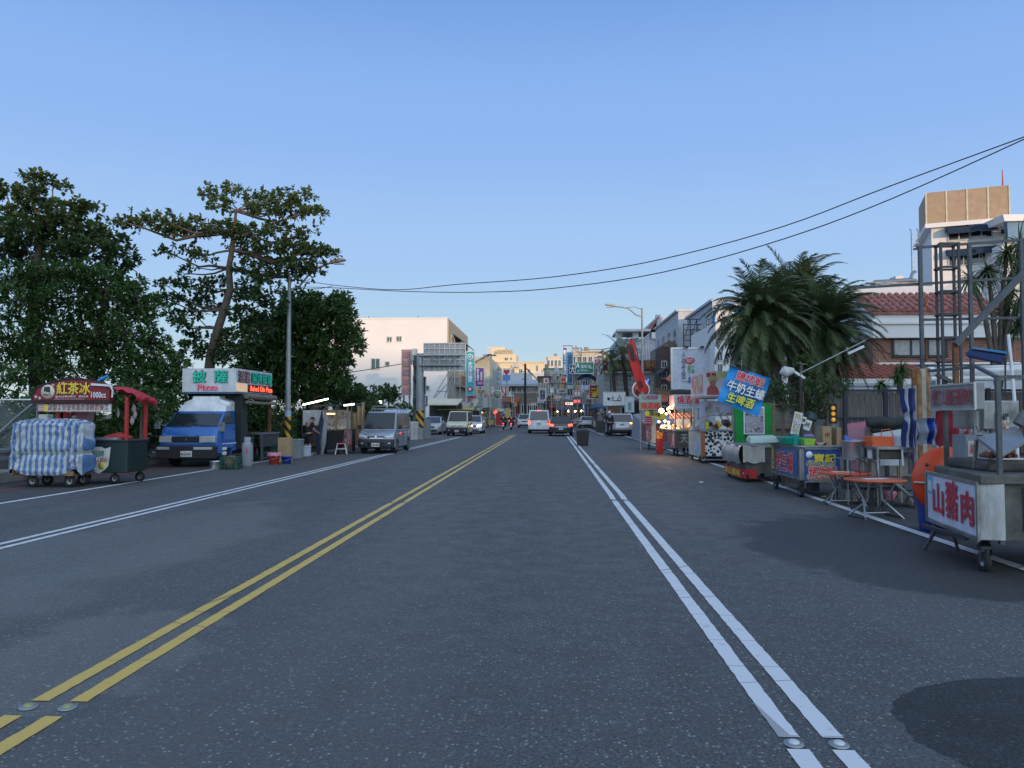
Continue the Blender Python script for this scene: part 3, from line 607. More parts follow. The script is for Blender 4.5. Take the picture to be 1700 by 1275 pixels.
    def patch(s,nm,end,x0,x1,z0,z1,m,out=.014,both=True,poly=None,label=None):
        sg=1 if end=='F' else -1
        for side in ((-1,1) if both else (1,)):
            mb=MB(); nu,nv=6,5
            def fn(u,v):
                x=x0+(x1-x0)*u; zz=z0+(z1-z0)*v
                if poly: 
                    lo=lerp(poly[0],poly[1],u); hi=lerp(poly[2],poly[3],u); zz=lo+(hi-lo)*v
                f=min(1,abs(x)/s.hw); y=s.yat(zz,end); yy,_=s.warp(f,y,zz); return V((x*side,yy+sg*out,zz))
            mb.grid(fn,nu,nv); n=len(mb.v); b=[p-V((0,sg*(out+.02),0)) for p in mb.v]
            mb.add(b,[],0); o=0
            ring=[i for i in range(nu+1)]+[j*(nu+1)+nu for j in range(1,nv+1)]+[nv*(nu+1)+i for i in range(nu-1,-1,-1)]+[j*(nu+1) for j in range(nv-1,0,-1)]
            mb.f+=[(ring[i],ring[(i+1)%len(ring)],n+ring[(i+1)%len(ring)],n+ring[i]) for i in range(len(ring))]; mb.m+=[0]*len(ring); mb.s+=[False]*len(ring)
            mb.build(nm,m,s.t,label=label)
    def plate(s,end,z,txt,w=.32,h=.15,x=0):
        sg=1 if end=='F' else -1; y=min(s.yat(z-h/2,end)*sg,9)*sg; y=max(s.yat(z+h/2,end)*sg,s.yat(z-h/2,end)*sg)*sg+sg*.03
        pl=MB().box(x-w/2,x+w/2,y-.012,y+.012,z-h/2,z+h/2).build('number_plate',platem,s.t)
        M=WM[s.t.name]; N=M.to_3x3(); r=N@V((-sg,0,0)); 
        text(pl,txt,M@V((x+sg*w*.42,y+sg*.014,z-h*.3)),r,(0,0,1),w*.84,h*.6,blk,.02)
    def mirrors(s,m,y=None,z=None,out=.2):
        c=s.cab; y=y if y is not None else c['yb1']-.35; z=z or c['zb']+.08
        for sx in (-1,1):
            a=MB(); a.bar((sx*(c['wb']-.02),y,z-.02),(sx*(c['wb']+out*.5),y,z),.04); a.box(min(sx*(c['wb']+out*.3),sx*(c['wb']+out)),max(sx*(c['wb']+out*.3),sx*(c['wb']+out)),y-.05,y+.05,z-.05,z+.13); a.build('wing_mirror',m,s.t,bevel=.02)
    def seams(s,ys,z0,z1,handles=()):
        for sx in (-1,1):
            for y in ys: MB().box(sx*s.hw-.006,sx*s.hw+.006,y-.006,y+.006,z0,z1).build('door_seam',black,s.t)
            for y in handles: MB().box(min(sx*s.hw,sx*(s.hw+.03)),max(sx*s.hw,sx*(s.hw+.03)),y-.09,y+.09,z1-.17,z1-.13).build('door_handle',black,s.t,bevel=.008)
def prof(*a): return list(a)
# --- minivans (front on the +y side)
def minivan(label,loc,rz,pm,bumper,plate,Wd=1.5,L=4.0,Ht=1.72,lights=lampg,rack=False,blackbump=True):
    h=L/2; k=Ht/1.72
    pr=prof((-h,.32),(-h-.02,.6*k),(-h+.02,.98*k),(h-.62,.98*k),(h-.2,.84*k),(h-.06,.74*k),(h-.02,.55*k),(h,.5*k),(h,.26))
    c=Car('minivan',label,'van',loc,rz,L,Wd,pr,dict(yb0=-h+.02,yb1=h-.52,zb=.98*k,wb=Wd/2-.03,yt0=-h+.12,yt1=h-1.22,zt=Ht,wt=Wd/2-.14,win=((.03,.3),(.34,.62),(.66,.93)),bev=.06),pm,(h-.72,-h+.75,.29))
    hw=Wd/2
    if blackbump: c.patch('bumper','F',-hw*.985,hw*.985,.27,.6*k,bumper,.02,both=False)
    else: c.patch('lower_grille','F',-hw*.62,hw*.62,.3,.46*k,black,.02,both=False)
    c.patch('air_intake','F',-hw*.42,hw*.42,.36,.5*k,black,.032,both=False)
    c.patch('headlight','F',hw*.5,hw*.96,.6,.8,lights,.02,poly=(.63*k,.66*k,.72*k,.83*k))
    c.patch('grille','F',-hw*.46,hw*.46,.66*k,.72*k,black,.02,both=False); c.patch('grille_trim','F',-hw*.47,hw*.47,.625*k,.655*k,chrome,.026,both=False)
    c.patch('fog_light','F',hw*.68,hw*.8,.4,.46,lampg,.035)
    c.plate('F',.37,plate); c.mirrors(black,h-.75,1.03*k); c.seams((h-1.05,h-1.95,h-2.9),.38,.92*k,(h-1.75,h-2.15))
    wp=MB()
    for x in (-.25,.2): wp.bar((x,h-.5,1.02*k),(x+.32,h-.62,1.1*k),.015)
    wp.build('wiper',black,c.t); c.patch('emblem','F',-.04,.04,.655*k,.72*k,chrome,.04,both=False)
    MB().box(-.12,.12,h-1.0,h-.98,1.25*k,1.34*k).build('inside_mirror',black,c.t)
    if rack:
        z=Ht+.02; a=MB()
        for x in (-.5,.5): a.bar((x,-1.6,z+.1),(x,.35,z+.1),.035,.03)
        for y in (-1.6,-.95,-.3,.35): a.bar((-.56,y,z+.1),(.56,y,z+.1),.03); a.bar((-.56,y,z-.05),(-.56,y,z+.1),.03); a.bar((.56,y,z-.05),(.56,y,z+.1),.03)
        for y in (.0,.35): a.bar((-.5,y,z+.22),(.5,y,z+.22),.025)
        for x in (-.5,.5): a.bar((x,0,z+.1),(x,0,z+.22),.025); a.bar((x,.35,z+.1),(x,.35,z+.22),.025); a.bar((x,0,z+.22),(x,.35,z+.22),.025)
        a.build('roof_rack',galv,c.t)
    return c
van1=minivan('silver blue minivan with a loaded roof rack parked at the left kerb',((598+655)/2 and -7.08,32.9,0),PI,p_silver,M_('charcoal bumper',(.025,.03,.04),.6),'ANT-4528',1.5,4.0,1.72,rack=True)
# a blue sheet lying on the rack and the raised tailgate
M=WM[van1.t.name]
TG=MB(); TG.hexa([(-.62,-1.9,1.66),(.62,-1.9,1.66),(.62,-2.75,1.78),(-.62,-2.75,1.78),(-.62,-1.9,1.7),(.62,-1.9,1.7),(.62,-2.75,1.82),(-.62,-2.75,1.82)]); TG.build('tailgate',p_silver,van1.t,bevel=.015)
van2=minivan('cream yellow minivan waiting behind the grey one on the left',(-6.95,58.9,0),PI,p_cream,black,'BHB-0527',1.62,4.3,1.85)
# --- saloons, estates
def saloon(label,loc,rz,pm,L=4.5,Wd=1.78,Ht=1.45,name='saloon_car',cat='car',suv=False,group=None):
    h=L/2
    if suv:
        pr=prof((-h,.3),(-h-.02,.62),(-h+.05,1.02),(h-1.1,1.0),(h-.3,.88),(h-.05,.72),(h,.5),(h,.26))
        cb=dict(yb0=-h+.06,yb1=h-1.05,zb=1.02,wb=Wd/2-.05,yt0=-h+.42,yt1=h-1.9,zt=Ht,wt=Wd/2-.2,win=((.08,.3),(.34,.6),(.64,.9)),bev=.09); r=.34
    else:
        pr=prof((-h,.3),(-h-.01,.6),(-h+.06,.93*Ht/1.45),(-h+.5,.98*Ht/1.45),(h-1.15,.93*Ht/1.45),(h-.35,.8*Ht/1.45),(h-.06,.64),(h,.5),(h,.24))
        cb=dict(yb0=-h+.35,yb1=h-1.05,zb=.95*Ht/1.45,wb=Wd/2-.06,yt0=-h+1.05,yt1=h-2.0,zt=Ht,wt=Wd/2-.24,win=((.1,.36),(.4,.62),(.65,.88)),bev=.1); r=.31
    c=Car(name,label,cat,loc,rz,L,Wd,pr,cb,pm,(h-.82,-h+.85,r),group,plan=.09); c.mirrors(pm,h-1.5,cb['zb']+.03,.17); c.seams((h-1.3,h-2.25,-h+1.15),.36,cb['zb']-.05,(h-2.05,h-2.45)); return c
def front(c,z,lights,plate,lit=False):
    hw=c.hw; c.patch('headlight','F',hw*.55,hw*.93,0,0,lights,.02,poly=(z-.06,z,z+.05,z+.13)); c.patch('grille','F',-hw*.45,hw*.45,z-.08,z+.04,black,.02,both=False); c.patch('air_intake','F',-hw*.7,hw*.7,.27,.38,black,.02,both=False); c.plate('F',.42,plate)
def rear(c,z,lights,plate,pz=.62,bump=True,out=.02):
    hw=c.hw; c.patch('tail_light','R',hw*.6,hw*.96,0,0,lights,out,poly=(z-.07,z-.05,z+.08,z+.1)); c.plate('R',pz,plate)
    c.patch('rear_bumper','R',-hw*.96,hw*.96,.3,.42,black,.02,both=False)
    for x in (-.5,.5): MB().cyl((x,-c.L/2-.04,.27),.035,.15,10,axis='y').build('exhaust',chrome,c.t)
def gx(px,d): return W(px,690,d).x
c=saloon('small silver saloon half hidden behind the cream minivan',(gx(714,61),63.0,0),PI,p_lsil,4.4,1.7,1.42); front(c,.62,lampg,'8K-2207')
c=saloon('white hatchback with lit headlights driving toward the viewer on the left',(gx(783,63.5),65.4,0),PI,p_white,4.2,1.72,1.5,'hatchback_car'); front(c,.66,litw,'AXY-3391')
c=saloon('white crossover facing the viewer beyond the white van',(gx(871,95),97,0),PI,p_white,4.5,1.85,1.65,'crossover_car',suv=True); front(c,.76,lampg,'BKC-7710')
# white van seen from behind
def bigvan(loc):
    L=4.9;h=L/2;Wd=1.86; pr=prof((-h,.34),(-h-.03,.6),(-h+.0,1.08),(h-.7,1.08),(h-.2,.86),(h,.55),(h,.26))
    c=Car('white_van','white van with lit brake lights driving away in the middle lane','van',loc,0,L,Wd,pr,dict(yb0=-h+.0,yb1=h-.6,zb=1.08,wb=Wd/2-.03,yt0=-h+.1,yt1=h-1.5,zt=1.96,wt=Wd/2-.13,win=((.05,.3),(.36,.62),(.68,.93)),bev=.08),p_white,(h-.85,-h+.95,.33))
    c.patch('tail_light','R',.76,.9,.78,1.06,litr,.03); c.plate('R',.78,'BHJ-9281',.34,.14); c.patch('rear_bumper','R',-.88,.88,.34,.5,p_white,.035,both=False); c.patch('bumper_step','R',-.9,.9,.3,.36,black,.045,both=False)
    MB().box(-.16,.16,-h-.0+.1,-h+.16,1.9,1.95).build('high_brake_light',litr,c.t); c.patch('emblem','R',-.07,.07,.98,1.04,chrome,.02,both=False); c.patch('door_grip','R',-.2,.2,.87,.9,black,.02,both=False); c.mirrors(p_white,1.6,1.15,.2); return c
bigvan((gx(895.5,67),66.5,0))
c=saloon('black saloon with lit brake lights driving away beside the white van',(gx(931,57.5),58.8,0),0,p_black,4.5,1.78,1.44,'black_car'); rear(c,.8,litr,'AGU-7785',.55); MB().box(-.1,.1,-1.36,-1.3,1.0,1.03).build('high_brake_light',litr,c.t); c.patch('boot_trim','R',-.5,.5,.68,.7,chrome,.02,both=False)
c=saloon('silver crossover with its right indicator lit, stopped by the stalls',(gx(1031,58),59.4,0),0,p_lsil,4.5,1.94,1.66,'crossover_car',suv=True); 
hw=c.hw; c.patch('tail_light','R',hw*.6,hw*.97,.9,1.0,lita,.02,both=False,label='lit orange indicator'); 
sv=c; MBx=MB(); 
def mirrored_patch(c,nm,x0,x1,z0,z1,m):
    mb=MB(); mb.grid(lambda u,v:(lambda x,z:V((x,c.warp(min(1,abs(x)/c.hw),c.yat(z,'R'),z)[0]-.02,z)))(x0+(x1-x0)*u,z0+(z1-z0)*v),6,4); mb.build(nm,m,c.t)
mirrored_patch(c,'tail_light',-hw*.97,-hw*.6,.9,1.0,redl); c.plate('R',.86,'BPZ-8801',.36,.13); c.patch('rear_bumper','R',-hw*.96,hw*.96,.3,.46,black,.02,both=False); c.patch('bumper_trim','R',-hw*.8,hw*.8,.5,.52,chrome,.025,both=False); c.patch('boot_trim','R',-hw*.55,hw*.55,.96,.98,chrome,.02,both=False)
rk=MB()
for x in (-.62,.62): rk.bar((x,-1.6,1.69),(x,.2,1.69),.04); rk.bar((x,-1.6,1.62),(x,-1.6,1.69),.04); rk.bar((x,.2,1.62),(x,.2,1.69),.04)
rk.build('roof_rail',alu,c.t)
c=saloon('white coupe seen from behind far down the road',(gx(974,92),93,0),0,p_white,4.6,1.9,1.36,'coupe_car'); rear(c,.74,redl,'BMW-0163'.replace('BMW','BNV'),.5)
c=saloon('dark parked car far ahead on the left side of the street',(gx(855,150),152,0),PI,p_black,4.4,1.75,1.45); front(c,.62,lampg,'5521-QX')
c=saloon('white parked car far ahead at the end of the street',(gx(868,158),160,0),PI,p_white,4.4,1.75,1.45); front(c,.62,lampg,'4410-QS')
# --- blue pizza truck (cab + box)
TX0,TX1=-11.86,-10.1
def world_truck():
    xc=(TX0+TX1)/2; t=thing('food_truck','blue pizza truck with white cab fairing and a stall body behind','food truck',(xc,24.5,0)); hw=(TX1-TX0)/2
    B=lambda nm,mb,m,bev=0,par=None,label=None: mb.build(nm,m,par or t,world=True,bevel=bev,label=label)
    # cab body: side outline in (y,z); front at y=22.75
    poly=[(22.82,.42),(22.80,.72),(22.86,.98),(23.02,1.2),(23.66,1.7),(24.1,1.72),(24.35,1.72),(24.35,.45),(24.02,.45)]
    for i in range(9):
        a=rad(-8)+(PI+rad(16))*i/8; poly.append((23.62+.36*math.cos(a),.36+.36*math.sin(a)))
    poly.append((23.22,.42)); n=len(poly); vs=[]
    for f in (-1,-.97,-.85,0,.85,.97,1):
        for y,z in poly:
            tap=1-.09*max(0,z-1.2)/.5 if z>1.2 else 1; vs.append((xc+f*hw*tap,y+(.05*abs(f)**6 if y<23.3 else 0),z))
    mb=MB(); mb.add(vs,[(i*n+k,i*n+(k+1)%n,(i+1)*n+(k+1)%n,(i+1)*n+k) for i in range(6) for k in range(n)]+[tuple(range(n-1,-1,-1)),tuple(6*n+k for k in range(n))]); B('cab',mb,p_blue,.02)
    def slab(nm,pts,nrm,m,bev=.01,par=None): 
        nrm=V(nrm).normalized(); o=MB().hexa([V(p)-nrm*.02 for p in pts]+[V(p)+nrm*.012 for p in pts]).build(nm,m,par or t,world=True,bevel=bev); return o
    y=lambda z:23.02+(z-1.2)*1.28
    slab('windscreen',[(xc-hw*.9,y(1.24),1.24),(xc+hw*.9,y(1.24),1.24),(xc+hw*.84,y(1.63),1.63),(xc-hw*.84,y(1.63),1.63)],(0,-.6,.8),glass)
    w=MB(); w.bar((xc-.6,23.0,1.26),(xc+.0,23.05,1.24),.02); w.bar((xc+.1,23.0,1.29),(xc+.6,23.03,1.24),.02); B('wiper',w,black)
    d=MB(); x=TX1+.006; d.box(x-.01,x+.012,23.32,24.2,.55,1.28); door=B('door',d,p_blue,.01)
    slab('side_window',[(TX1+.0,23.28,1.3),(TX1+.0,24.15,1.3),(TX1-.075,24.05,1.66),(TX1-.075,23.62,1.66)],(1,0,.15),glass,par=t)
    MB().box(x+.01,x+.03,24.0,24.12,1.12,1.16).build('door_handle',black,door,world=True)
    B('side_stripe',MB().box(x-.005,x+.015,23.28,24.3,.68,.705),whl)
    for (yy,zz,s) in ((23.35,.5,.1),(23.35,.36,.1)): B('door_badge',MB().box(x-.008,x+.016,yy-.07,yy+.2,zz,zz+.09),whl)
    B('front_bumper',MB().box(xc-hw*1.02,xc+hw*1.02,22.66,22.95,.26,.66),black,.03)
    g=MB(); g.box(xc-hw*.52,xc+hw*.4,22.77,22.83,.76,.93); B('grille',g,black,.01)
    for a,b in ((-.97,-.55),(.44,.98)): B('headlight',MB().box(xc+hw*a,xc+hw*b,22.755,22.84,.75,.95),lampg,.015)
    for a,b in ((-.98,-.55),(.3,.95)): B('bumper_lamp',MB().box(xc+hw*a,xc+hw*b,22.645,22.68,.54,.62),lampg,.008)
    pl=B('number_plate',MB().box(xc-.12,xc+.2+.02,22.63,22.66,.33,.5),platem); text(pl,'ALG-1610',(xc-.1,22.628,.37),(1,0,0),(0,0,1),.3,.09,blk,.02)
    e=MB()
    for k in range(3):
        a=rad(90+120*k); e.prism([(0,0),(.022,.02),(0,.045),(-.022,.02)],(xc-.02,22.765,.845),(math.cos(a-PI/2),0,math.sin(a-PI/2)),(math.cos(a),0,math.sin(a)),(0,-.006,0))
    B('emblem',e,chrome)
    # fairing
    fa=[(23.62,1.70),(23.75,1.93),(23.98,2.1),(24.02,2.2),(24.5,2.24),(24.75,1.72)]
    vs=[];m=len(fa)
    for f in (-1,-.94,-.6,-.56,.56,.6,.94,1):
        for yy,z in fa:
            top=z>2.08; zz=z-(.13*abs(f)**3 if top else .05*abs(f)**3)-(.09 if top and abs(f)>.58 else 0); vs.append((xc+f*hw*.86,yy+.1*abs(f)**4,zz))
    q=MB(); q.add(vs,[(i*m+k,i*m+(k+1)%m,(i+1)*m+(k+1)%m,(i+1)*m+k) for i in range(7) for k in range(m)]+[tuple(range(m-1,-1,-1)),tuple(7*m+k for k in range(m))],0,False); B('cab_fairing',q,white,.03)
    for sx in (-1,1):
        mr=MB(); mr.tube([(xc+sx*hw*.95,23.1,1.25),(xc+sx*(hw+.1),22.95,1.3),(xc+sx*(hw+.12),22.95,1.45)],.015,6); mr.box(*(sorted((xc+sx*(hw+.04),xc+sx*(hw+.2)))+[22.9,22.96,1.16,1.4] if sx<0 else [xc+hw-.02,xc+hw+.14,23.05,23.12,1.08,1.36])); B('wing_mirror',mr,grayp,.01)
    # wheels
    for sx in (-1,1):
        for yy in (23.62,26.3):
            xx=xc+sx*(hw-.13); o=MB().lathe((xx,yy,.31),[(.17,-.09),(.28,-.1),(.31,-.07),(.31,.07),(.28,.1),(.17,.09)],20,axis='x').build('wheel',rubber,t,world=True); MB().lathe((xx,yy,.31),[(.18,-.08),(.17,sx*.05),(.08,sx*.03),(.0,sx*.08)],18,axis='x').build('rim',rimm,o,world=True)
    B('chassis',MB().box(TX0+.35,TX1-.35,22.95,27.1,.3,.5),black)
    # stall body: floor, back and roof, open on the road side
    XL,XR,Y0,Y1=-11.75,-10.0,24.45,27.15
    B('bed',MB().box(XL,XR,Y0,Y1,.5,.62),dsteel); tarp=M_('dark green tarpaulin',(.018,.03,.025),.75,bump=.5,bscale=5)
    B('front_wall',MB().box(XL,XR,Y0,Y0+.05,.62,2.26),tarp); B('rear_wall',MB().box(XL,XL+.05,Y0+.05,Y1,.62,2.26),M_('stained plywood',(.3,.16,.05),.7,var=.5))
    ft=MB(); ft.box(XR-.03,XR+.02,Y0-.02,Y0+.45,.5,2.26); B('side_curtain',ft,tarp)
    po=MB()
    for yy in (Y1-.06,): po.box(XR-.08,XR,yy-.03,yy+.05,.0,2.26); po.box(XL,XL+.08,yy-.03,yy+.05,0,2.26)
    B('post',po,rust)
    # sign box on top
    z0,z1=2.32,3.07; fr=MB(); fr.box(XL,XR,Y0-.45,Y1,z0,z1); sb=B('sign_box',fr,M_('white sign sheet',(.62,.63,.66),.5,grime=.15))
    tr_=MB(); tr_.box(XL-.02,XR+.02,Y0-.47,Y1+.02,z0-.06,z0-.001); B('sign_base',tr_,M_('blue grey trim',(.05,.1,.17),.5))
    gy=Y0-.45
    gl=M_('green lettering face',(.0,.36,.27),.5,emis=(0,.5,.35),es=.25); text(t,'披',(XL+.36,gy,z0+.3),(1,0,0),(0,0,1),.42,.38,gl,.02,outline=blk,ow=.025,deep=.03); text(t,'薩',(XL+1.06,gy,z0+.3),(1,0,0),(0,0,1),.42,.38,gl,.015,outline=blk,ow=.025,deep=.03)
    pk=M_('pink lettering face',(.75,.16,.26),.5,emis=(1,.15,.25),es=.25); text(t,'Pizza',(XL+.5,gy,z0+.06),(1,0,0),(0,0,1),.66,.17,pk,.015,outline=blk,ow=.03,deep=.03)
    brn=M_('dull pink lettering face',(.45,.25,.25),.5)
    text(t,'溫溫',(XR,gy+.12,z0+.33),(0,1,0),(0,0,1),.95,.36,brn,.012,outline=blk,ow=.03,deep=.03); text(t,'窯烤披薩',(XR,gy+1.2,z0+.33),(0,1,0),(0,0,1),1.85,.36,gl,.012,outline=blk,ow=.03,deep=.03)
    lr=M_('lit red lettering',(.9,.1,.05),.4,emis=(1,.12,.05),es=2.2); B('lightbox',MB().box(XR-.005,XR+.02,gy+.95,Y1-.05,z0+.02,z0+.27),blk)
    text(t,'Baked Kiln Pizza',(XR+.022,gy+1.05,z0+.06),(0,1,0),(0,0,1),2.0,.17,lr,.015,deep=.02)
    B('sunset_glow_panel',MB().box(XR-.002,XR+.012,gy+.02,gy+.9,z0+.02,z0+.29),M_('painted sunset glow',(.8,.62,.4),.35,emis=(1,.6,.3),es=.35))  # warm sunset light on this panel is put in as colour and emission
    # rolled awning
    aw=MB(); aw.tube([(XR+.12,Y0+.1,2.2),(XR+.14,(Y0+Y1)/2,2.17),(XR+.12,Y1,2.19)],.09,10); aw.tube([(XR+.14,Y0+.1,2.0),(XR+.16,(Y0+Y1)/2,1.97),(XR+.14,Y1+.05,1.99)],.055,10); aw.hexa([(XR+.01,Y0+.1,2.24),(XR+.2,Y0+.1,2.16),(XR+.2,Y1,2.16),(XR+.01,Y1,2.24),(XR+.01,Y0+.1,2.27),(XR+.21,Y0+.1,2.19),(XR+.21,Y1,2.19),(XR+.01,Y1,2.27)]); B('rolled_awning',aw,M_('faded canvas',(.2,.17,.14),.9,var=.4))
    # oven and worktop inside
    ov=MB(); ov.box(XR-.95,XR-.1,Y0+.5,Y0+1.1,.62,1.02); ov.lathe((XR-.5,Y0+.8,1.02),[(.38,0),(.36,.2),(.26,.38),(.0,.46)],16); B('pizza_oven',ov,black)
    B('worktop',MB().box(XR-.75,XR+.28,Y0+1.1,Y1+.15,.92,.97),steel); B('worktop_skirt',MB().box(XR+.2,XR+.25,Y0+1.1,Y1+.1,.5,.92),M_('dark grey canvas',(.05,.055,.06),.85))
    lg=MB()
    for yy in (Y0+1.15,Y1): 
        for xx in (XR-.05,XR+.24): lg.bar((xx,yy,0),(xx,yy,.92),.03)
    lg.bar((XR+.24,Y0+1.15,.12),(XR+.24,Y1,.12),.03); lg.bar((XR+.24,Y0+1.15,.3),(XR+.24,Y1,.3),.025); B('worktop_frame',lg,steel)
    tl=MB(); tl.cyl((XR-.35,Y0+.6,2.2),.02,2.0,8,axis='y'); B('warm_lamp',tl,M_('warm lit lamp',(1,.7,.4),.4,emis=(1,.55,.22),es=2.5))
    return t
world_truck()
# --- scooters
def scooter(label,loc,rz,body,lit=False):
    t=thing('scooter',label,'scooter',loc,rz); b=MB()
    b.tube([(0,-.75,.62),(0,-.35,.66),(0,.0,.48)],[.13,.17,.15],10); b.tube([(0,.0,.34),(0,.35,.3)],[.13,.1],8); b.tube([(0,.38,.32),(0,.52,.75),(0,.45,.98)],[.15,.16,.08],10); b.build('body',body,t)
    MB().tube([(0,-.7,.76),(0,-.2,.78)],[.12,.14],10).build('seat',black,t)
    MB().tube([(-.33,.4,1.02),(0,.5,1.0),(.33,.4,1.02)],.02,8).build('handlebar',black,t); MB().lathe((0,.62,.85),[(.0,.03),(.06,.02),(.07,0)],12,axis='y').build('headlight',litw if lit else lampg,t); MB().box(-.07,.07,-.88,-.84,.6,.68).build('tail_light',litr,t)
    for y in (.62,-.58): 
        w=MB().lathe((0,y,.24),[(.14,-.04),(.22,-.05),(.24,0),(.22,.05),(.14,.04)],18,axis='x').build('wheel',rubber,t); MB().lathe((0,y,.24),[(.145,-.03),(.05,-.02),(.05,.02),(.145,.03)],14,axis='x').build('rim',rimm,w)
    MB().bar((0,.6,.24),(0,.48,.8),.05).build('fork',dsteel,t); MB().box(-.09,.09,-.9,-.82,.35,.5).build('number_plate',platem,t)
    for s in (-1,1): MB().bar((s*.3,.42,1.02),(s*.36,.4,1.16),.012).box(*(sorted((s*.33,s*.44))),.39,.41,1.14,1.22).build('wing_mirror',black,t)
    return t
scooter('dark scooter ridden away on the left of the centre line',(gx(849,80),80,0),0,M_('dark red paint',(.2,.02,.03),.35)); scooter('black scooter with rider farther left near the red banner',(gx(836,81),81,0),0,p_black)
for i,(px,d,lab) in enumerate(((842,120,'scooter parked outside the shops far ahead, left one'),(846,128,'scooter parked outside the shops far ahead, right one'))): scooter(lab,(gx(px,d),d,0),.4+i,p_silver)
# ---------------------------------------------------------------- left side
def T(name,label,cat,x,y,z=0,group=None): return thing(name,label,cat,(x,y,z),0,group)
def wheel(t,x,y,r=.12,w=.04,axis='x',hz=None,m=rubber):
    a=MB().lathe((x,y,r),[(r*.5,-w/2),(r*.95,-w/2),(r,0),(r*.95,w/2),(r*.5,w/2)],16,axis=axis).build('wheel',m,t,world=True)
    b=MB(); b.lathe((x,y,r),[(r*.5,-w*.4),(r*.1,-w*.3),(r*.1,w*.3),(r*.5,w*.4)],12,axis=axis); b.build('rim',galv,a,world=True)
    f=MB(); 
    for s in (-1,1): f.bar((x+s*(w*.5+.012),y,r),(x+s*(w*.5+.012),y,r*2+.05),.012,.03) if axis=='x' else f.bar((x,y+s*(w*.5+.012),r),(x,y+s*(w*.5+.012),r*2+.05),.012,.03)
    f.box(x-w,x+w,y-w,y+w,r*2+.03,r*2+.06); f.build('castor_fork',dsteel,t,world=True)
# guardrail
t=T('guardrail','galvanised corrugated guardrail behind the parked stalls on the left','guardrail',-12.9,18)
sec=[(0,.80),(.05,.76),(.05,.70),(0,.66),(0,.62),(.05,.58),(.05,.52),(0,.48)]
mb=MB(); ys_=[4,14,24,34,44,50]
for off in (0,):
    vs=[(-12.9+a,y,z) for y in (4,58) for a,z in sec]; n=len(sec); mb.add(vs,[(i,i+1,n+i+1,n+i) for i in range(n-1)])
    vs=[(-12.92+a,y,z) for y in (4,58) for a,z in sec]; mb.add(vs,[(i,i+1,n+i+1,n+i) for i in range(n-1)])
mb.build('rail',galv,t,world=True)
for y in range(6,58,4): MB().cyl((-13.0,y,0),.06,.85,10).build('post',galv,t,world=True)
mb=MB(); mb.box(-13.6,-12.6,2,60,0,.28); tag(mb.build('kerb_wall',concrete,bevel=.03),'low rough concrete kerb wall under the left guardrail','wall')
# covered cart
tarpm=stripes('blue striped tarpaulin','X',.138,((.13,.25,.5),(.6,.64,.7)),.5,warp=.035,duty=.5)
d=16.3; x0=W(14,740,d).x; x1=-10.27
t=T('covered_cart','cart bundled in a blue and white striped tarpaulin tied with cord','cart',(x0+x1)/2,d+.5)
rr=random.Random(4)
from mathutils import noise as NZ
def wr(u,v):
    r_=lambda x:1-abs(NZ.noise(x))*2.2
    return .05*r_(V((u*9,v*3.2,1)))+.035*r_(V((u*14-v*6,v*7+u*4,5)))-.045
xc=(x0+x1)/2; hw=(x1-x0)/2; hd=.33
def cover(u,v):
    a=2*PI*u; c,s=math.cos(a),math.sin(a); pw=lambda q:math.copysign(abs(q)**.35,q)
    if v<.62:
        k=v/.62; z=.34+k*.98; r=1.0 +.04*math.sin(k*3)- .11*math.exp(-((k-.42)/.07)**2)*(.6+.4*math.sin(a*3)) + (.05*(1-k)**3)
    else:
        k=(v-.62)/.38; z=1.32+.17*math.sin(k*PI/2)*(1-.3*abs(c)*0); r=math.cos(k*PI/2)**.55 if k<1 else 0
    w_=wr(math.cos(a)*.7,v*1.1+.35*math.sin(a))*1.0; low=.07*max(0,1-v*5)*math.sin(a*5)
    return V((xc+pw(c)*hw*r+w_*c*.9,d+.34+pw(s)*hd*r+w_*s*1.3,z+w_*.7*(1 if v>.6 else .2)+low-.12*(v>.5)*max(0,c)*0))
mb=MB(); mb.grid(cover,110,60); mb.build('tarpaulin',tarpm,t,world=True)
cd_=MB(); cd_.tube([cover(i/60,.265)+V((math.cos(2*PI*i/60)*.012,math.sin(2*PI*i/60)*.012,0)) for i in range(61)],.008,5,cap=False); cd_.build('cord',M_('yellow green cord',(.35,.4,.12),.7),t,world=True)
fr=MB(); fr.box(xc-.42,x1-.12,d+.02,d+.06,.26,.36); fr.build('wooden_rail',wood,t,world=True)
fr=MB()
for a,b in (((x0+.1,d+.05,.26),(xc-.42,d+.05,.26)),((x0+.1,d+.05,.26),(x0+.1,d+.05,.5)),((x0+.1,d+.05,.26),(x0+.1,d+.62,.26)),((x1-.12,d+.05,.28),(x1-.12,d+.62,.28)),((x0+.1,d+.62,.26),(x1-.1,d+.62,.26))): fr.bar(a,b,.04)
fr.box(x0+.12,x1-.12,d+.1,d+.6,.28,.31); fr.build('frame',rust,t,world=True)
bx=MB(); bx.box(x0+.16,xc-.45,d+.12,d+.5,.31,.48); bx.build('tray',wood,t,world=True)
for (a,b) in ((x0+.5,d+.1),(x1-.25,d+.12),(x0+.5,d+.6),(x1-.25,d+.6)): wheel(t,a,b,.135,.05,'y')
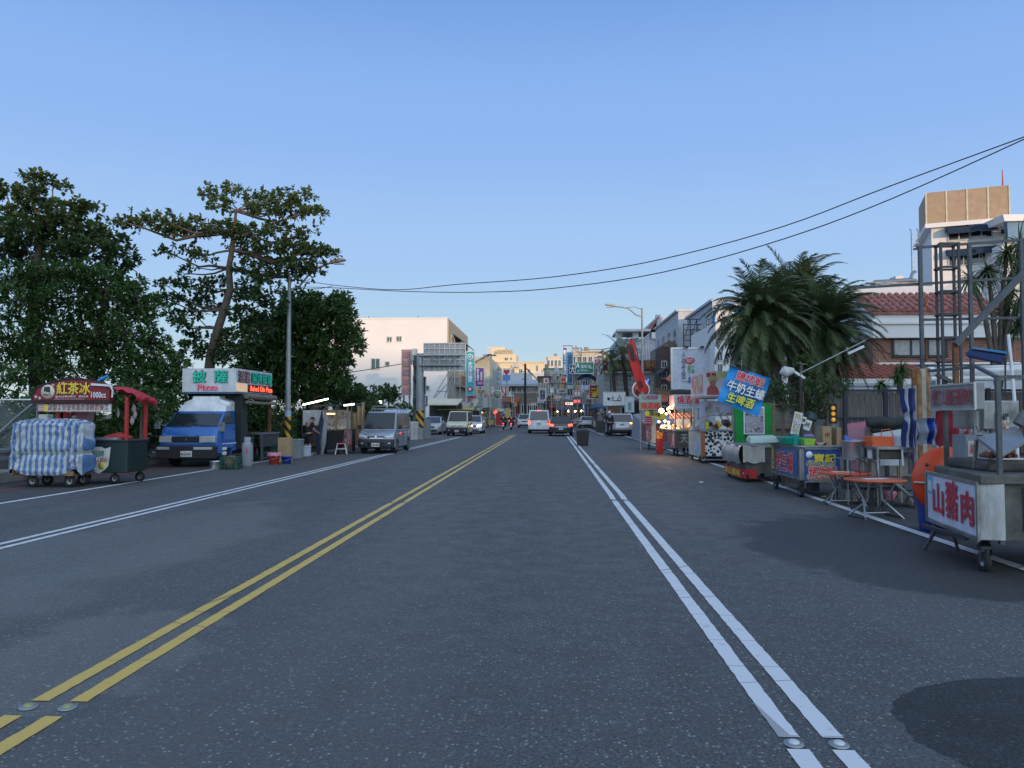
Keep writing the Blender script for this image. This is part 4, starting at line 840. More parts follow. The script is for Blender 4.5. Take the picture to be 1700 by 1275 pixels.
# transparent plastic shelter behind it
t=T('plastic_shelter','clear plastic sheet shelter hanging at the left edge behind the striped cart','shelter',-12.6,18.2)
gp=bpy.data.materials.new('clear plastic sheet'); gp.use_nodes=True; b_=gp.node_tree.nodes['Principled BSDF']; b_.inputs['Base Color'].default_value=(.14,.17,.18,1); b_.inputs['Roughness'].default_value=.18; b_.inputs['Alpha'].default_value=.42
n_=nd(gp.node_tree,'ShaderNodeTexNoise'); n_.inputs['Scale'].default_value=2; rr_=nd(gp.node_tree,'ShaderNodeMapRange'); rr_.inputs[3].default_value=.25; rr_.inputs[4].default_value=.62; gp.node_tree.links.new(n_.outputs['Fac'],rr_.inputs[0]); gp.node_tree.links.new(rr_.outputs[0],b_.inputs['Alpha'])
a0=W(-60,664,18.2).x; a1=W(52,664,17.9).x; zt=W(0,664,18).z
mb=MB(); mb.grid(lambda u,v:V((a0+(a1-a0)*u,18.1+.04*math.sin(u*19)+.06*math.sin(v*6+u*4),.25+(zt-.25)*v)),40,10); mb.build('plastic_sheet',gp,t,world=True)
MB().tube([(a0,18.1,zt),(a1,18.05,zt+.01)],.018,6).build('rail',white,t,world=True)
p1=MB(); p1.tube([W(-30,745,17.9),W(25,695,17.9),W(58,668,17.9)],.035,8); p1.build('brace',galv,t,world=True)
for x in (a0,a1): MB().tube([(x,18.12,0),(x,18.12,zt)],.02,8).build('post',galv,t,world=True)
MB().box(a0,a1-.1,18.0,18.15,.1,.62).build('skirt',dsteel,t,world=True)
# red tea stall
d=17.2; XR=-9.68; XL=-11.5
t=T('tea_stall','red iced tea stall with arched sign, menu strip and dark green counter','market stall',-10.6,d+.5)
B=lambda nm,mb,m,bev=0,par=None,lab=None: mb.build(nm,m,par or t,world=True,bevel=bev,label=lab)
dg_=M_('corrugated dark green panel',(.015,.035,.035),.5); cb=MB(); cb.box(XL+.1,XR,d,d+.85,.26,.98); counter=B('counter',cb,dg_,.02); rb=MB()
for i in range(28): rb.box(XR,XR+.008,d+.03+i*.03,d+.043+i*.03,.28,.96)
B('ribbing',rb,dg_,par=counter); B('counter_top',MB().box(XL+.08,XR+.03,d-.03,d+.9,.98,1.02),dsteel,.008)
for x,y in ((XR-.35,d+.12),(XR-.1,d+.75),(XL+.4,d+.12),(XL+.4,d+.75)): wheel(t,x,y,.12,.045,'y')
po=[(XR-.06,d+.05),(XR-.02,d+.8),(XL+.1,d+.1),(XL+.1,d+.8)]
for x,y in po: B('post',MB().bar((x,y,1.0),(x,y,2.0),.07),redp,.008)
# arch sign
al,ar,zb,ztp=W(57,664,d).x,W(185,664,d).x,W(100,664,d).z,W(110,629,d).z
arc=[(al,zb),(ar,zb),(ar,zb+.24)]+[(ar+(al-ar)*i/16,zb+.24+(ztp-zb-.24)*math.sin(PI*min(1,.12+i/16*.86))) for i in range(1,16)]+[(al,zb+.1)]
MBs=MB().prism([(a-al,b-zb) for a,b in arc],(al,d-.08,zb),(1,0,0),(0,0,1),(0,.16,0)); sg=B('arched_sign',MBs,M_('crimson sign',(.22,.015,.02),.45))
bd=MB(); bd.tube([(a,d-.085,b) for a,b in arc[2:]]+[(al,d-.085,zb)],.018,6,cap=False); B('sign_edge',bd,black); B('sign_base',MB().box(al-.02,ar+.04,d-.1,d+.14,zb-.09,zb-.002),M_('black red board',(.04,.008,.01),.6))
wdt=ar-al; f=lambda u:al+wdt*u
text(t,'紅茶冰',(f(.325),d-.085,zb+.13),(1,0,0),(0,0,1),wdt*.43,.27,yel,.022,deep=.01)
text(t,'1000cc',(f(.77),d-.085,zb+.05),(1,0,0),(0,0,1),wdt*.19,.13,whl,.02,deep=.01)
dc=MB().lathe((f(.205),d-.082,zb+.19),[(0,-.012),(.16,-.012),(.16,0)],24,axis='y'); B('badge',dc,M_('cream disc',(.75,.68,.55),.5)); text(t,'喝',(f(.165),d-.097,zb+.17),(1,0,0),(0,0,1),.14,.13,blk,.03); text(t,'ザゼク',(f(.155),d-.097,zb+.085),(1,0,0),(0,0,1),.17,.06,blk,.02)
text(t,'純正古早味決明紅茶',(f(.35),d-.085,zb+.055),(1,0,0),(0,0,1),wdt*.22,.045,whl,.01); text(t,'野中紅茶',(f(.61),d-.085,zb+.055),(1,0,0),(0,0,1),wdt*.12,.045,whl,.01)
for u,v in ((.05,.06),(.1,.03),(.4,.37),(.27,.33),(.32,.06)):
    q=MB(); q.lathe((f(u),d-.083,zb+v),[(0,-.006),(.026,-.006),(.026,0)],10,axis='y')
    for k in range(4): a=rad(30+40*k); q.lathe((f(u)+.035*math.cos(a),d-.083,zb+v+.035*math.sin(a)),[(0,-.006),(.011,-.006),(.011,0)],6,axis='y')
    B('paw_mark',q,M_('pale pink paint',(.7,.5,.5),.5))
ld=MB()
for i in range(34): ld.lathe((f(.3)+i*.021,d-.1,zb+.018),[(0,-.008),(.007,-.004),(.007,0)],6,axis='y')
B('bead_trim',ld,whl)
# menu strip
ml,mr,mz0,mz1=R(66,187,667,683,d); mn=B('menu_strip',MB().box(ml,mr,d-.06,d-.04,mz0,mz1),paper)
text(mn,'紅茶冰奶茶冰冬瓜茶檸檬紅茶\n決明子茶綠茶青茶烏龍茶梅子\n蜂蜜多多茶百香紅茶鮮奶茶冰',(ml+.24,d-.062,mz0+.02),(1,0,0),(0,0,1),(mr-ml)*.83,(mz1-mz0)*.82,M_('faded dark red ink',(.25,.05,.05),.6),.01)
for i in range(5): B('menu_stripe',MB().box(ml,ml+.14,d-.064,d-.0605,mz0+.005+i*.042,mz0+.02+i*.042),redp)
B('price_tag',MB().box(ml+.15,ml+.225,d-.066,d-.0605,mz0,mz1),yel); 
hg=MB()
for i in range(26): x=ml+(mr-ml)*i/26; hg.prism([(0,0),(.03,0),(.015,-.03)],(x,d-.055,mz0),(1,0,0),(0,0,1),(0,.006,0))
B('bunting',hg,redp)
# red tarpaulin roof to the right
rt_=M_('crumpled red tarpaulin',(.5,.02,.03),.4,bump=.5,bscale=9); mb=MB()
def roof(u,v):
    x=XR+.14-.8*u; y=d+.02+1.0*v
    return V((x,y,1.98+.3*math.sin(PI*min(1,.1+u*.6))*(.55+.45*math.sin(PI*(.1+.8*v)))+.02*math.sin(u*21+v*18)-.1*v))
mb.grid(roof,18,18); B('red_roof',mb,rt_); mb=MB(); mb.grid(lambda u,v:roof(0,u)+V((.0+.04*math.sin(v*PI)+.02*math.sin(u*17),0,-.13*v-.03*math.sin(u*9)*v)),30,4); B('roof_valance',mb,rt_)
for i,(px,py,s) in enumerate(((222,680,.05),(224,690,.04),(219,700,.05),(209,692,.035),(196,688,.03))): 
    p=W(px,py,18.0); q=MB(); q.tube([p+V((0,0,.14)),p+V((.01,0,.05)),p,p+V((.0,0,-.08))],[.01,s,s*1.1,.01],8); B('plastic_bag',q,M_('pale pink bag',(.6,.5,.5),.4))
# things seen inside
for i,(a,b,c,e,m) in enumerate(((68,84,688,700,paper),(98,110,684,700,M_('brown box',(.2,.08,.03),.7)),(104,113,684,700,redp),(130,152,684,705,M_('dusty pink cloth',(.3,.15,.17),.9)),(123,131,690,702,M_('spotted yellow box',(.45,.4,.25),.8)))):
    u0,u1,v0,v1=R(a,b,c,e,d+.6); B('shelf_item',MB().box(u0,u1,d+.5,d+.7,v0,v1),m,.01)
bl=MB(); bl.tube([W(163,632,d),W(179,624,d)],.035,8); B('blue_roll',bl,M_('sky blue plastic',(.03,.25,.6),.5)); B('lamp_arm',MB().tube([W(170,636,d),W(172,628,d),W(168,622,d)],.015,6),dsteel)
tb=MB(); tb.bar(W(152,638,d-.12),W(182,640,d-.12),.05); B('tube_lamp',tb,white); B('lamp_drop',MB().tube([W(182,640,d-.12),W(187,648,d-.1),W(186,660,d-.1)],.02,6),white)
fd=MB(); fd.tube([(XR-.7,d+.3,1.06),(XR-.35,d+.3,1.1),(XR-.1,d+.35,1.05)],[.05,.09,.04],8); B('red_cloth_bundle',fd,redp); B('tray',MB().box(XR-.75,XR-.25,d-.02,d+.25,1.02,1.07),alu)
# sticker on the counter face (plain animals)
sk_=[(-.0,.0),(.08,.06),(.1,.2),(.16,.3),(.3,.5),(.66,.5),(.8,.46),(1.0,.5),(.97,.3),(.92,.1),(.8,.02),(.6,-.06),(.4,-.02),(.2,-.05)]
sx0,sx1,sz0,sz1=R(138,184,742,786,d); st=MB().prism([(a*(sx1-sx0),(b+.06)/.56*(sz1-sz0)) for a,b in sk_],(sx0,d-.012,sz0),(1,0,0),(0,0,1),(0,.008,0)); stk=B('sticker',st,paper)
text(stk,'招牌',(sx0+.2,d-.013,sz0+.38),(1,0,0),(0,0,1),.3,.15,M_('teal ink',(.05,.3,.25),.5),.02); text(stk,'1000',(sx0+.36,d-.013,sz0+.27),(1,0,0),(0,0,1),.22,.09,M_('pink ink',(.5,.15,.2),.5),.02)
for (px,py,r,m) in ((144,758,.075,M_('brown ink',(.3,.12,.06),.6)),(161,763,.07,whl),(149,772,.085,M_('orange ink',(.55,.25,.08),.6)),(170,773,.09,M_('yellow ink',(.7,.6,.15),.6))):
    p=W(px,py,d); q=MB(); q.lathe((p.x,d-.013,p.z),[(0,-.004),(r,-.004),(r,0)],18,axis='y')
    for s in (-1,1): q.prism([(s*r*.35,r*.8),(s*r*.9,r*.55),(s*r*.85,r*1.15)],(p.x,d-.017,p.z),(1,0,0),(0,0,1),(0,.004,0))
    for s in (-1,1): q.lathe((p.x+s*r*.3,d-.018,p.z+r*.1),[(0,-.002),(r*.1,-.002),(r*.1,0)],8,m=1,axis='y')
    q.build('sticker_animal',[m,blk],stk,world=True)
# ---- goods in front of the pizza truck
def pot(label,x,y,r,h,m,nm='cooking_pot',cat='pot'):
    o=MB().lathe((x,y,0),[(0,.01),(r*.96,.0),(r,.02),(r,h),(r*1.06,h+.005),(r*1.06,h-.01),(r*.97,h-.02),(r*.93,.03),(0,.03)],24); return tag(o.build(nm,m),label,cat)
def bucket(label,x,y,r,h,m,extra=None):
    t=thing('bucket',label,'bucket',(x,y,0)); MB().lathe((0,0,0),[(0,.0),(r*.76,0),(r,h),(r*1.07,h),(r*1.07,h-.025),(r*.97,h-.02),(r*.74,.02),(0,.02)],22).build('tub',m,t)
    MB().tube([(-r*1.02,0,h-.03),(-r*.8,-r*.6,h-.09),(0,-r*1.1,h-.14),(r*.8,-r*.6,h-.09),(r*1.02,0,h-.03)],.006,5).build('handle',galv,t)
    if extra:
        mb=MB(); mb.grid(lambda u,v:V((math.cos(2*PI*u)*r*(1.12-.9*v*v)+.01*math.sin(u*40),math.sin(2*PI*u)*r*(1.12-.9*v*v),h+.02+.05*math.sin(v*PI)+.012*math.sin(u*50)-.05*(v<.1))),36,6); mb.build('liner_bag',extra,t)
    return t
def crate(label,x0,x1,y0,y1,z0,h,m,name='crate',rz=0,group=None):
    cx,cy=(x0+x1)/2,(y0+y1)/2; t=thing(name,label,'crate',(cx,cy,z0),rz,group); hx,hy=(x1-x0)/2,(y1-y0)/2; mb=MB(); b=.018
    for z in (0,h*.25,h*.5,h*.75,h-b):
        for s in (-1,1): mb.box(-hx,hx,s*hy-b/2,s*hy+b/2,z,z+b); mb.box(s*hx-b/2,s*hx+b/2,-hy,hy,z,z+b)
    n=int(hx*2/.06)
    for i in range(n+1):
        for s in (-1,1): xx=-hx+2*hx*i/n; mb.box(xx-.006,xx+.006,s*hy-.007,s*hy+.007,0,h)
    n=int(hy*2/.06)
    for i in range(n+1):
        for s in (-1,1): yy=-hy+2*hy*i/n; mb.box(s*hx-.007,s*hx+.007,yy-.006,yy+.006,0,h)
    for sx in (-1,1):
        for sy in (-1,1): mb.box(sx*hx-b,sx*hx+b,sy*hy-b,sy*hy+b,0,h)
    mb.build('lattice',m,t); MB().box(-hx,hx,-hy,hy,0,.015).build('bottom',m,t); return t
p=G(356,780); pot('dented aluminium pot on the ground by the blue truck wheel',p.x,p.y+.15,.19,.24,alu)
a=G(366,780); b2=G(398,779); c=crate('dark green lattice crate on the ground beside the pot',a.x,b2.x,a.y,a.y+.4,0,.37,greenpl); MB().lathe((0,0,.05),[(0,.0),(.2,.02),(.24,.18),(.2,.27),(.1,.35),(0,.35)],12).build('bag_inside',M_('brown sack',(.12,.1,.07),.9),c)
p=G(407,776); t=thing('gas_cylinder','tall grey gas cylinder standing beside the crate','gas cylinder',(p.x,p.y+.15,0))
MB().lathe((0,0,0),[(.13,0),(.15,.0),(.15,.05),(.155,.06),(.16,.1),(.16,.62),(.14,.72),(.08,.78),(.04,.8),(0,.8)],22).build('tank',M_('grey tank paint',(.25,.28,.31),.5,grime=.3),t); MB().lathe((0,0,.76),[(.1,0),(.105,.15),(.09,.15),(.085,.0)],18).build('collar',M_('grey tank paint',(.25,.28,.31),.5),t); MB().cyl((0,0,.8),.02,.08,8).build('valve',alu,t)
text(t,'瓦斯行',(p.x+.02,p.y-.01,.4),(1,0,0),(0,0,1),.05,.2,redlet,.02,vert=True)
p=G(453,771); bucket('orange red bucket with a pink bag liner',p.x,p.y+.1,.19,.3,M_('orange red plastic',(.6,.08,.04),.45),M_('thin pink bag',(.6,.2,.3),.4))
p=G(474,770); bucket('dark blue bucket near the street lamp base',p.x,p.y+.1,.17,.24,M_('blue plastic',(.03,.07,.45),.45))
a=G(452,769); o=MB().box(a.x,a.x+.42,a.y+.5,a.y+.75,0,.82).build('cardboard_box',card,bevel=.006); tag(o,'tall worn cardboard box behind the two buckets','box')
a=G(442,765); crate('dark green crate stacked above the red bucket, beside the worktop',a.x-.25,a.x+.35,a.y+.5,a.y+.9,.0,.55,greenpl)
a=G(470,763); o=MB(); o.box(a.x,a.x+.42,a.y+.5,a.y+1,0,.66); o.box(a.x-.02,a.x+.44,a.y+.48,a.y+1.02,.64,.7); tag(o.build('storage_bin',grayp,bevel=.02),'upright grey bin at the foot of the left street lamp','bin')
x0,x1,z0,z1=R(446,476,711,730,31); o=MB(); o.box(x0,x1,31,31.5,z0,z1-.04); o.box(x0-.02,x1+.02,30.98,31.52,z1-.04,z1); o.box(x0+.05,x1-.05,31.05,31.45,0,z0); tag(o.build('storage_box',M_('dull green plastic',(.1,.16,.16),.5),bevel=.015),'dull green lidded box raised on a stand left of the street lamp','box')
x0,x1,z0,z1=R(455,465,705,711,31.1); tag(MB().box(x0,x1,31.1,31.3,z0-.02,z1).build('tray',M_('lime plastic',(.1,.35,.08),.5)),'small lime tray resting on the green lidded box','tray')
x0,x1,z0,z1=R(458,474,698,704,31.3); pn=MB(); pn.box(x0,x1,31.4,31.42,z0,z1); pn.box((x0+x1)/2-.02,(x0+x1)/2+.02,31.41,31.43,0,z0); tag(pn.build('notice_board',paper),'small white notice standing above the green box','sign')
# left street lamp
def striped(parent,x,y,r,z0,z1):
    m=stripes('yellow and black hazard bands','Z',.24,((.75,.42,.03),(.015,.015,.015)),.5); mb=MB()
    def fn(u,v): a=2*PI*u; return V((x+math.cos(a)*r,y+math.sin(a)*r,z0+(z1-z0)*v))
    mb.grid(fn,16,8); o=mb.build('hazard_sleeve',stripes('diagonal hazard bands','X',.3,((.75,.42,.03),(.015,.015,.015)),.5,diag=.8),parent,world=True); return o
lampm=M_('grey lamp pole',(.3,.32,.33),.5,.4,grime=.2)
def lamppost(label,x,y,h,reach,rise,r=.09,band=True,name='street_lamp'):
    t=T(name,label,'street lamp',x,y); MB().tube([(x,y,0),(x,y,h*.5),(x,y,h)],[r,r*.85,r*.6],14).build('pole',lampm,t,world=True)
    MB().box(x-.2,x+.2,y-.2,y+.2,0,.04).build('base_plate',galv,t,world=True)
    s=1 if reach>0 else -1; a=abs(reach)
    arm=MB(); arm.tube([(x,y,h-.45),(x+s*a*.18,y,h-.3),(x+s*a*.36,y,h+rise*.25),(x+s*a*.5,y,h+rise*.55),(x+s*a*.75,y,h+rise*.85)],.04,8); arm.build('arm',lampm,t,world=True)
    st=MB(); st.tube([(x,y,h),(x+s*a*.2,y,h+rise*.3+.1),(x+s*a*.35,y,h+rise*.4+.05),(x+s*a*.5,y,h+rise*.5)],.022,6); st.build('stay',lampm,t,world=True)
    hd=MB(); hd.prism([(0,-.04),(a*.28,-.01),(a*.28,.05),(a*.2,.1),(a*.05,.1),(0,.05)],(x+s*a*.73,y-.13,h+rise*.83),V((s,0,.16)).normalized(),(0,0,1),(0,.26,0)); hd.build('lamp_head',M_('lamp head',(.35,.34,.32),.5),t,world=True,bevel=.02)
    gl=MB(); gl.box(min(x+s*a*.8,x+s*a*.98),max(x+s*a*.8,x+s*a*.98),y-.09,y+.09,h+rise*.83-.055,h+rise*.83-.02); gl.build('lamp_glass',lampg,t,world=True)
    if band: striped(t,x,y,r+.012,.62,1.52); MB().cyl((x,y,1.52),r+.012,.22,14).build('pale_band',M_('pale blue wrap',(.35,.45,.6),.6),t,world=True)
    MB().lathe((x,y,h),[(r*.62,0),(r*.75,.04),(r*.5,.1),(0,.12)],12).build('finial',lampm,t,world=True); return t
d=30; x=W(478,690,d).x; lamppost('tall grey street lamp with hazard bands beside the pizza truck',x,d,W(478,463,d).z,W(573,440,d).x-x,.75,.11)
# papered stall and its stuff
d=31; t=T('food_stall','small stall with a flat canopy, hanging tube lamp and a wall of papers','market stall',W(548,690,d).x,d+.5)
B=lambda nm,mb,m,bev=0,par=None,lab=None: mb.build(nm,m,par or t,world=True,bevel=bev,label=lab)
x0,x1,z0,z1=R(502,540,681,706,d+1.4); bk=B('paper_wall',MB().box(x0,x1+.9,d+1.4,d+1.43,z0,z1),photos('paper sheets',1.6,((.6,.6,.62),(.5,.51,.54),(.66,.66,.66),(.35,.36,.38)),.62))
x0,x1,z0,z1=R(543,582,682,712,d+.9); B('paper_wall',MB().box(x0,x1,d+.9,d+.93,z0,z1),photos('paper sheets fine',3,((.6,.6,.6),(.4,.38,.36),(.62,.62,.62),(.25,.2,.16)),.6))
x0,x1,z0,z1=R(526,591,670,675,d); cm=MB(); cm.hexa([(x0,d-.2,z0),(x1,d-.2,z0+.06),(x1,d+1,z0+.1),(x0,d+1,z0),(x0,d-.2,z0+.05),(x1,d-.2,z0+.11),(x1,d+1,z0+.15),(x0,d+1,z0+.05)]); B('canopy',cm,dsteel)
for px in (540,558,577): 
    xx=W(px,690,d).x; B('post',MB().bar((xx,d,0),(xx,d,z0+.02),.07),wood)
B('white_lamp',MB().bar(W(571,673,d-.25),W(588,671,d-.25),.06),M_('lit white lamp',(1,1,1),.3,emis=(.85,.93,1),es=5))
B('tube_lamp',MB().tube([W(503,672,d-.3),W(545,662,d-.3)],.028,8),M_('lit tube lamp',(1,1,1),.3,emis=(1,.96,.9),es=9)); B('lamp_stay',MB().tube([W(545,662,d-.3),W(560,668,d),W(532,658,d+.2)],.008,4),dsteel)
B('lamp_post',MB().tube([W(502,690,d-.3)*1,W(503,672,d-.3)],.02,6).tube([V((W(502,690,d-.3).x,d-.3,0)),W(502,690,d-.3)],.02,6),dsteel)
B('warm_lamp',MB().bar(W(542,687,d+.3),W(556,687,d+.3),.06),M_('warm lit strip',(1,.6,.3),.4,emis=(1,.5,.2),es=4))
x0,x1,z0,z1=R(536,567,714,746,d-.4); B('black_counter',MB().hexa([(x0+.1,d-.4,z0),(x1-.08,d-.4,z0+.05),(x1-.08,d+.3,z0),(x0+.1,d+.3,z0),(x0-.02,d-.4,z1-.05),(x1+.02,d-.4,z1),(x1+.02,d+.3,z1),(x0,d+.3,z1-.05)]),cloth_k)
x0,x1,z0,z1=R(568,584,713,738,d); B('poster',MB().box(x0,x1,d-.02,d,z0,z1),photos('dark red poster',6,((.05,.05,.09),(.3,.08,.08),(.1,.1,.16),(.35,.3,.3)),2)); B('side_table',MB().box(x0,x1,d,d+.6,z0-.3,z1+.02),dsteel)
for px in (543,562): wheel(t,W(px,690,d).x,d-.1,.12,.05)
q=MB()
for i in range(9):
    a=W(545+i*4.2,689,d+.1); q.tube([a,a+V((.02,0,-.12)),a+V((.07,0,-.18)),a+V((.1,0,-.05))],.008,5)
B('hanging_hooks',q,black)
q=MB()
for i in range(14): a=W(545+i*2,712-(i%3),d+.1); q.lathe(a,[(0,-.06),(.06,-.05),(.08,0),(.04,.05),(0,.06)],8)
B('food_display',q,photos('pale food',12,((.5,.45,.3),(.3,.35,.15),(.6,.6,.55),(.4,.2,.1)),2))
def stool(label,x,y,m,sc=1,top=None,group=None,name='plastic_stool',h=.45):
    t=thing(name,label,'stool',(x,y,0),.3,group); r=.16*sc
    MB().box(-r,r,-r,r,h-.05,h).build('seat',top or m,t,bevel=.02)
    for sx in (-1,1):
        for sy in (-1,1): MB().bar((sx*r*.85,sy*r*.85,h-.03),(sx*r*1.3,sy*r*1.3,0),.05,.035).build('leg',m,t)
    mb=MB()
    for s in (-1,1): mb.box(-r*1.05,r*1.05,s*r*1.05-.01,s*r*1.05+.01,h*.45,h*.53); mb.box(s*r*1.05-.01,s*r*1.05+.01,-r*1.05,r*1.05,h*.45+.002,h*.53-.002)
    mb.build('stretcher',m,t); return t
p=G(566,754); stool('pale plastic stool with a pink cushion before the black counter',p.x,p.y,M_('pale plastic',(.5,.52,.55),.5),1.1,M_('pink plastic',(.6,.1,.2),.5))
a=G(496,758); b2=G(512,758); o=MB(); o.box(a.x,b2.x,a.y,a.y+.35,0,.38); o.box(a.x-.01,b2.x+.01,a.y-.01,a.y+.36,.34,.4); tag(o.build('cool_box',M_('pale cool box',(.5,.55,.6),.5),bevel=.02),'pale blue lidded cool box at the feet of the man in black','cool box')
a=G(489,757); tag(MB().box(a.x,a.x+.2,a.y+.1,a.y+.5,0,.3).build('carton',card,bevel=.005),'small brown carton left of the pale cool box','box')
for i,(px,lab,m) in enumerate(((528,'folded dark blue parasol leaning on the stall',navy),(535,'folded grey parasol leaning on the stall',grayp))):
    p=W(px,690,30.4); p.z=0; tag(MB().tube([p,p+V((.05,0,.5)),p+V((.1,.1,1.3)),p+V((.12,.12,1.75))],[.05,.12,.09,.015],10).build('folded_parasol',m),lab,'parasol')
# beige cloth screen
mb=MB(); a=W(583,690,34); b2=W(604,690,34); mb.grid(lambda u,v:V((lerp(a.x,b2.x,u),34+.08*math.sin(u*20),.25+(1.35+.5*u+.1*math.sin(u*14))*v)),24,8); t=T('cloth_screen','sagging beige cloth screen between the stall and grey minivan','screen',(a.x+b2.x)/2,34); mb.build('cloth',M_('beige cloth',(.45,.33,.2),.9),t,world=True)
for xx in (a.x,b2.x): MB().cyl((xx,34.05,0),.03,2.2,8).build('pole',wood,t,world=True)
# grey cabinet, tall lit lamp pole by the minivan
d=45; x=W(638,690,d).x; t=T('work_lamp','bare bright bulb on a thin pole behind the grey minivan','lamp',W(631,690,d).x,d); p=W(631,668,d); MB().tube([(p.x,d,0),(p.x,d,p.z)],.025,6).build('pole',dsteel,t,world=True); MB().lathe(p,[(0,-.1),(.09,-.05),(.1,.03),(.04,.1),(0,.1)],12).build('bulb',M_('bright bulb',(1,1,1),.3,emis=(1,.97,.9),es=14),t,world=True)
# ---------------------------------------------------------------- right side stalls
def PB(mb,a,b,t,u,d,dep,m=0):
    x0,x1,z0,z1=R(a,b,t,u,d); mb.box(x0,x1,d,d+dep,z0,z1,m); return mb
X=V((1,0,0)); Y=V((0,1,0)); ZU=V((0,0,1))
slate=M_('grimy stall metal',(.12,.12,.11),.6,.4,var=.6,grime=.8); pale=M_('pale sign sheet',(.52,.54,.62),.55,grime=.2)
# --- wild boar stall, nearest on the right
t=thing('boar_stall','grimy steel barbecue stall at the right edge with red characters on its white sign','market stall',(5.1,8.3,0))
B=lambda nm,mb,m,bev=0,par=None,lab=None: mb.build(nm,m,par or t,world=True,bevel=bev,label=lab)
def slant(a0,a1,z0,z1,th,off=0):
    """box standing on the ground line a0->a1 with its face toward the road"""
    a0=V(a0);a1=V(a1); dv=(a1-a0).normalized(); nn=V((dv.y,-dv.x,0)); nn=nn if nn.x<0 else -nn
    p=[a0-nn*off,a1-nn*off]; q=[x-nn*th for x in p]; mb=MB(); mb.hexa([V((p[0].x,p[0].y,z0)),V((p[1].x,p[1].y,z0)),V((q[1].x,q[1].y,z0)),V((q[0].x,q[0].y,z0)),V((p[0].x,p[0].y,z1)),V((p[1].x,p[1].y,z1)),V((q[1].x,q[1].y,z1)),V((q[0].x,q[0].y,z1))]); return mb,dv,nn
gA=W(1539,783,9.55); gB=W(1624,803,8.0); z1s=(gA.z+gB.z)/2; zb=W(1539,862,9.55).z
FA=V((gA.x,gA.y,0)); FB=V((gB.x,gB.y,0))
mb,dv,nn=slant(FA,FB,zb,z1s,.24); sb=B('lower_sign_box',mb,M_('soot streaked white box',(.45,.46,.46),.6,grime=1.0),.006)
mb,_,_=slant(FA+dv*.03,FB-dv*.03,zb+.03,z1s-.03,.01,-.008); sf=B('sign_face',mb,M_('pale lilac sign sheet',(.62,.62,.72),.5,grime=.12),par=sb)
for nm,u0,u1 in (('山',.17,.38),('豬',.44,.66),('肉',.73,.94)):
    Pp=FA.lerp(FB,u0)+nn*.012; text(t,nm,(Pp.x,Pp.y,zb+.12),FB-FA,ZU,(FB-FA).length*(u1-u0),(z1s-zb)*(.6 if nm!='豬' else .72),M_('brush red lettering',(.5,.025,.05),.5,var=.1),.028)
mb,_,_=slant(FA.lerp(FB,.04),FA.lerp(FB,.14),z1s-.24,z1s-.04,.004,-.014); B('blue_notice',mb,M_('pale blue notice',(.12,.42,.62),.5)); mb,_,_=slant(FA.lerp(FB,.055),FA.lerp(FB,.125),z1s-.21,z1s-.09,.003,-.018); B('notice_paper',mb,paper)
# frame edging of the sign box
ed=MB(); 
for z in (zb,z1s): ed.bar(FA+V((0,0,z))+nn*.008,FB+V((0,0,z))+nn*.008,.03)
for q in (FA,FB): ed.bar(q+V((0,0,zb))+nn*.008,q+V((0,0,z1s))+nn*.008,.03)
B('sign_frame',ed,steel)
# cart body behind
cx0=FB.x+.24; 
B('cabinet',MB().box(cx0,cx0+1.5,8.05,9.4,.32,.92),slate,.01); B('cabinet_panel',MB().box(cx0+.22,cx0+1.45,8.03,8.049,.42,.86),M_('oily yellow brown metal',(.13,.11,.05),.5,.4,var=.7,scale=4,grime=.7))
B('worktop',MB().hexa([(FB.x+.0,7.96,.9),(cx0+1.6,7.96,.9),(cx0+1.6,9.5,.9),(FA.x+.06,9.5,.9),(FB.x+.0,7.96,.99),(cx0+1.6,7.96,.99),(cx0+1.6,9.5,.99),(FA.x+.06,9.5,.99)]),slate,.01)
B('stone_slab',MB().box(cx0+.12,cx0+.75,8.5,9.35,.991,1.1),M_('sooty stone slab',(.09,.085,.075),.85,var=.5,bump=.4),.03)
for x in (cx0-.18,cx0+1.5): B('axle_frame',MB().bar((x,8.35,.3),(x,9.3,.3),.04),dsteel)
for (x,y,r) in ((cx0-.12,8.15,.1),(cx0+.3,8.9,.1),(cx0+.5,8.2,.1),(cx0+1.4,8.25,.15)): wheel(t,x,y,r,.05)
pl=W(1534,898,9.4); B('prop_leg',MB().bar((pl.x,9.4,0),(FA.x+.1,9.45,zb),.03),dsteel); B('prop_leg',MB().bar((FA.x+.22,9.3,0),(FA.x+.2,9.45,zb),.025),dsteel)
bk=MB(); bk.lathe((cx0+1.05,7.85,.02),[(0,0),(.15,0),(.17,.3),(.16,.3),(.14,.03),(0,.03)],18); B('water_tub',bk,M_('dirty blue grey tub',(.1,.14,.18),.6,grime=.4))
# canopy frame and upper sign
pF=(FB.x+.2,7.98); post=W(1656,626,8.0)
B('post',MB().bar((post.x,8.0,.3),(post.x,8.0,post.z),.042),pipe); pB=W(1570,690,9.55); B('post',MB().bar((pB.x,9.55,.9),(pB.x,9.55,W(1570,625,9.55).z),.045),slate)
e0=W(1542,616,9.6); e1=W(1622,609,9.0); e2=W(1655,626,8.0)
B('canopy_rail',MB().bar(e0,e1,.035),pipe); B('canopy_rail',MB().bar(e1,e2,.035),pipe); B('canopy_rail',MB().bar(e2,(e2.x+1.7,8.05,e2.z+.02),.035),pipe); B('canopy_brace',MB().bar(W(1555,622,9.5),W(1580,634,9.5),.04),slate)
uA=W(1546,640,9.75); uB=W(1619,637,8.75); zt=(uA.z+uB.z)/2; zl=W(1546,680,9.75).z
mb,dv2,nn2=slant((uA.x,uA.y,0),(uB.x,uB.y,0),zl,zt,.1); us=B('upper_sign',mb,M_('dull silver sign',(.33,.34,.35),.55,.2,grime=.5),.004)
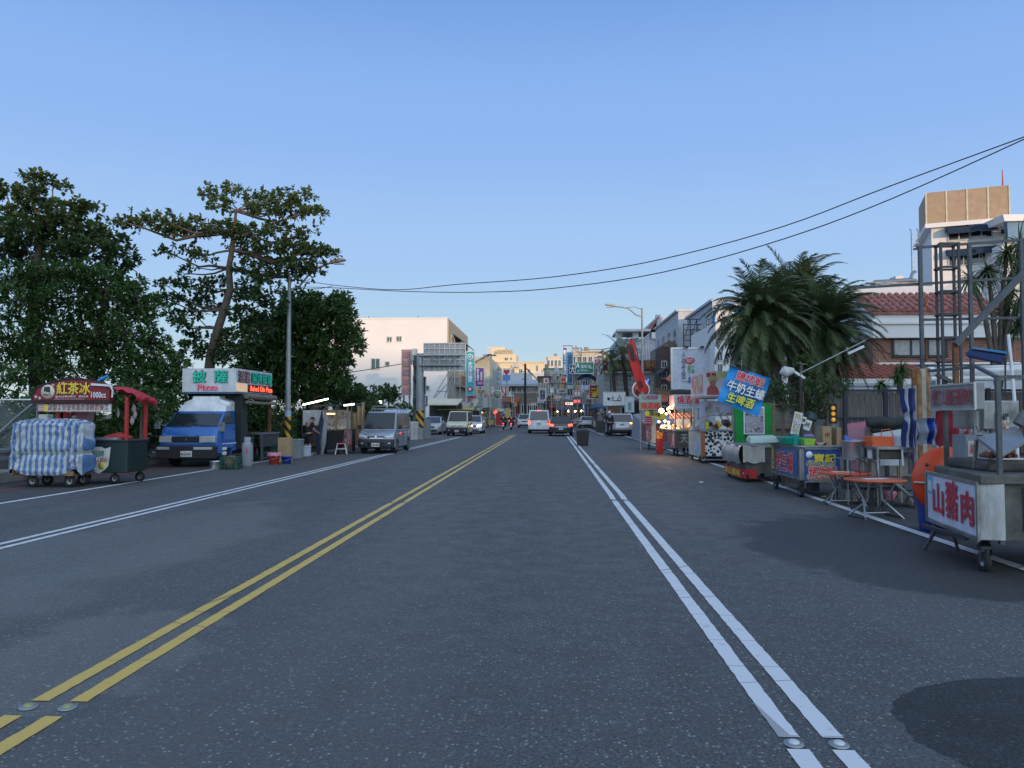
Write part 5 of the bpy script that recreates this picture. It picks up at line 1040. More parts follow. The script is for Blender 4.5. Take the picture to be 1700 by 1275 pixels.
fa=V((uA.x,uA.y,0)); fb=V((uB.x,uB.y,0)); ln=(fb-fa).length
text(us,'墾丁山豬石板烤肉',fa.lerp(fb,.05)+V((0,0,zl+.05))+nn2*.006,fb-fa,ZU,ln*.9,(zt-zl)*.66,M_('faded red lettering',(.4,.05,.06),.6),.02)
ed=MB()
for z in (zl,zt): ed.bar(fa+V((0,0,z))+nn2*.006,fb+V((0,0,z))+nn2*.006,.022)
for q in (fa,fb): ed.bar(q+V((0,0,zl))+nn2*.006,q+V((0,0,zt))+nn2*.006,.022)
B('upper_sign_frame',ed,alu)
for u in (.1,.9): q=fa.lerp(fb,u); B('sign_hanger',MB().bar((q.x+.03,q.y,zt),(q.x+.03,q.y,zt+.22),.012),dsteel)
# extractor hood, notices
x0,x1,z0,z1=R(1634,1692,665,713,9.2); B('hood_box',MB().box(x0,x1,9.2,9.9,z0,z1),steel,.01)
x0,x1,z0,z1=R(1657,1677,685,714,9.15); nb=B('notice',MB().box(x0,x1,9.17,9.19,z0,z1),paper); text(nb,'野生豬專賣\n真材實料',(x0+.01,9.168,z0+.11),X,ZU,x1-x0-.02,.09,blk,.02); B('notice_picture',MB().box(x0+.01,x1-.01,9.165,9.169,z0+.01,z0+.09),photos('meat pictures',25,((.5,.2,.12),(.6,.45,.35),(.3,.1,.06),(.7,.65,.6)),2))
x0,x1,z0,z1=R(1622,1638,683,724,9.3); B('switch_board',MB().box(x0,x1+.02,9.3,9.36,z0,z1),dirtyw); q=MB(); q.tube([(x0-.02,9.28,z0+.12),(x0,9.26,z0+.04),(x0+.05,9.27,z0+.1),(x0+.08,9.26,z0+.05),(x0+.1,9.28,z0+.14)],.006,5); B('cable',q,black); text(t,'特價\n好吃',(x0+.03,9.298,z0+.17),X,ZU,.06,.12,blk,.02)
hd=MB(); a,b,c,e=W(1621,730,8.7),W(1662,760,8.2),W(1703,736,8.4),W(1690,712,9.2); hd.hexa([a,b,c,e,a+V((0,0,.03)),b+V((0,0,.03)),c+V((0,0,.03)),e+V((0,0,.03))]); B('hood_canopy',hd,M_('brushed grey hood',(.28,.3,.33),.4,.6,grime=.2)); B('hood_side',MB().hexa([b,c,c+V((0,.3,-.12)),b+V((0,.3,-.14)),b+V((0,.02,0)),c+V((0,.02,0)),c+V((0,.32,-.1)),b+V((0,.32,-.12))]),dsteel); B('hood_post',MB().bar((a.x,8.75,1.0),a,.03),steel); B('hood_post',MB().bar((c.x,8.4,1.0),c,.03),steel)
ps_=MB(); ps_.tube([W(1690,705,9)+V((0,0,0)),W(1700,690,9),W(1716,680,9)],.06,10); B('flue_hose',ps_,M_('ribbed grey hose',(.12,.13,.14),.6))
x0,x1,z0,z1=R(1604,1622,722,766,9.3); B('glass_case',MB().box(x0,x1+.12,9.3,9.6,1.0,z1),M_('hazy case glass',(.3,.33,.36),.2)); x0,x1,z0,z1=R(1608,1620,732,758,9.28); nb=B('notice',MB().box(x0,x1,9.28,9.295,z0,z1),paper); text(nb,'石板\n烤肉',(x0+.015,9.278,z0+.03),X,ZU,x1-x0-.03,z1-z0-.06,redlet,.02)
wh=MB()
for i in range(2): wh.tube([W(1620+i*8+8*math.cos(a*.5),770+8*math.sin(a*.5)*-1,9.1) for a in range(7)],.012,6,cap=False)
B('hose',wh,whl)
# orange round table top folded against the stall, blue tub behind
c=W(1554,797,10.3); t=thing('folded_table','round orange table folded upright beside the white boar sign','folded table',(c.x,c.y,0)); mb=MB(); mb.lathe((c.x+.12,c.y,c.z),[(0,-.02),(.42,-.02),(.435,0),(.42,.02),(0,.02)],40,axis='y'); mb.build('table_top',M_('glossy orange table top',(.62,.06,.015),.35),t,world=True); MB().tube([(c.x-.3,c.y-.03,c.z-.03),(c.x+.0,c.y-.05,c.z-.04)],.016,8).build('leg',alu,t,world=True); MB().bar((c.x-.05,c.y+.05,0),(c.x+.05,c.y+.05,c.z-.2),.03).build('leg',dsteel,t,world=True); q=MB().lathe((c.x-.12,c.y-.025,c.z+.2),[(0,-.006),(.022,-.006),(.025,0)],12,axis='y'); q.build('bolt',dsteel,t,world=True)
p=W(1540,840,10.7); t=thing('tub','tall dark blue plastic tub under the folded orange table','tub',(p.x+.2,10.9,0)); MB().lathe((0,0,0),[(0,0),(.2,0),(.26,.55),(.28,.55),(.28,.53),(.25,.5)],20).build('tub_body',bluepl,t)
# --- folding tables
def round_table(label,cx,cy,r,h,m,rz):
    t=thing('folding_table',label,'folding table',(cx,cy,0),rz,'round red folding tables'); MB().lathe((0,0,h),[(0,-.03),(r*.97,-.03),(r,-.02),(r,-.005),(r*.98,0),(0,0)],40).build('table_top',m,t)
    rim=MB().lathe((0,0,h),[(r*.985,.002),(r*1.005,-.004),(r*1.01,-.018),(r*.99,-.03)],40).build('rim',orange,t)
    for s in (-1,1):
        for e in (-1,1):
            MB().tube([(s*r*.5,e*.2,h-.03),(s*r*.35,e*.05,h*.45),(s*r*.72,-e*.24,0.0)],.014,8).build('leg',alu,t)
        MB().tube([(s*r*.72,-.24,.02),(s*r*.72,.24,.02)],.014,8).build('foot_bar',dsteel,t)
    MB().tube([(-r*.5,0,h*.12),(r*.5,0,h*.12)],.012,8).build('cross_bar',alu,t)
    q=MB(); q.box(-r*.5,r*.35,-.13,.02,h+.002,h+.006); q.build('menu_card',paper,t); return t
tt=M_('red brown table top',(.42,.09,.04),.3,var=.15); p=W(1452,792,12.3); round_table('closer red folding table beside the boar stall',p.x,12.3,.45,.6,tt,.2)
p=W(1397,782,14.0); round_table('farther red folding table before the blue oyster cart',p.x+.05,14.0,.44,.58,M_('red table top',(.5,.05,.03),.3,var=.15),-.15)
# --- oyster cart
x0=W(1327,740,15.1).x; x1=W(1401,740,15.1).x; zt=W(1340,740,15.1).z; zb=W(1340,798,15.1).z
t=thing('oyster_cart','stainless cart with blue oyster banners on its front and side','food cart',((x0+x1)/2,15.9,0))
B=lambda nm,mb,m,bev=0,par=None,lab=None: mb.build(nm,m,par or t,world=True,bevel=bev,label=lab)
B('cabinet',MB().box(x0,x1,15.1,17.0,zb,zt-.04),steel,.01); B('worktop',MB().box(x0-.04,x1+.04,15.06,17.05,zt-.04,zt),steel,.008)
for i in range(1): 
    fr=MB(); u0,u1,v0,v1=R(1336,1393,746,799,15.1)
    fr.box(u0,u1,15.07,15.095,v0,v1); bn=B('front_banner',fr,M_('deep blue banner',(.015,.07,.28),.45,var=.4,scale=5)); u0+=.02;u1-=.02
    sh=MB()
    for k in range(11): p=V((lerp(u0+.08,u1-.08,(k%6)/5),15.066,lerp(v0+.08,v0+.33,(k//6)))); sh.lathe(p,[(0,-.005),(.07,-.004),(.085,0)],10,axis='y')
    B('oyster_picture',sh,M_('oyster picture',(.3,.3,.22),.6,var=.8,scale=30),par=bn)
    text(bn,'寶記',(u0+.14,15.064,v0+.37),X,ZU,.42,.16,yel,.02,outline=blk,ow=.03); text(bn,'烤生蠔',(u0+.04,15.06,v0+.05),X,ZU,u1-u0-.08,.25,redlet,.022,outline=whl,ow=.03)
    d_=MB().lathe((u0+.06,15.062,v1-.1),[(0,-.004),(.065,-.004),(.065,0)],16,axis='y'); B('round_badge',d_,whl,par=bn)
    for q in ((u0-.02,u1+.02,v1-.001,v1+.02),(u0-.02,u1+.02,v0-.02,v0)): B('banner_frame',MB().box(q[0],q[1],15.05,15.09,q[2],q[3]),alu)
sbn=B('side_banner',MB().box(x0-.022,x0-.004,15.2,16.9,zb+.06,zt-.08),M_('blue side banner',(.05,.12,.3),.45,var=.5,scale=4)); text(sbn,'烤生蠔',(x0-.024,16.55,zb+.12),-Y,ZU,1.15,.4,redlet,.02,outline=whl,ow=.03); text(sbn,'寶記',(x0-.024,16.85,zb+.12),-Y,ZU,.2,.5,yel,.02,vert=True)
for (a,b) in ((x0+.05,15.2),(x1-.1,15.25),(x0+.05,16.85),(x1-.1,16.8)): wheel(t,a,b,.11,.06)
B('cable_box',MB().box(x0+.25,x0+.4,15.2,15.4,.12,zb),black)
zc=zt
def onc(nm,label,cat,mb,m,bev=0,kids=()):
    o=tag(mb.build(nm,m,bevel=bev),label,cat); return o
x,_,_,_=R(1336,1352,729,740,15.3); tb=MB(); tb.hexa([(x,15.3,zc),(x+.19,15.3,zc),(x+.19,15.5,zc),(x,15.5,zc),(x-.02,15.28,zc+.13),(x+.21,15.28,zc+.13),(x+.21,15.52,zc+.13),(x-.02,15.52,zc+.13)]); onc('basket','lime green basket on the oyster cart worktop','basket',tb,M_('lime green plastic',(.25,.5,.05),.45),.01)
q=MB(); 
for i in range(7): c_=V((x+.03+.025*i,15.38,zc+.17+.02*(i%2))); q.lathe(c_,[(0,-.03),(.03,-.02),(.035,0),(.02,.03),(0,.03)],8)
onc('snack_bags','small purple and clear bags heaped in the lime green basket','bags',q,M_('violet wrapper',(.2,.15,.35),.4))
tb=MB(); xx=W(1352,735,15.3).x; tb.box(xx,xx+.09,15.32,15.42,zc,zc+.08); onc('red_box','small red box beside the lime green basket','box',tb,redp,.005)
d=15.3
t2=thing('cardboard_box','open brown cardboard box standing on the oyster cart','box',(W(1372,720,d).x,d+.2,zc)); u0,u1,v0,v1=R(1366,1396,708,739,d+.2); MB().box(u0,u0+.17,d+.2,d+.5,zc,v1).build('carton',card,t2,world=True); MB().box(u1-.08,u1,d+.2,d+.5,zc,v1-.02).build('flap',card,t2,world=True); text(t2,'中',(u0+.05,d+.198,zc+.15),X,ZU,.08,.1,M_('brown ink on card',(.3,.05,.02),.7),.03)
# trays and green tub on the cart side
u=W(1283,728,17.2); q=MB(); tg=thing('foam_tray','pale foam tray lid with tape resting across the two carts','tray',(u.x+.2,16.8,zt)); q.hexa([(x0-.55,16.6,zt-.02),(x0-.05,16.2,zt+.02),(x0+.2,17.4,zt+.02),(x0-.4,17.6,zt+.0),(x0-.53,16.65,zt+.12),(x0-.08,16.25,zt+.13),(x0+.15,17.35,zt+.15),(x0-.38,17.5,zt+.13)]); q.build('foam_slab',M_('pale green foam',(.45,.55,.5),.7),tg,world=True,bevel=.02)
q=MB(); q.hexa([(x0-.1,15.6,zt+.001),(x0+.28,15.5,zt+.001),(x0+.32,16.2,zt+.001),(x0-.05,16.3,zt+.001),(x0-.15,15.55,zt+.15),(x0+.33,15.45,zt+.13),(x0+.37,16.25,zt+.15),(x0-.1,16.35,zt+.16)]); onc('tub','shallow green tub with a white lid on the oyster cart corner','tub',q,M_('sea green plastic',(.0,.3,.2),.4),.015)
# menu boards on stand
for i,(a,b,tp,bt,rot,lab) in enumerate(((1316,1329,684,722,.22,'tall leaning menu frame with a picture on the oyster cart'),(1330,1338,692,704,.2,'small price card above the oyster cart'),(1334,1346,697,714,.35,'tilted white price card above the oyster cart'))):
    u0,u1,v0,v1=R(a,b,tp,bt,15.6+i*.05); M0=Matrix.Translation(V(((u0+u1)/2,15.6+i*.05,(v0+v1)/2)))@Matrix.Rotation(rot,4,'Y'); w2,h2=(u1-u0)/2,(v1-v0)/2
    tt_=thing('price_card' if i else 'menu_frame',lab,'sign',((u0+u1)/2,15.6+i*.05,zt)); MB().box(-w2,w2,-.01,.01,-h2,h2).xf(M0).build('card_panel',paper,tt_,world=True); MB().box(-w2*.8,w2*.8,-.014,-.0101,-h2*.85,h2*.85).xf(M0).build('picture',photos('food picture',9,((.35,.4,.45),(.55,.56,.58),(.2,.22,.2),(.5,.4,.2)),2) if i==0 else paper,tt_,world=True)
    MB().bar((M0@V((0,.02,0))),(((u0+u1)/2-.05,15.62+i*.05,zt)),.02).build('stand',dsteel,tt_,world=True)
    if i: text(tt_,('特價','好吃')[i-1],M0@V((-w2*.7,-.012,-h2*.4)),M0.to_3x3()@X,M0.to_3x3()@ZU,w2*1.3,h2*.9,blk,.02)
# teal bottle/tissue box
u0,u1,v0,v1=R(1318,1324,716,740,15.5); onc('tall_box','narrow teal box standing on the oyster cart','box',MB().box(u0,u1,15.5,15.62,zt,zt+.22),M_('teal plastic',(.0,.25,.25),.4),.005)
# amber triple warning light on hazard post
d=18.5; p=W(1384,740,d); t=thing('warning_light','amber three-lamp warning light on a hazard striped post','warning light',(p.x,d,0)); u0,u1,v0,v1=R(1377,1390,671,703,d); MB().box(u0,u1,d,d+.12,v0,v1).build('lamp_housing',black,t,world=True,bevel=.01)
for k in range(3): c_=V(((u0+u1)/2,d-.001,lerp(v0,v1,.2+.3*k))); MB().lathe(c_,[(0,-.03),(.03,-.025),(.048,0)],18,axis='y').build('amber_lamp',M_('amber lamp',(.65,.3,.03),.35,emis=(1,.45,.05),es=.5),t,world=True)
MB().cyl((p.x-.0,d+.06,.0),.055,v0,12).build('post',galv,t,world=True); MB().grid(lambda u,v:V((p.x+.062*math.cos(2*PI*u),d+.06+.062*math.sin(2*PI*u),.8+.5*v)),14,6).build('hazard_sleeve',stripes('diagonal hazard bands b','X',.22,((.7,.4,.03),(.015,.015,.015)),.5,diag=.7),t,world=True)
# --- snack cart with silver cloth
x0=W(1224,740,19.0).x; x1=W(1287,740,19.0).x+.1; zt2=W(1250,738,19).z; zb2=W(1250,783,19).z
t=thing('snack_cart','small steel cart under a silver cloth with a red name strip','food cart',((x0+x1)/2,19.8,0)); B=lambda nm,mb,m,bev=0,par=None,lab=None: mb.build(nm,m,par or t,world=True,bevel=bev,label=lab)
B('cabinet',MB().box(x0+.05,x1,18.4,20.4,zb2,zt2-.05),slate,.01); B('worktop',MB().box(x0,x1+.03,18.35,20.45,zt2-.05,zt2),steel,.006)
mb=MB(); a=W(1227,740,20.2).x; mb.grid(lambda u,v:V((x0-.03-.05*math.sin(v*PI)+.012*math.sin(u*30),20.4-1.9*u,zt2-.02-.42*v+.02*math.sin(u*14))),30,6); B('silver_cloth',mb,M_('crumpled silver sheet',(.5,.48,.45),.35,.5,bump=.5,bscale=8)); 
mb=MB(); mb.grid(lambda u,v:V((x0-.03+.5*u,18.33-.02*math.sin(u*20),zt2-.02-.38*v+.02*math.sin(u*9))),20,6); B('silver_flap',mb,MT['crumpled silver sheet'])
rs=B('name_strip',MB().box(x0-.03,x0-.01,18.45,20.3,zb2-.12,zb2+.1),redsign); text(rs,'本山風味',(x0-.032,20.2,zb2-.09),-Y,ZU,1.6,.16,yel,.02); B('name_strip_end',MB().box(x0-.01,x0+.3,18.38,18.399,zb2-.12,zb2+.1),redsign)
B('round_label',MB().lathe((x0+.95,18.39,zt2-.25),[(0,-.004),(.07,-.004),(.07,0)],16,axis='y'),alu)
for (a,b) in ((x0+.08,18.5),(x1-.1,18.5),(x0+.08,20.2),(x1-.1,20.2)): wheel(t,a,b,.14,.06)
# --- big blue flag
d=17.6; t=thing('banner_flag','large tilted blue flag with red, white and yellow characters','flag',(W(1287,690,d).x,d,0)); c=[W(1213,607,d),W(1281,629,d),W(1258,692,d),W(1190,665,d)]
fb_=bpy.data.materials.new('blue flag cloth'); 
def ff(u,v): p=c[0].lerp(c[1],u).lerp(c[3].lerp(c[2],u),v); return p+V((0,.03*math.sin(u*7+v*4)+.015*math.sin(v*13),0))
mb=MB(); mb.grid(ff,24,20); B=lambda nm,mb,m,bev=0,par=None,lab=None: mb.build(nm,m,par or t,world=True,bevel=bev,label=lab)
fl=B('flag_cloth',mb,M_('bright blue flag cloth',(.012,.27,.68),.6,var=.08)); mb=MB(); mb.grid(lambda u,v:ff(u,v)+V((0,.006,0)),24,20); bpy.data.materials.remove(fb_)
hx=(c[1]-c[0]).normalized(); hy=(c[0]-c[3]).normalized(); wF=(c[1]-c[0]).length; hF=(c[0]-c[3]).length
def onflag(s,u0,u1,v0,v1,m,ol,b=.022,ow=.035): text(fl,s,c[3]+hx*wF*u0+hy*hF*v0+V((0,-.06,0)),hx,hy,wF*(u1-u0),hF*(v1-v0),m,b,outline=ol,ow=ow,deep=.004)
onflag('鹽烤蝦',.2,.86,.68,.93,redlet,whl); onflag('牛奶生蠔',.08,.97,.36,.64,whl,blk); onflag('生啤酒',.18,.82,.06,.32,M_('flag yellow',(.75,.75,.08),.5),blk)
pa=W(1211,606,d-.03); pb=W(1333,654,d+.1); B('pole',MB().tube([pa,pa.lerp(pb,.5),pb],.014,6),dsteel); B('pole_stand',MB().tube([(pb.x,pb.y,0),pb+V((0,0,.05))],.02,6),rust)
# --- black lamp pole with tube lamps
d=17.0; p=W(1328,620,d); t=thing('lamp_pole','black pole carrying a white floodlight and a long slanted lamp arm','lamp pole',(p.x,d,0)); B=lambda nm,mb,m,bev=0,par=None,lab=None: mb.build(nm,m,par or t,world=True,bevel=bev,label=lab)
B('pole',MB().tube([(p.x,d,0),(p.x,d,p.z)],.028,8),black); e=W(1437,565,d+.2); B('lamp_arm',MB().tube([p,p.lerp(e,.5),e],.016,6),galv); B('tube_lamp',MB().bar(W(1408,587,d),W(1434,575,d),.05),white); B('tube_lamp_bracket',MB().bar(W(1405,583,d+.1),W(1407,577,d+.1),.03),galv)
q=MB(); q.tube([W(1298,614,d),W(1305,618,d),W(1318,615,d)],[.09,.13,.06],10); B('floodlight',q,dirtyw); B('floodlight_arm',MB().bar(W(1312,613,d),W(1336,628,d),.05),white); B('cable',MB().tube([W(1285,612,d),W(1305,640,d),W(1328,632,d)],.006,4),black)
# --- green sheet with photos, cow cart, roof sign
d=22; x0,x1,z0,z1=R(1220,1283,669,768,d); t=thing('photo_screen','bright green cloth screen with a board of food photos','screen',((x0+x1)/2,d,0)); mb=MB(); mb.grid(lambda u,v:V((lerp(x0,x1,u),d+.05*math.sin(u*22)+.02*math.sin(v*9),lerp(.15,z1,v))),40,8); mb.build('green_cloth',M_('bright green cloth',(.01,.28,.05),.7),t,world=True); u0,u1,v0,v1=R(1235,1269,675,721,d-.12); pbd=MB().box(u0,u1,d-.12,d-.1,v0,v1).build('photo_board',whl,t,world=True); MB().box(u0+.03,u1-.03,d-.125,d-.121,v0+.03,v1-.03).build('photo_grid',photos('stall photos',5.5,((.12,.1,.12),(.5,.5,.52),(.3,.22,.25),(.42,.45,.5),(.2,.12,.16)),.55),pbd,world=True)
for xx in (x0,x1): MB().cyl((xx,d+.08,0),.025,z1,8).build('post',galv,t,world=True)
def cow():
    def f(nt,L,co):
        v=nd(nt,'ShaderNodeTexVoronoi'); v.inputs['Scale'].default_value=9.5; L(co,v.inputs['Vector']); n=nd(nt,'ShaderNodeTexNoise'); n.inputs['Scale'].default_value=14; L(co,n.inputs['Vector'])
        a=nd(nt,'ShaderNodeMath',operation='MULTIPLY_ADD'); a.inputs[1].default_value=.55; L(n.outputs['Fac'],a.inputs[0]); L(v.outputs['Distance'],a.inputs[2]); g=nd(nt,'ShaderNodeMath',operation='GREATER_THAN'); g.inputs[1].default_value=.78; L(a.outputs[0],g.inputs[0])
        m=nd(nt,'ShaderNodeMix',data_type='RGBA'); m.inputs[6].default_value=(.015,.015,.018,1); m.inputs[7].default_value=(.68,.68,.7,1); L(g.outputs[0],m.inputs[0]); return m.outputs[2]
    return patmat('black and white cow pattern',f,.5)
d=25.5; x0,x1,z0,z1=R(1171,1221,716,757,d); xl=W(1149,740,28.5).x
t=thing('juice_cart','cart with a black and white cow pattern front and glass rain hood','food cart',((x0+x1)/2,d+1,0)); B=lambda nm,mb,m,bev=0,par=None,lab=None: mb.build(nm,m,par or t,world=True,bevel=bev,label=lab)
B('front_panel',MB().box(x0,x1,d,d+.04,z0,z1),cow()); B('corner_strip',MB().box(x0-.13,x0-.002,d-.01,d+.05,z0-.02,z1),M_('orange brown strip',(.35,.12,.04),.6)); B('cabinet',MB().box(x0-.1,x1,d+.045,d+2.3,z0,z1),slate)
B('side_poster',MB().box(x0-.13,x0-.105,d+.06,d+2.3,z0-.05,z1),photos('pale drinks poster',4,((.4,.5,.6),(.5,.52,.5),(.25,.38,.5),(.5,.5,.25)),2)); B('worktop',MB().box(x0-.17,x1+.06,d-.05,d+2.35,z1,z1+.04),steel)
B('lower_shelf',MB().box(x0,x1+.2,d,d+1.5,z0-.14,z0-.1),steel)
for a,b in ((x0-.05,d+.1),(x1-.1,d+.1),(x0-.05,d+2.1)): wheel(t,a,b,.15,.05,'y' if b<d+1 else 'x')
hz_=MB(); a,b,c_,e=W(1152,713,d+.3),W(1178,690,d+.3),W(1206,690,d+.3),W(1220,712,d+.2)
for p_,q_ in ((a,b),(b,c_),(c_,e)): hz_.bar(p_,q_,.04); hz_.bar(p_+V((0,1,0)),q_+V((0,1,0)),.04)
B('hood_frame',hz_,galv); B('hood_glass',MB().hexa([a,b,b+V((0,1,0)),a+V((0,1,0)),a+V((0,0,.02)),b+V((0,0,.02)),b+V((0,1,.02)),a+V((0,1,.02))]),MT['hazy case glass'])
gd=MB()
for i in range(26):
    p_=W(1168+rg.random()*46,712-rg.random()*12,d+.4+rg.random()*.5); r=rg.uniform(.05,.11); gd.lathe(p_,[(0,-r),(r*.7,-r*.6),(r,0),(r*.6,r*.7),(0,r)],8,m=i%5)
gd.build('food_display',[M_('dark purple food',(.1,.06,.1),.6),M_('grey food trays',(.3,.32,.33),.5),yel,M_('brown food',(.2,.1,.05),.6),M_('dull green food',(.12,.18,.08),.6)],t,world=True)
B('cup_stack',MB().cyl(W(1174,712,d+.1),.06,.25,10),M_('yellow cup',(.6,.55,.05),.5))
for px in (1152,1216): xx=W(px,690,d+.2).x; B('roof_post',MB().bar((xx,d+.2,z1),(xx,d+.2,W(px,662,d+.2).z),.06),galv)
u0,u1,v0,v1=R(1163,1219,666,690,d+.6); B('menu_board',MB().box(u0,u1,d+.6,d+.63,v0,v1),M_('lilac menu board',(.42,.42,.6),.6)); q=B('menu_photos',MB().box(u0+.15,u0+.42,d+.585,d+.6,v0+.02,v1-.05),photos('menu photos',9,((.1,.1,.12),(.4,.4,.4),(.2,.15,.12),(.5,.5,.5)),2)); B('menu_photos',MB().box(u0+.5,u0+.62,d+.585,d+.6,v0+.12,v1-.2),MT['menu photos']); B('menu_photos',MB().box(u0+.6,u1-.1,d+.585,d+.6,v0,v0+.1),MT['menu photos'])
# roof sign with a generic portrait
u0,u1,v0,v1=R(1169,1215,616,657,d+.2); sgn=B('roof_sign',MB().box(u0,u1,d+.2,d+2.6,v0,v1),M_('pale roof sign',(.6,.59,.66),.5)); B('roof_beam',MB().box(u0-.03,u1+.03,d+.16,d+2.64,v0-.06,v0-.001),galv)
rw=MB(); 
for i,m in ((0,redsign),(1,redsign),(2,M_('pale yellow square',(.6,.6,.15),.5)),(3,MT['pale yellow square'])): B('sign_square',MB().box(u0+.08+i*.17,u0+.22+i*.17,d+.185,d+.199,v1-.2,v1-.06),m)
hw_=u0+.28; B('portrait_shirt',MB().prism([(-.2,0),(.22,0),(.16,.24),(.06,.32),(-.08,.32),(-.18,.22)],(hw_,d+.199,v0+.03),X,ZU,(0,-.008,0)),M_('dull red shirt print',(.4,.08,.08),.6)); B('portrait_face',MB().prism([(.1*math.cos(a*.524),.13*math.sin(a*.524)) for a in range(12)],(hw_,d+.19,v0+.44),X,ZU,(0,-.008,0)),M_('printed skin',(.35,.18,.1),.6)); B('portrait_hat',MB().prism([(-.16,0),(.16,0),(.12,.12),(.03,.17),(-.08,.15),(-.14,.08)],(hw_,d+.18,v0+.5),X,ZU,(0,-.008,0)),M_('printed hat',(.4,.36,.2),.6))
B('side_sign_picture',MB().box(u0-.012,u0-.001,d+.4,d+2.4,v0+.1,v1-.1),photos('warm side poster',3,((.5,.35,.3),(.6,.55,.55),(.5,.25,.12),(.45,.2,.25)),2))
# --- spiral snail stall (lit)
d=29.5; x0,x1,z0,z1=R(1121,1157,716,744,d); t=thing('snail_stall','steel stall with white and red sign, lit by warm bulbs','market stall',((x0+x1)/2,d+1,0)); B=lambda nm,mb,m,bev=0,par=None,lab=None: mb.build(nm,m,par or t,world=True,bevel=bev,label=lab)
B('cabinet',MB().box(x0,x1+.3,d,d+1.9,z0,z1),slate,.01); B('worktop',MB().box(x0-.1,x1+.35,d-.04,d+2,z1,z1+.05),steel); text(t,'天',(x0+.2,d-.005,z0+.2),X,ZU,.28,.32,M_('chalk white lettering',(.5,.5,.5),.7),.0)
B('side_panel',MB().box(x0-.03,x0-.001,d+.05,d+1.9,z0,z1),photos('red side posters',3.5,((.35,.05,.05),(.45,.4,.45),(.12,.1,.14),(.5,.15,.12)),2)); B('pink_notice',MB().box(x0-.045,x0-.031,d+.1,d+.6,z0+.1,z1-.05),M_('pale pink notice',(.55,.35,.42),.6))
for px in (1121,1134,1147,1159): xx=W(px,690,d+.1).x; B('post',MB().bar((xx,d+.1,z1),(xx,d+.1,W(px,678,d+.1).z),.05),steel)
u0,u1,v0,v1=R(1119,1166,655,677,d); s_=B('roof_sign',MB().box(u0,u1,d-.1,d+1.2,v0,v1),M_('cool white sign',(.55,.6,.72),.5)); B('sign_rim',MB().box(u0-.04,u1+.03,d-.14,d+1.25,v0-.05,v0-.001),alu); text(s_,'燒酒螺',(u0+.1,d-.103,v0+.14),X,ZU,(u1-u0)*.78,.32,redlet,.022,outline=whl,ow=.02)
wv=MB()
for i in range(14): wv.prism([(0,0),(.04,.04),(.08,0)],(u0+.02+i*.075,d-.104,v0+.06),X,ZU,(0,-.003,0))
B('wave_trim',wv,M_('sky blue print',(.1,.35,.65),.5)); B('side_of_sign',MB().box(u0-.012,u0-.001,d,d+1.1,v0+.03,v1-.03),MT['pale pink notice'])
B('striped_valance',MB().box(u0+.03,u1-.1,d+1.3,d+1.33,v0-.42,v0-.2),stripes('red and white slanted bands','X',.16,((.5,.04,.04),(.6,.6,.6)),.5,diag=1)); B('back_notice',MB().box(u0+.25,u1-.25,d+1.3,d+1.33,z1+.1,v0-.43),photos('blue white notice',8,((.5,.55,.62),(.4,.45,.55),(.55,.58,.62),(.3,.4,.5)),2))
bulb=M_('warm bulb',(1,.8,.5),.3,emis=(1,.62,.28),es=14)
for i,(px,py) in enumerate(((1098,682),(1108,679),(1111,684),(1116,678),(1094,700),(1106,687),(1112,676),(1104,699),(1110,701))): p_=W(px,py,d+1.5-i*.1); r=.11 if i==0 else .045; B('bulb',MB().lathe(p_,[(0,-r),(r*.8,-r*.5),(r,0),(r*.7,r*.6),(0,r)],10),bulb)
B('bulb_cable',MB().tube([W(1090,672,d+1.3),W(1100,677,d+1.2),W(1112,672,d+1),W(1122,678,d+.8)],.01,4),black)
q=MB()
for i in range(30): p_=W(1096+rg.random()*52,716-rg.random()*9,d+.3+rg.random()); r=rg.uniform(.06,.13); q.lathe(p_,[(0,-r),(r*.8,-r*.4),(r,0),(r*.5,r*.7),(0,r)],8,m=i%4)
q.build('food_display',[M_('warm pale goods',(.6,.5,.35),.5),M_('bagged snacks',(.55,.5,.45),.4),M_('brown snacks',(.3,.15,.06),.6),M_('white cartons',(.65,.63,.6),.5)],t,world=True)
B('goods_tray',MB().box(x0-.3,x1+.3,d+.2,d+1.4,z1+.051,z1+.08),alu)
B('rolled_awning',MB().tube([W(1088,648,d+1.8),W(1110,652,d+1.6),W(1130,651,d+1.3),W(1160,653,d+1.2)],.12,8),M_('dark rolled canvas',(.05,.045,.04),.9))
for a,b in ((x0+.1,d+.15),(x0+.1,d+.9),(x1,d+.15)): wheel(t,a,b,.13,.05)
pl_=bpy.data.lights.new('bulb_glow','POINT'); pl_.energy=90; pl_.color=(1,.62,.3); pl_.shadow_soft_size=.15; po_=bpy.data.objects.new('bulb_glow',pl_); C.objects.link(po_); po_.location=W(1103,690,d+.2); po_.parent=t; po_.matrix_parent_inverse=WM[t.name].inverted()
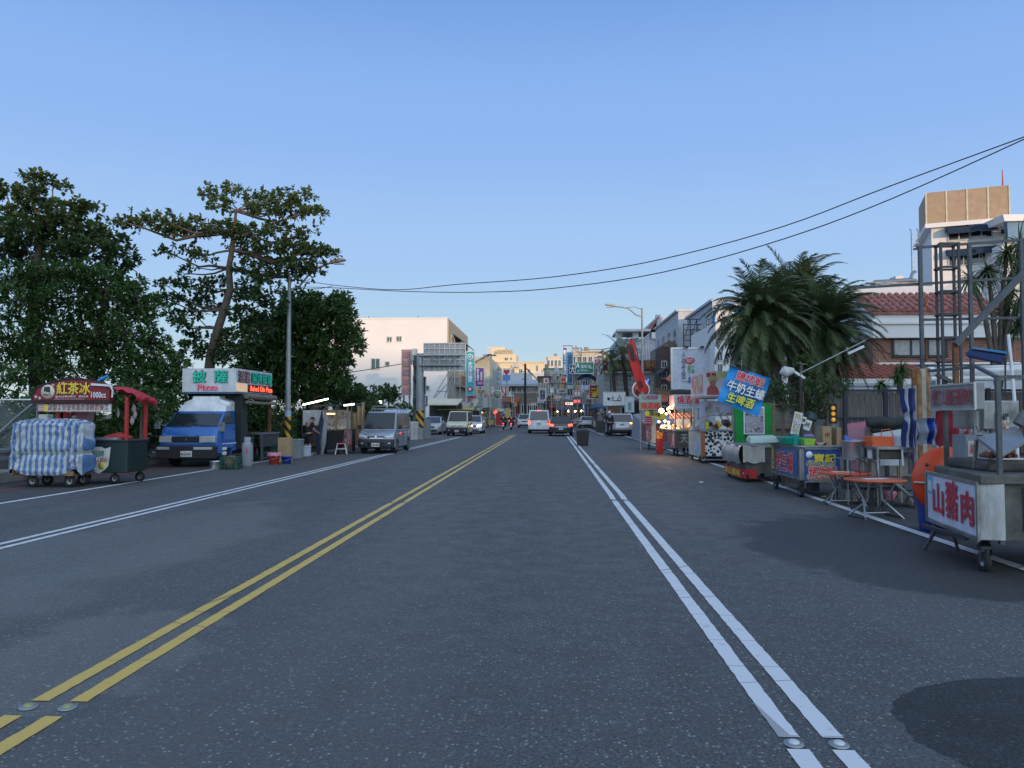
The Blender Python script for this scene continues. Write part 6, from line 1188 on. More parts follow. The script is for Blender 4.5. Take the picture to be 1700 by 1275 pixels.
# next stall farther: teal and red signs
d=35; x0,x1,z0,z1=R(1074,1090,704,734,d); t=thing('snail_stall','farther snail stall with faded teal and red characters and yellow pennant','market stall',((x0+x1)/2,d+1,0)); B=lambda nm,mb,m,bev=0,par=None,lab=None: mb.build(nm,m,par or t,world=True,bevel=bev,label=lab)
B('cabinet',MB().box(x0,x1+.9,d+.3,d+2,z0,z1),M_('dull maroon panel',(.18,.06,.08),.6,var=.6)); B('end_panel',MB().box(x1-.2,x1,d+.2,d+.29,z0-.05,z1+.2),M_('warm cream panel',(.6,.5,.4),.6)); B('poster',MB().box(x0,x1-.21,d+.2,d+.29,z0,z1-.02),photos('dark plum posters',3,((.2,.06,.08),(.3,.15,.2),(.12,.08,.12),(.4,.3,.3)),2))
u0,u1,v0,v1=R(1061,1098,655,667,d); a_=B('upper_sign',MB().box(u0,u1,d,d+.08,v0,v1),M_('pale teal sign',(.3,.45,.43),.5)); text(a_,'山燒酒螺',(u0+.15,d-.003,v0+.1),X,ZU,u1-u0-.3,.2,M_('blue red ink',(.4,.06,.15),.5),.02); v2=W(1070,681,d).z; a_=B('lower_sign',MB().box(u0,u1,d-.01,d+.07,v2,v0-.001),M_('faded green brown sign',(.3,.32,.25),.5)); text(a_,'燒酒螺',(u0+.08,d-.013,v2+.05),X,ZU,u1-u0-.16,.3,redlet,.02)
for px in (1063,1097): xx=W(px,690,d+.1).x; B('post',MB().bar((xx,d+.12,0),(xx,d+.12,v1),.05),galv)
B('red_poster',MB().box(u1+.02,u1+.3,d+.05,d+.1,v0,v1+.03),M_('orange red poster',(.5,.12,.08),.6,var=.6,scale=12)); yb=B('yellow_pennant',MB().prism([(0,.14),(.95,.02),(.9,-.28),(0,-.08)],W(1071,687,d-.1),X,ZU,(0,-.02,0)),M_('yellow pennant cloth',(.6,.52,.05),.6)); text(yb,'原味',W(1078,690,d-.13),V((1,0,-.12)),ZU,.5,.2,blk,.02)
rr_=MB(); 
for i in range(5): B('red_notice',MB().box(W(1071,690,d).x,W(1083,690,d).x,d+.1,d+.13,W(1077,705-i*3.6,d).z,W(1077,702.5-i*3.6,d).z),redsign)
for a,b in ((x0+.15,d+.4),(x1+.1,d+.5)): wheel(t,a,b,.12,.05)
u0,u1,v0,v1=R(1091,1101,728,748,31.5); t=thing('waste_box','red waste box with an orange picture front by the lit stall','bin',((u0+u1)/2,31.7,0)); MB().box(u0,u1,31.5,31.9,0,v1).build('bin_body',redp,t,world=True,bevel=.01); x_,y_,z_,w_=R(1090,1100,715,728,31.6); MB().box(x_,y_,31.6,31.65,v1,w_).build('picture_front',M_('orange picture',(.7,.25,.05),.5,var=.7,scale=15),t,world=True)
# --- black lattice crate box in the middle of the road
a=G(957,740); b_=G(978,740); t=thing('waste_basket','black ribbed plastic basket standing alone on the white double line','basket',((a.x+b_.x)/2,a.y+.3,0)); w_=(b_.x-a.x)/2; h_=W(967,715,a.y).z
mb=MB(); mb.hexa([(-w_*.85,-w_*.85,0),(w_*.85,-w_*.85,0),(w_*.85,w_*.85,0),(-w_*.85,w_*.85,0),(-w_,-w_,h_),(w_,-w_,h_),(w_,w_,h_),(-w_,w_,h_)]); mb.build('basket_body',black,t,bevel=.02); mb=MB(); mb.box(-w_*1.05,w_*1.05,-w_*1.05,w_*1.05,h_-.05,h_); mb.build('rim',M_('grey black plastic',(.035,.035,.04),.5),t,bevel=.01)
for k in range(9): z=.08+k*.06; ww=w_*(.85+.15*z/h_)+.008; MB().box(-ww,ww,-ww,ww,z,z+.012).build('rib',MT['grey black plastic'],t)
# --- sink stand with pans, utensils
d=13.6; x0,x1,z0,z1=R(1456,1531,742,812,d); t=thing('work_table','steel work table with sink bowl and clutter beneath','work table',((x0+x1)/2,d+.4,0)); B=lambda nm,mb,m,bev=0,par=None,lab=None: mb.build(nm,m,par or t,world=True,bevel=bev,label=lab)
B('table_top',MB().box(x0,x1,d,d+.8,z1-.05,z1),steel,.006)
for xx in (x0+.03,x1-.03):
    for yy in (d+.03,d+.77): B('leg',MB().bar((xx,yy,0),(xx,yy,z1-.05),.035),steel)
B('sink_bowl',MB().box(x0+.1,x1-.3,d+.1,d+.7,z1-.22,z1-.051),slate,.02); B('gas_burner',MB().lathe((x0+.3,d+.4,.35),[(.0,0),(.2,.0),(.22,.08),(.12,.14),(.0,.14)],16).box(x0+.1,x0+.55,d+.2,d+.6,.3,.35),black); B('lower_shelf',MB().box(x0,x1,d,d+.8,.28,.3),dsteel)
B('hanging_cloth',MB().grid(lambda u,v:V((lerp(x0+.55,x0+.75,u),d+.05+.02*math.sin(u*14),z1-.1-.38*v)),8,5),M_('grey cloth',(.25,.25,.23),.9)); B('hanging_glove',MB().tube([(x0+.6,d-.02,z1-.08),(x0+.6,d-.02,z1-.16),(x0+.62,d-.02,z1-.22)],[.02,.05,.02],8),M_('purple rubber',(.2,.03,.2),.5))
B('hose',MB().tube([(x0+.25,d-.05,.45),(x0+.5,d-.1,.22),(x0+.8,d-.1,.12),(x1+.3,d-.05,.1)],.03,8),grayp)
q=W(1461,735,d); onc('metal_pan','orange enamel pan with a high handle on the work table','pan',MB().box(x0+.02,x0+.38,d+.2,d+.6,z1,z1+.17).tube([(x0+.25,d+.4,z1+.17),(x0+.27,d+.4,z1+.28),(x0+.4,d+.4,z1+.3),(x0+.46,d+.4,z1+.2),(x0+.46,d+.4,z1)],.01,6),orange)
onc('dish_rack','pale dish rack of plates on the work table','dish rack',MB().hexa([(x0+.4,d+.2,z1),(x0+.6,d+.2,z1),(x0+.6,d+.6,z1),(x0+.4,d+.6,z1),(x0+.5,d+.2,z1+.18),(x0+.58,d+.2,z1+.19),(x0+.58,d+.6,z1+.19),(x0+.5,d+.6,z1+.18)]),M_('pale plastic',(.5,.52,.55),.5),.01)
onc('steel_cup','short steel cup at the end of the work table','cup',MB().cyl((x0+.7,d+.3,z1),.05,.12,14),alu)
# pots to the left, white bottle, crates, bin
p=W(1440,745,14); t=thing('pot_stand','large steel pots on a low wire rack beside the work table','pot stand',(p.x,14.3,0)); rk_=MB()
for zz in (.25,.8): rk_.box(p.x-.35,p.x+.2,14.0,14.6,zz-.01,zz+.01)
for xx in (-.35,.2):
    for yy in (14.0,14.6): rk_.bar((p.x+xx,yy,0),(p.x+xx,yy,.8),.025)
rk_.build('rack',galv,t,world=True); MB().lathe((p.x-.12,14.3,.81),[(0,0),(.19,0),(.2,.02),(.2,.3),(.21,.31),(.18,.31),(.0,.34)],22).build('stock_pot',alu,t,world=True); MB().lathe((p.x-.15,14.25,.26),[(0,0),(.2,0),(.22,.2),(.0,.22)],20).build('lower_pot',slate,t,world=True)
onc('white_canister','white round-shouldered canister beside the orange pan','canister',MB().lathe((p.x+.14,14.1,.81),[(0,0),(.09,0),(.1,.02),(.1,.22),(.06,.28),(.03,.3),(.03,.33),(0,.33)],18),whl)
a=W(1424,720,15.2); t=thing('wire_mesh_panel','rusty wire mesh panel leaning behind the pots','mesh panel',(a.x,15.2,0)); mb=MB(); u0,u1,v0,v1=R(1413,1452,711,770,15.2)
for i in range(13): x_=lerp(u0,u1,i/12); mb.bar((x_,15.2,.1),(x_,15.3,v1),.008)
for i in range(14): z_=lerp(.1,v1,i/13); mb.bar((u0,15.2+.1*i/13,z_),(u1,15.2+.1*i/13,z_),.008)
mb.build('mesh',galv,t,world=True)
a=W(1408,780,15.6); crate('grey green lattice crate under the folded pink board',a.x,a.x+.42,15.6,16.0,0,.42,greenpl); 
u0,u1,v0,v1=R(1412,1444,700,728,15.8); onc('pink_board','translucent pink board leaning on the fence','board',MB().hexa([(u0,15.8,.1),(u1-.2,15.8,.1),(u1-.2,15.85,.1),(u0,15.85,.1),(u0+.02,16,v1-.05),(u1,16,v1),(u1,16.05,v1),(u0+.02,16.05,v1-.05)]),M_('dusty pink sheet',(.4,.12,.2),.5))
a=W(1440,704,15); b=W(1500,700,15); t=thing('rolled_tarpaulin','dark green rolled tarpaulin bundle lying along the fence','tarpaulin',((a.x+b.x)/2,15,a.z-.1)); MB().tube([a,a.lerp(b,.3)+V((0,0,.03)),a.lerp(b,.6)-V((0,0,.02)),b],[.07,.12,.12,.1],10).tube([a+V((.1,.05,-.1)),b+V((-.05,.05,-.13))],[.08,.11],10).build('roll',MT['dark green tarpaulin'],t,world=True); 
for k in (.1,.9): q=a.lerp(b,k); MB().bar((q.x,15.1,0),(q.x,15.1,q.z-.1),.05).build('trestle',wood,t,world=True)
u0,u1,v0,v1=R(1454,1500,713,728,14.7); onc('white_sheet','tilted white board behind the steel work table','board',MB().hexa([(u0,14.7,v0-.5),(u1,14.7,v0-.5),(u1,14.75,v0-.5),(u0,14.75,v0-.5),(u0,14.8,v1-.08),(u1,14.8,v1),(u1,14.85,v1),(u0,14.85,v1-.08)]),M_('blue white panel',(.45,.5,.55),.5))
# blue bag
p=W(1412,740,14.9); onc('carrier_bag','blue and white plastic bag hanging beside the lattice crate','bag',MB().tube([p+V((-.1,0,.2)),p+V((-.05,0,.05)),p+V((.08,0,-.05)),p+V((.18,0,-.12))],[.02,.1,.12,.03],10),M_('blue white bag',(.06,.1,.4),.4,var=.9,scale=12))
# striped cloths
def hang(nm,label,cat,a,b,tp,bt,d,m,wav=.05,pinch=None,n=26,xs=0):
    u0,u1,v0,v1=R(a,b,tp,bt,d); t=thing(nm,label,cat,((u0+u1)/2,d,v0)); mb=MB()
    def fn(u,v):
        z=lerp(v1,v0,v); w=1
        if pinch: w=1-.45*math.exp(-((v-pinch)/.07)**2)
        x=(u0+u1)/2+(u-.5)*(u1-u0)*w; return V((x,d+wav*math.sin(u*19)+.03*math.sin(v*9)-.14*math.sin(PI*u)*w,z))
    mb.grid(fn,n,24); mb.build('cloth',m,t,world=True); return t
bw=stripes('navy and white striped cloth','X',.085,((.03,.05,.2),(.55,.57,.62)),.7,warp=.05)
tA=hang('striped_bundle','tall navy and white striped awning bundle tied round a post','awning',1497,1518,645,742,12.6,bw,.04,.47); MB().cyl((W(1519,690,12.75).x,12.75,0),.03,W(1519,640,12.75).z,8).build('post',galv,tA,world=True)
hang('striped_sheet','blue and silver striped plastic sheet draped behind the work table','plastic sheet',1523,1556,694,737,12.0,stripes('blue and silver striped sheet','X',.16,((.03,.06,.4),(.4,.42,.45)),.35,warp=.12),.05)
MB_=hang('wavy_cloth','red and white wavy striped cloth hanging behind the boar stall','cloth',1571,1609,685,741,11.2,stripes('red and white wavy cloth','X',.17,((.5,.03,.05),(.55,.5,.52)),.7,warp=.35),.06)
hang('red_sheet','plain red cloth strip hanging left of the wavy cloth','cloth',1556,1576,682,740,11.35,M_('dull red cloth',(.3,.02,.03),.8),.05)
# rusty corrugated sheets beside it
t=thing('rusty_sheets','stack of rust streaked metal sheets standing beside the striped bundle','metal sheets',(W(1533,690,13.4).x,13.4,0)); 
for i,(a,b,tp,m) in enumerate(((1516,1523,612,rust),(1523,1530,615,M_('streaky rust',(.3,.16,.07),.8,var=.8,scale=5,grime=.5)),(1530,1537,612,M_('white rusted sheet',(.4,.38,.32),.7,var=.4,grime=.7)),(1537,1544,611,MT['streaky rust']))):
    u0,u1,v0,v1=R(a,b,tp,700,13.4+i*.05); MB().box(u0,u1,13.4+i*.05,13.44+i*.05,0,v1).build('sheet',m,t,world=True)
# blue folded parasol on pole
d=11; t=thing('parasol','folded dark blue parasol with sky blue lining above the boar stall','parasol',(W(1676,690,d).x,d,0)); a,b=W(1601,590,d),W(1672,600,d); p1_=W(1682,640,d)
mb=MB(); mb.hexa([W(1605,593,d),W(1661,605,d),W(1664,598,d+.5),W(1600,588,d+.5),W(1608,580,d),W(1672,590,d),W(1672,588,d+.5),W(1612,579,d+.5)]); mb.build('canopy',M_('navy parasol cloth',(.01,.03,.12),.7),t,world=True,bevel=.03); mb=MB(); mb.hexa([W(1612,578,d-.02),W(1672,588,d-.02),W(1672,587,d+.45),W(1614,577,d+.45),W(1614,576.5,d-.02),W(1672,584,d-.02),W(1672,584,d+.45),W(1616,576,d+.45)]); mb.build('canopy_edge',M_('sky blue parasol cloth',(.03,.2,.4),.7),t,world=True,bevel=.01); MB().tube([W(1669,660,d+.2),W(1669,560,d+.2)],.012,6).build('rod',dsteel,t,world=True); q0=W(1684,660,d+.1); MB().tube([(q0.x+.05,d+.1,0),q0,W(1674,555,d+.1)],.022,8).build('pole',whl,t,world=True)
# stools / chairs between
p=G(1428,800); p.y=13; onc('enamel_basin','wide steel basin on the ground behind the red tables','basin',MB().lathe((W(1415,785,14.8).x,14.8,.3),[(0,0),(.2,0),(.25,.1),(.26,.1),(.24,.08),(.19,.02),(0,.02)],20).box(W(1415,785,14.8).x-.2,W(1415,785,14.8).x+.2,14.6,15.0,0,.3),alu)
for i,(px,d_) in enumerate(((1437,13.0),(1452,13.15))):
    a=W(px,690,d_).x; t=thing('metal_chair','black tubular chair frame standing behind the red tables, %s one'%('left','right')[i],'chair',(a,d_,0),.2,'tubular chairs behind the tables'); MB().box(-.18,.18,-.18,.18,.4,.43).build('seat',black,t,bevel=.01)
    for sx in (-1,1):
        MB().tube([(sx*.17,.17,0),(sx*.17,.17,.42),(sx*.15,.22,.78),(0,.24,.86)],.012,6).build('back_frame',dsteel,t); MB().tube([(sx*.17,-.17,0),(sx*.17,-.17,.42)],.012,6).build('leg',dsteel,t)
# litter
for i,(px,py) in enumerate(((1161,802),(1365,826))): p=G(px,py); tag(MB().hexa([(p.x,p.y,.012),(p.x+.08,p.y,.012),(p.x+.1,p.y+.07,.012),(p.x,p.y+.08,.012),(p.x,p.y,.03),(p.x+.07,p.y+.01,.02),(p.x+.1,p.y+.06,.035),(p.x+.01,p.y+.08,.02)]).build('litter_scrap',paper if i==0 else yel),('scrap of white paper lying on the road','yellow scrap lying under the oyster cart')[i],'litter')
# --- slatted fence and garden wall behind the stalls
d=20.3; t=thing('slatted_fence','brown grey slatted fence with dark posts behind the right stalls','fence',(9.5,d,0)); u0=W(1375,690,d).x; u1=W(1560,690,d).x; z1=W(1400,646,d).z; n=24; slm=M_('brown grey slat',(.13,.11,.1),.7,var=.3,grime=.3); n=0
x=u0
while x<u1+2.2: MB().box(x,x+.135,d,d+.03,.55,z1-.08+.0*n).build('slat',slm,t,world=True); x+=.155; n+=1
for px in (1373,1403,1470,1560,1640): xx=W(px,690,d).x; MB().box(xx-.05,xx+.05,d-.06,d-.005,0,z1+.02).build('post',M_('dark blue post',(.015,.02,.04),.5),t,world=True)
for z in (z1-.04,z1-.75,.6): MB().box(u0,u1+2.2,d-.045,d-.004,z-.03,z+.03).build('rail',MT['dark blue post'],t,world=True)
wl2=MB(); wl2.box(5.4+1.2,13.5,20.5,20.8,0,1.0); tag(wl2.build('garden_wall',concrete),'low weathered concrete wall under the slatted fence','wall')
u0,u1,v0,v1=R(1285,1325,673,712,20); t=thing('junk_shelf','weathered wooden shelf and boards stacked behind the oyster cart','shelf',((u0+u1)/2,20,0)); MB().box(u0,u1,20,20.4,v0-.0,v0+.05).build('board',wood,t,world=True); MB().box(u0+.05,u1-.05,20.1,20.15,0,v1).build('back_panel',M_('weathered panel',(.25,.23,.2),.85,var=.5,grime=.5),t,world=True); MB().box(u0-.1,u1+.1,19.95,20.35,v1,v1+.04).build('top_board',wood,t,world=True)
for xx in (u0,u1): MB().box(xx-.03,xx+.03,19.96,20.02,0,v1).build('upright',wood,t,world=True)
u0,u1,v0,v1=R(1345,1392,697,738,19); t=thing('grey_cabinet','plain grey cabinet standing behind the cardboard box','cabinet',((u0+u1)/2,19.2,0)); MB().box(u0,u1,19.0,19.5,0,v1).build('cabinet_body',M_('dull grey panel',(.2,.22,.25),.6,grime=.3),t,world=True,bevel=.01); MB().box((u0+u1)/2-.006,(u0+u1)/2+.006,18.994,18.999,.1,v1-.05).build('door_gap',black,t,world=True)
p=W(1345,692,17.4); tag(MB().tube([(p.x,17.4,p.z-.12),p,(p.x+.05,17.4,p.z+.1)],[.12,.16,.08],12).build('black_bag',M_('glossy black bag',(.015,.03,.035),.35)),'bulging dark bag hanging beside the lamp pole','bag')
# small goods on the near stalls
cxb=FB.x+.24
for i,(dx,dy,h,r,m,lab) in enumerate(((.62,.25,.2,.035,M_('brown sauce',(.15,.04,.02),.3),'brown sauce bottle at the front edge of the boar stall counter'),(.75,.3,.17,.03,redp,'red squeeze bottle beside the brown sauce bottle'),(.9,.22,.14,.045,M_('yellow jar',(.5,.4,.08),.4),'squat yellow jar on the boar stall counter'),(1.05,.35,.22,.035,whl,'tall white bottle near the right edge of the counter'))):
    tag(MB().lathe((cxb+dx,7.96+dy,.99),[(0,0),(r,0),(r*1.05,.02),(r,h*.65),(r*.4,h*.8),(r*.38,h),(0,h)],14).build('bottle' if i!=2 else 'jar',m),lab,'bottle' if i!=2 else 'jar')
t=thing('meat_tray','steel tray of roasted meat pieces on the boar stall slab','tray',(cxb+.45,8.85,1.1)); MB().box(-.2,.2,-.15,.15,.001,.02).build('tray_base',alu,t,bevel=.004)
for i in range(5): MB().tube([(-.15+i*.07,-.1,.04),(-.14+i*.07,0,.06),(-.15+i*.07,.1,.04)],[.02,.035,.02],8).build('meat',M_('roasted meat',(.25,.09,.04),.5,var=.6,scale=30),t)
p=G(1488,815); t=thing('gas_cylinder','short grey gas cylinder under the steel work table','gas cylinder',(p.x,13.95,0)); MB().lathe((0,0,0),[(0,0),(.14,0),(.15,.04),(.15,.4),(.12,.48),(.05,.52),(0,.52)],20).build('tank',M_('grey tank paint',(.25,.28,.31),.5,grime=.3),t); MB().lathe((0,0,.5),[(.08,0),(.085,.12),(.075,.12),(.07,0)],14).build('collar',MT['grey tank paint'],t)
for i,(px,d_,s_,m,lab) in enumerate(((1466,14.9,.2,M_('pink bag',(.5,.15,.22),.4),'pink bag hanging low behind the work table'),(1506,13.9,.09,M_('grey white bag',(.3,.3,.3),.5),'small white bag by the legs of the work table'),(1412,16.4,.22,M_('navy bag',(.02,.04,.12),.5),'navy bag on the ground by the lattice crate'))):
    x_=W(px,690,d_).x; tag(MB().tube([(x_,d_,0),(x_+.02,d_,s_*.6),(x_,d_,s_*1.3),(x_+.01,d_,s_*1.9)],[s_*.7,s_,s_*.6,s_*.1],12).build('carrier_bag',m),lab,'bag')
for i,(a,b,tp,bt,d_,m,lab) in enumerate(((1563,1580,742,775,11.9,M_('terracotta jug',(.3,.13,.08),.7),'terracotta coloured jug behind the orange folded table'),(1581,1590,738,764,11.95,dirtyw,'white bottle beside the terracotta jug'))):
    u0,u1,v0,v1=R(a,b,tp,bt,d_); xc_=(u0+u1)/2; r=(u1-u0)/2; o=MB().lathe((xc_,d_,0),[(r*.8,v0),(r,v0+.02),(r,lerp(v0,v1,.6)),(r*.5,lerp(v0,v1,.85)),(r*.45,v1),(0,v1)],16).box(xc_-r*1.3,xc_+r*1.3,d_-r,d_+r,0,v0-.001); tag(o.build('jug' if i==0 else 'bottle',m),lab,'jug' if i==0 else 'bottle')
for i,(dx,dy) in enumerate(((.55,.25),(.62,.5))):
    tag(MB().lathe((W(1327,740,15.1).x+dx-.1,15.2+dy*.2,zc),[(0,0),(.04,0),(.075,.05),(.078,.052),(.04,.012),(0,.012)],16).build('bowl',whl if i==0 else redp),('small white bowl on the front edge of the oyster cart','small red bowl behind the white bowl on the oyster cart')[i],'bowl')
# --- galvanised frame, lattice mast and diagonal beam
d=18; t=thing('steel_scaffold','tall galvanised steel frame of posts and rails before the hotel','steel frame',(W(1610,690,d).x,d,0)); B=lambda nm,mb,m,bev=0,par=None,lab=None: mb.build(nm,m,par or t,world=True,bevel=bev,label=lab)
for a,tp,dd in ((1527,408,d),(1609,405,d),(1695,400,d)): p=W(a,tp,dd); B('post',MB().bar((p.x,dd,0),(p.x,dd,p.z),.075),pipe)
for (a,b,c_,e) in ((1522,411,1712,397),(1420,478,1712,460),(1527,531,1712,527)): B('rail',MB().bar(W(a,b,d+.1),W(c_,e,d+.1),.055),pipe)
B('cable',MB().tube([W(1427,575,d),W(1500,592,d-.1),W(1590,604,d-.1)],.012,4),black)
t=thing('diagonal_beam','thick grey beam propped diagonally at the right edge','beam',(W(1585,690,14.5).x,14.5,0)); p=W(1586,572,14.5); MB().bar(p,W(1716,436,14.5),.1).build('beam',pipe,t,world=True); MB().bar((p.x+.02,14.55,0),(p.x+.02,14.55,p.z+.05),.08).build('prop',rust,t,world=True)
d=16; t=thing('lattice_mast','dark square lattice mast rising in front of the hotel','mast',(W(1582,690,d).x,d,0)); u0,u1,_,z1=R(1568,1591,402,700,d)
B=lambda nm,mb,m,bev=0,par=None,lab=None: mb.build(nm,m,par or t,world=True,bevel=bev,label=lab)
for xx in (u0,u1):
    for yy in (d,d+.3): B('upright',MB().bar((xx+(.05 if yy>d else 0),yy,0),(xx+(.05 if yy>d else 0),yy,z1),.045),dsteel)
for py in (404,443,483,521,560,600): z=W(1580,py,d).z; q=MB(); q.bar((u0,d,z),(u1,d,z),.04); q.bar((u0,d+.3,z),(u1+.05,d+.3,z),.04); q.bar((u0,d,z),(u0+.05,d+.3,z),.04); q.bar((u1,d,z),(u1+.05,d+.3,z),.04); B('ring',q,dsteel)
# arched white gateway at the right edge
d=19.2; t=thing('arched_gate','white rendered gateway arch with rounded coping at the right edge','gateway',(W(1660,690,d).x,d,0)); u0,u1,v0,v1=R(1555,1760,608,700,d); zt=v1; cx=(W(1670,690,d).x); rad_=1.6
poly=[(u0,0),(u0+.35,0)]+[(cx-rad_*math.cos(a*PI/14),W(1670,652,d).z-.35+.75*math.sin(a*PI/14)) for a in range(15)]+[(u1-.2,0),(u1,0),(u1,zt),(u0,zt)]
MB().prism([(a,b) for a,b in poly],(0,d,0),X,ZU,(0,.4,0)).build('arch_wall',M_('grey white render',(.5,.5,.5),.8,grime=.35),t,world=True); MB().tube([(u0-.15,d+.1,zt-.12),(u1,d+.1,zt-.05)],.12,12).build('coping',white,t,world=True); MB().tube([(u0-.1,d+.05,zt-.3),(u1,d+.05,zt-.25)],.07,10).build('coping_moulding',white,t,world=True)
# ---------------------------------------------------------------- buildings
wwall=M_('white wall render',(.72,.71,.70),.85,var=.04,scale=.4); gwall=M_('grey white wall render',(.5,.52,.56),.85,grime=.3); cwall=M_('cream wall',(.6,.55,.42),.85,grime=.2); conc2=M_('aged concrete wall',(.28,.27,.25),.9,var=.4,grime=.6)
brick=tiles('red brown brick','X' and .22,.07,((.32,.1,.05),(.22,.07,.04))); rooft=M_('red roof tile',(.3,.09,.06),.8,var=.45,scale=5); rooft2=M_('mottled red roof tile',(.3,.12,.1),.8,var=.7,scale=7)
frm=M_('window frame',(.5,.52,.53),.5); bawn=M_('dark blue awning',(.008,.026,.06),.8); curt=M_('pale curtain behind glass',(.35,.36,.36),.4,var=.3,scale=8); gteal=M_('green tinted pane',(.05,.1,.1),.15)
def bld(name,label,cat,x0,x1,y0,y1,z1,m,z0=0,group=None,nm='wall'):
    t=thing(name,label,cat,((x0+x1)/2,(y0+y1)/2,0),0,group); MB().box(x0,x1,y0,y1,z0,z1).build(nm,m,t,world=True); return t
def win(t,face,pl,u0,u1,z0,z1,pane=glass,n=2,fm=None,bar=.05,label=None):
    """window on a wall plane: face 'S' (toward -y), 'W' (toward -x), 'E' (toward +x)"""
    fm=fm or frm
    def bx(a,b,c,d,near,far):
        if face=='S': return (a,b,pl-far,pl-near,c,d)
        if face=='W': return (pl-far,pl-near,a,b,c,d)
        return (pl+near,pl+far,a,b,c,d)
    f=MB(); f.box(*bx(u0-bar,u1+bar,z1,z1+bar,0,.06)); f.box(*bx(u0-bar,u1+bar,z0-bar,z0,0,.09)); f.box(*bx(u0-bar,u0,z0,z1,0,.06)); f.box(*bx(u1,u1+bar,z0,z1,0,.06))
    for i in range(1,n): u=lerp(u0,u1,i/n); f.box(*bx(u-bar*.4,u+bar*.4,z0,z1,.021,.05))
    o=f.build('window',fm,t,world=True); MB().box(*bx(u0,u1,z0,z1,.004,.02)).build('pane',pane,o,world=True); return o
def pwin(t,a,b,tp,bt,d,**k): u0,u1,v0,v1=R(a,b,tp,bt,d); return win(t,'S',d,u0,u1,v0,v1,**k)
# ===== left: the large white building
d=76; x0=W(560,690,d).x; x1=W(742,690,d).x; zt=W(742,529,d).z
t=bld('white_building','large white building catching low sun, with a few small windows','building',x0-3,x1,d,d+18,zt,wwall)
for a,b,tp,bt,n in ((592,604,556,572,2),(643,650,560,567,2),(659,666,559,566,2),(617,630,596,612,2),(640,646,601,607,1),(641,646,642,648,1),(706,712,641,647,1)): pwin(t,a,b,tp,bt,d,pane=gteal,n=n,bar=.08)
B=lambda nm,mb,m,bev=0,par=None,lab=None: mb.build(nm,m,par or t,world=True,bevel=bev,label=lab)
B('parapet',MB().box(x0-3.05,x1+.05,d-.05,d+18.05,zt,zt+.12),wwall); B('street_wall',MB().box(x1+.002,x1+.12,d+.2,d+18,0,zt-.02),M_('shaded side wall',(.42,.36,.27),.85,grime=.3))  # shade on the street side is put in as a darker beige colour
for k,z in enumerate((7.6,4.8)): 
    B('balcony',MB().box(x1+.12,x1+.75,d+6,d+18,z-.25,z),conc2); q=MB()
    for i in range(25): q.bar((x1+.7,d+6+i*.5,z),(x1+.7,d+6+i*.5,z+.95),.05)
    q.bar((x1+.7,d+6,z+.95),(x1+.7,d+18,z+.95),.07); B('balcony_rail',q,M_('brown railing',(.16,.1,.07),.7))
    win(t,'E',x1+.12,d+2,d+4.5,z+.2,z+2,n=2,bar=.1); win(t,'E',x1+.12,d+9,d+13,z+.1,z+2,n=3,bar=.1)
B('balcony_roof',MB().hexa([(x1+.12,d+4,9.95),(x1+.85,d+4,9.45),(x1+.85,d+18,9.45),(x1+.12,d+18,9.95),(x1+.12,d+4,10.05),(x1+.85,d+4,9.55),(x1+.85,d+18,9.55),(x1+.12,d+18,10.05)]),dsteel)
for y in (d+6,d+12,d+18): B('balcony_post',MB().bar((x1+.78,y,4.8),(x1+.78,y,9.45),.1),galv)
for px in (612,694): p=W(px,529,d+3); B('roof_rod',MB().cyl((p.x,d+3,zt),.03,.7,6),dsteel)
# low market roofs in front of it
def shed(label,a,b,tp,d,dep,m,name='market_shed',low=0):
    u0,u1,_,v1=R(a,b,tp,690,d); t=thing(name,label,'shed',((u0+u1)/2,d+dep/2,0)); MB().hexa([(u0,d,v1-.25),(u1,d,v1-.25),(u1,d+dep,v1+.3),(u0,d+dep,v1+.3),(u0,d,v1-.15),(u1,d,v1-.15),(u1,d+dep,v1+.4),(u0,d+dep,v1+.4)]).build('roof',m,t,world=True)
    for x_ in (u0+.1,u1-.1):
        for y_ in (d+.1,d+dep-.1): MB().bar((x_,y_,0),(x_,y_,v1-.2),.1).build('post',dsteel,t,world=True)
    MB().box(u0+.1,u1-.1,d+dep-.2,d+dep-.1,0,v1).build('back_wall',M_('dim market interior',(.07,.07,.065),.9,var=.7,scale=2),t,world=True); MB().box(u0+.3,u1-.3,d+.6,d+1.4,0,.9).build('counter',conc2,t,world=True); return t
shed('low cream roofed shed beside the sign pole left of the street',700,760,668,66,4,cwall); shed('low grey roofed shed left of the pole pair',655,690,684,58,3,conc2); shed('darker shed behind the cream minivan',735,790,672,78,5,M_('pale corrugated roof',(.4,.4,.38),.7))
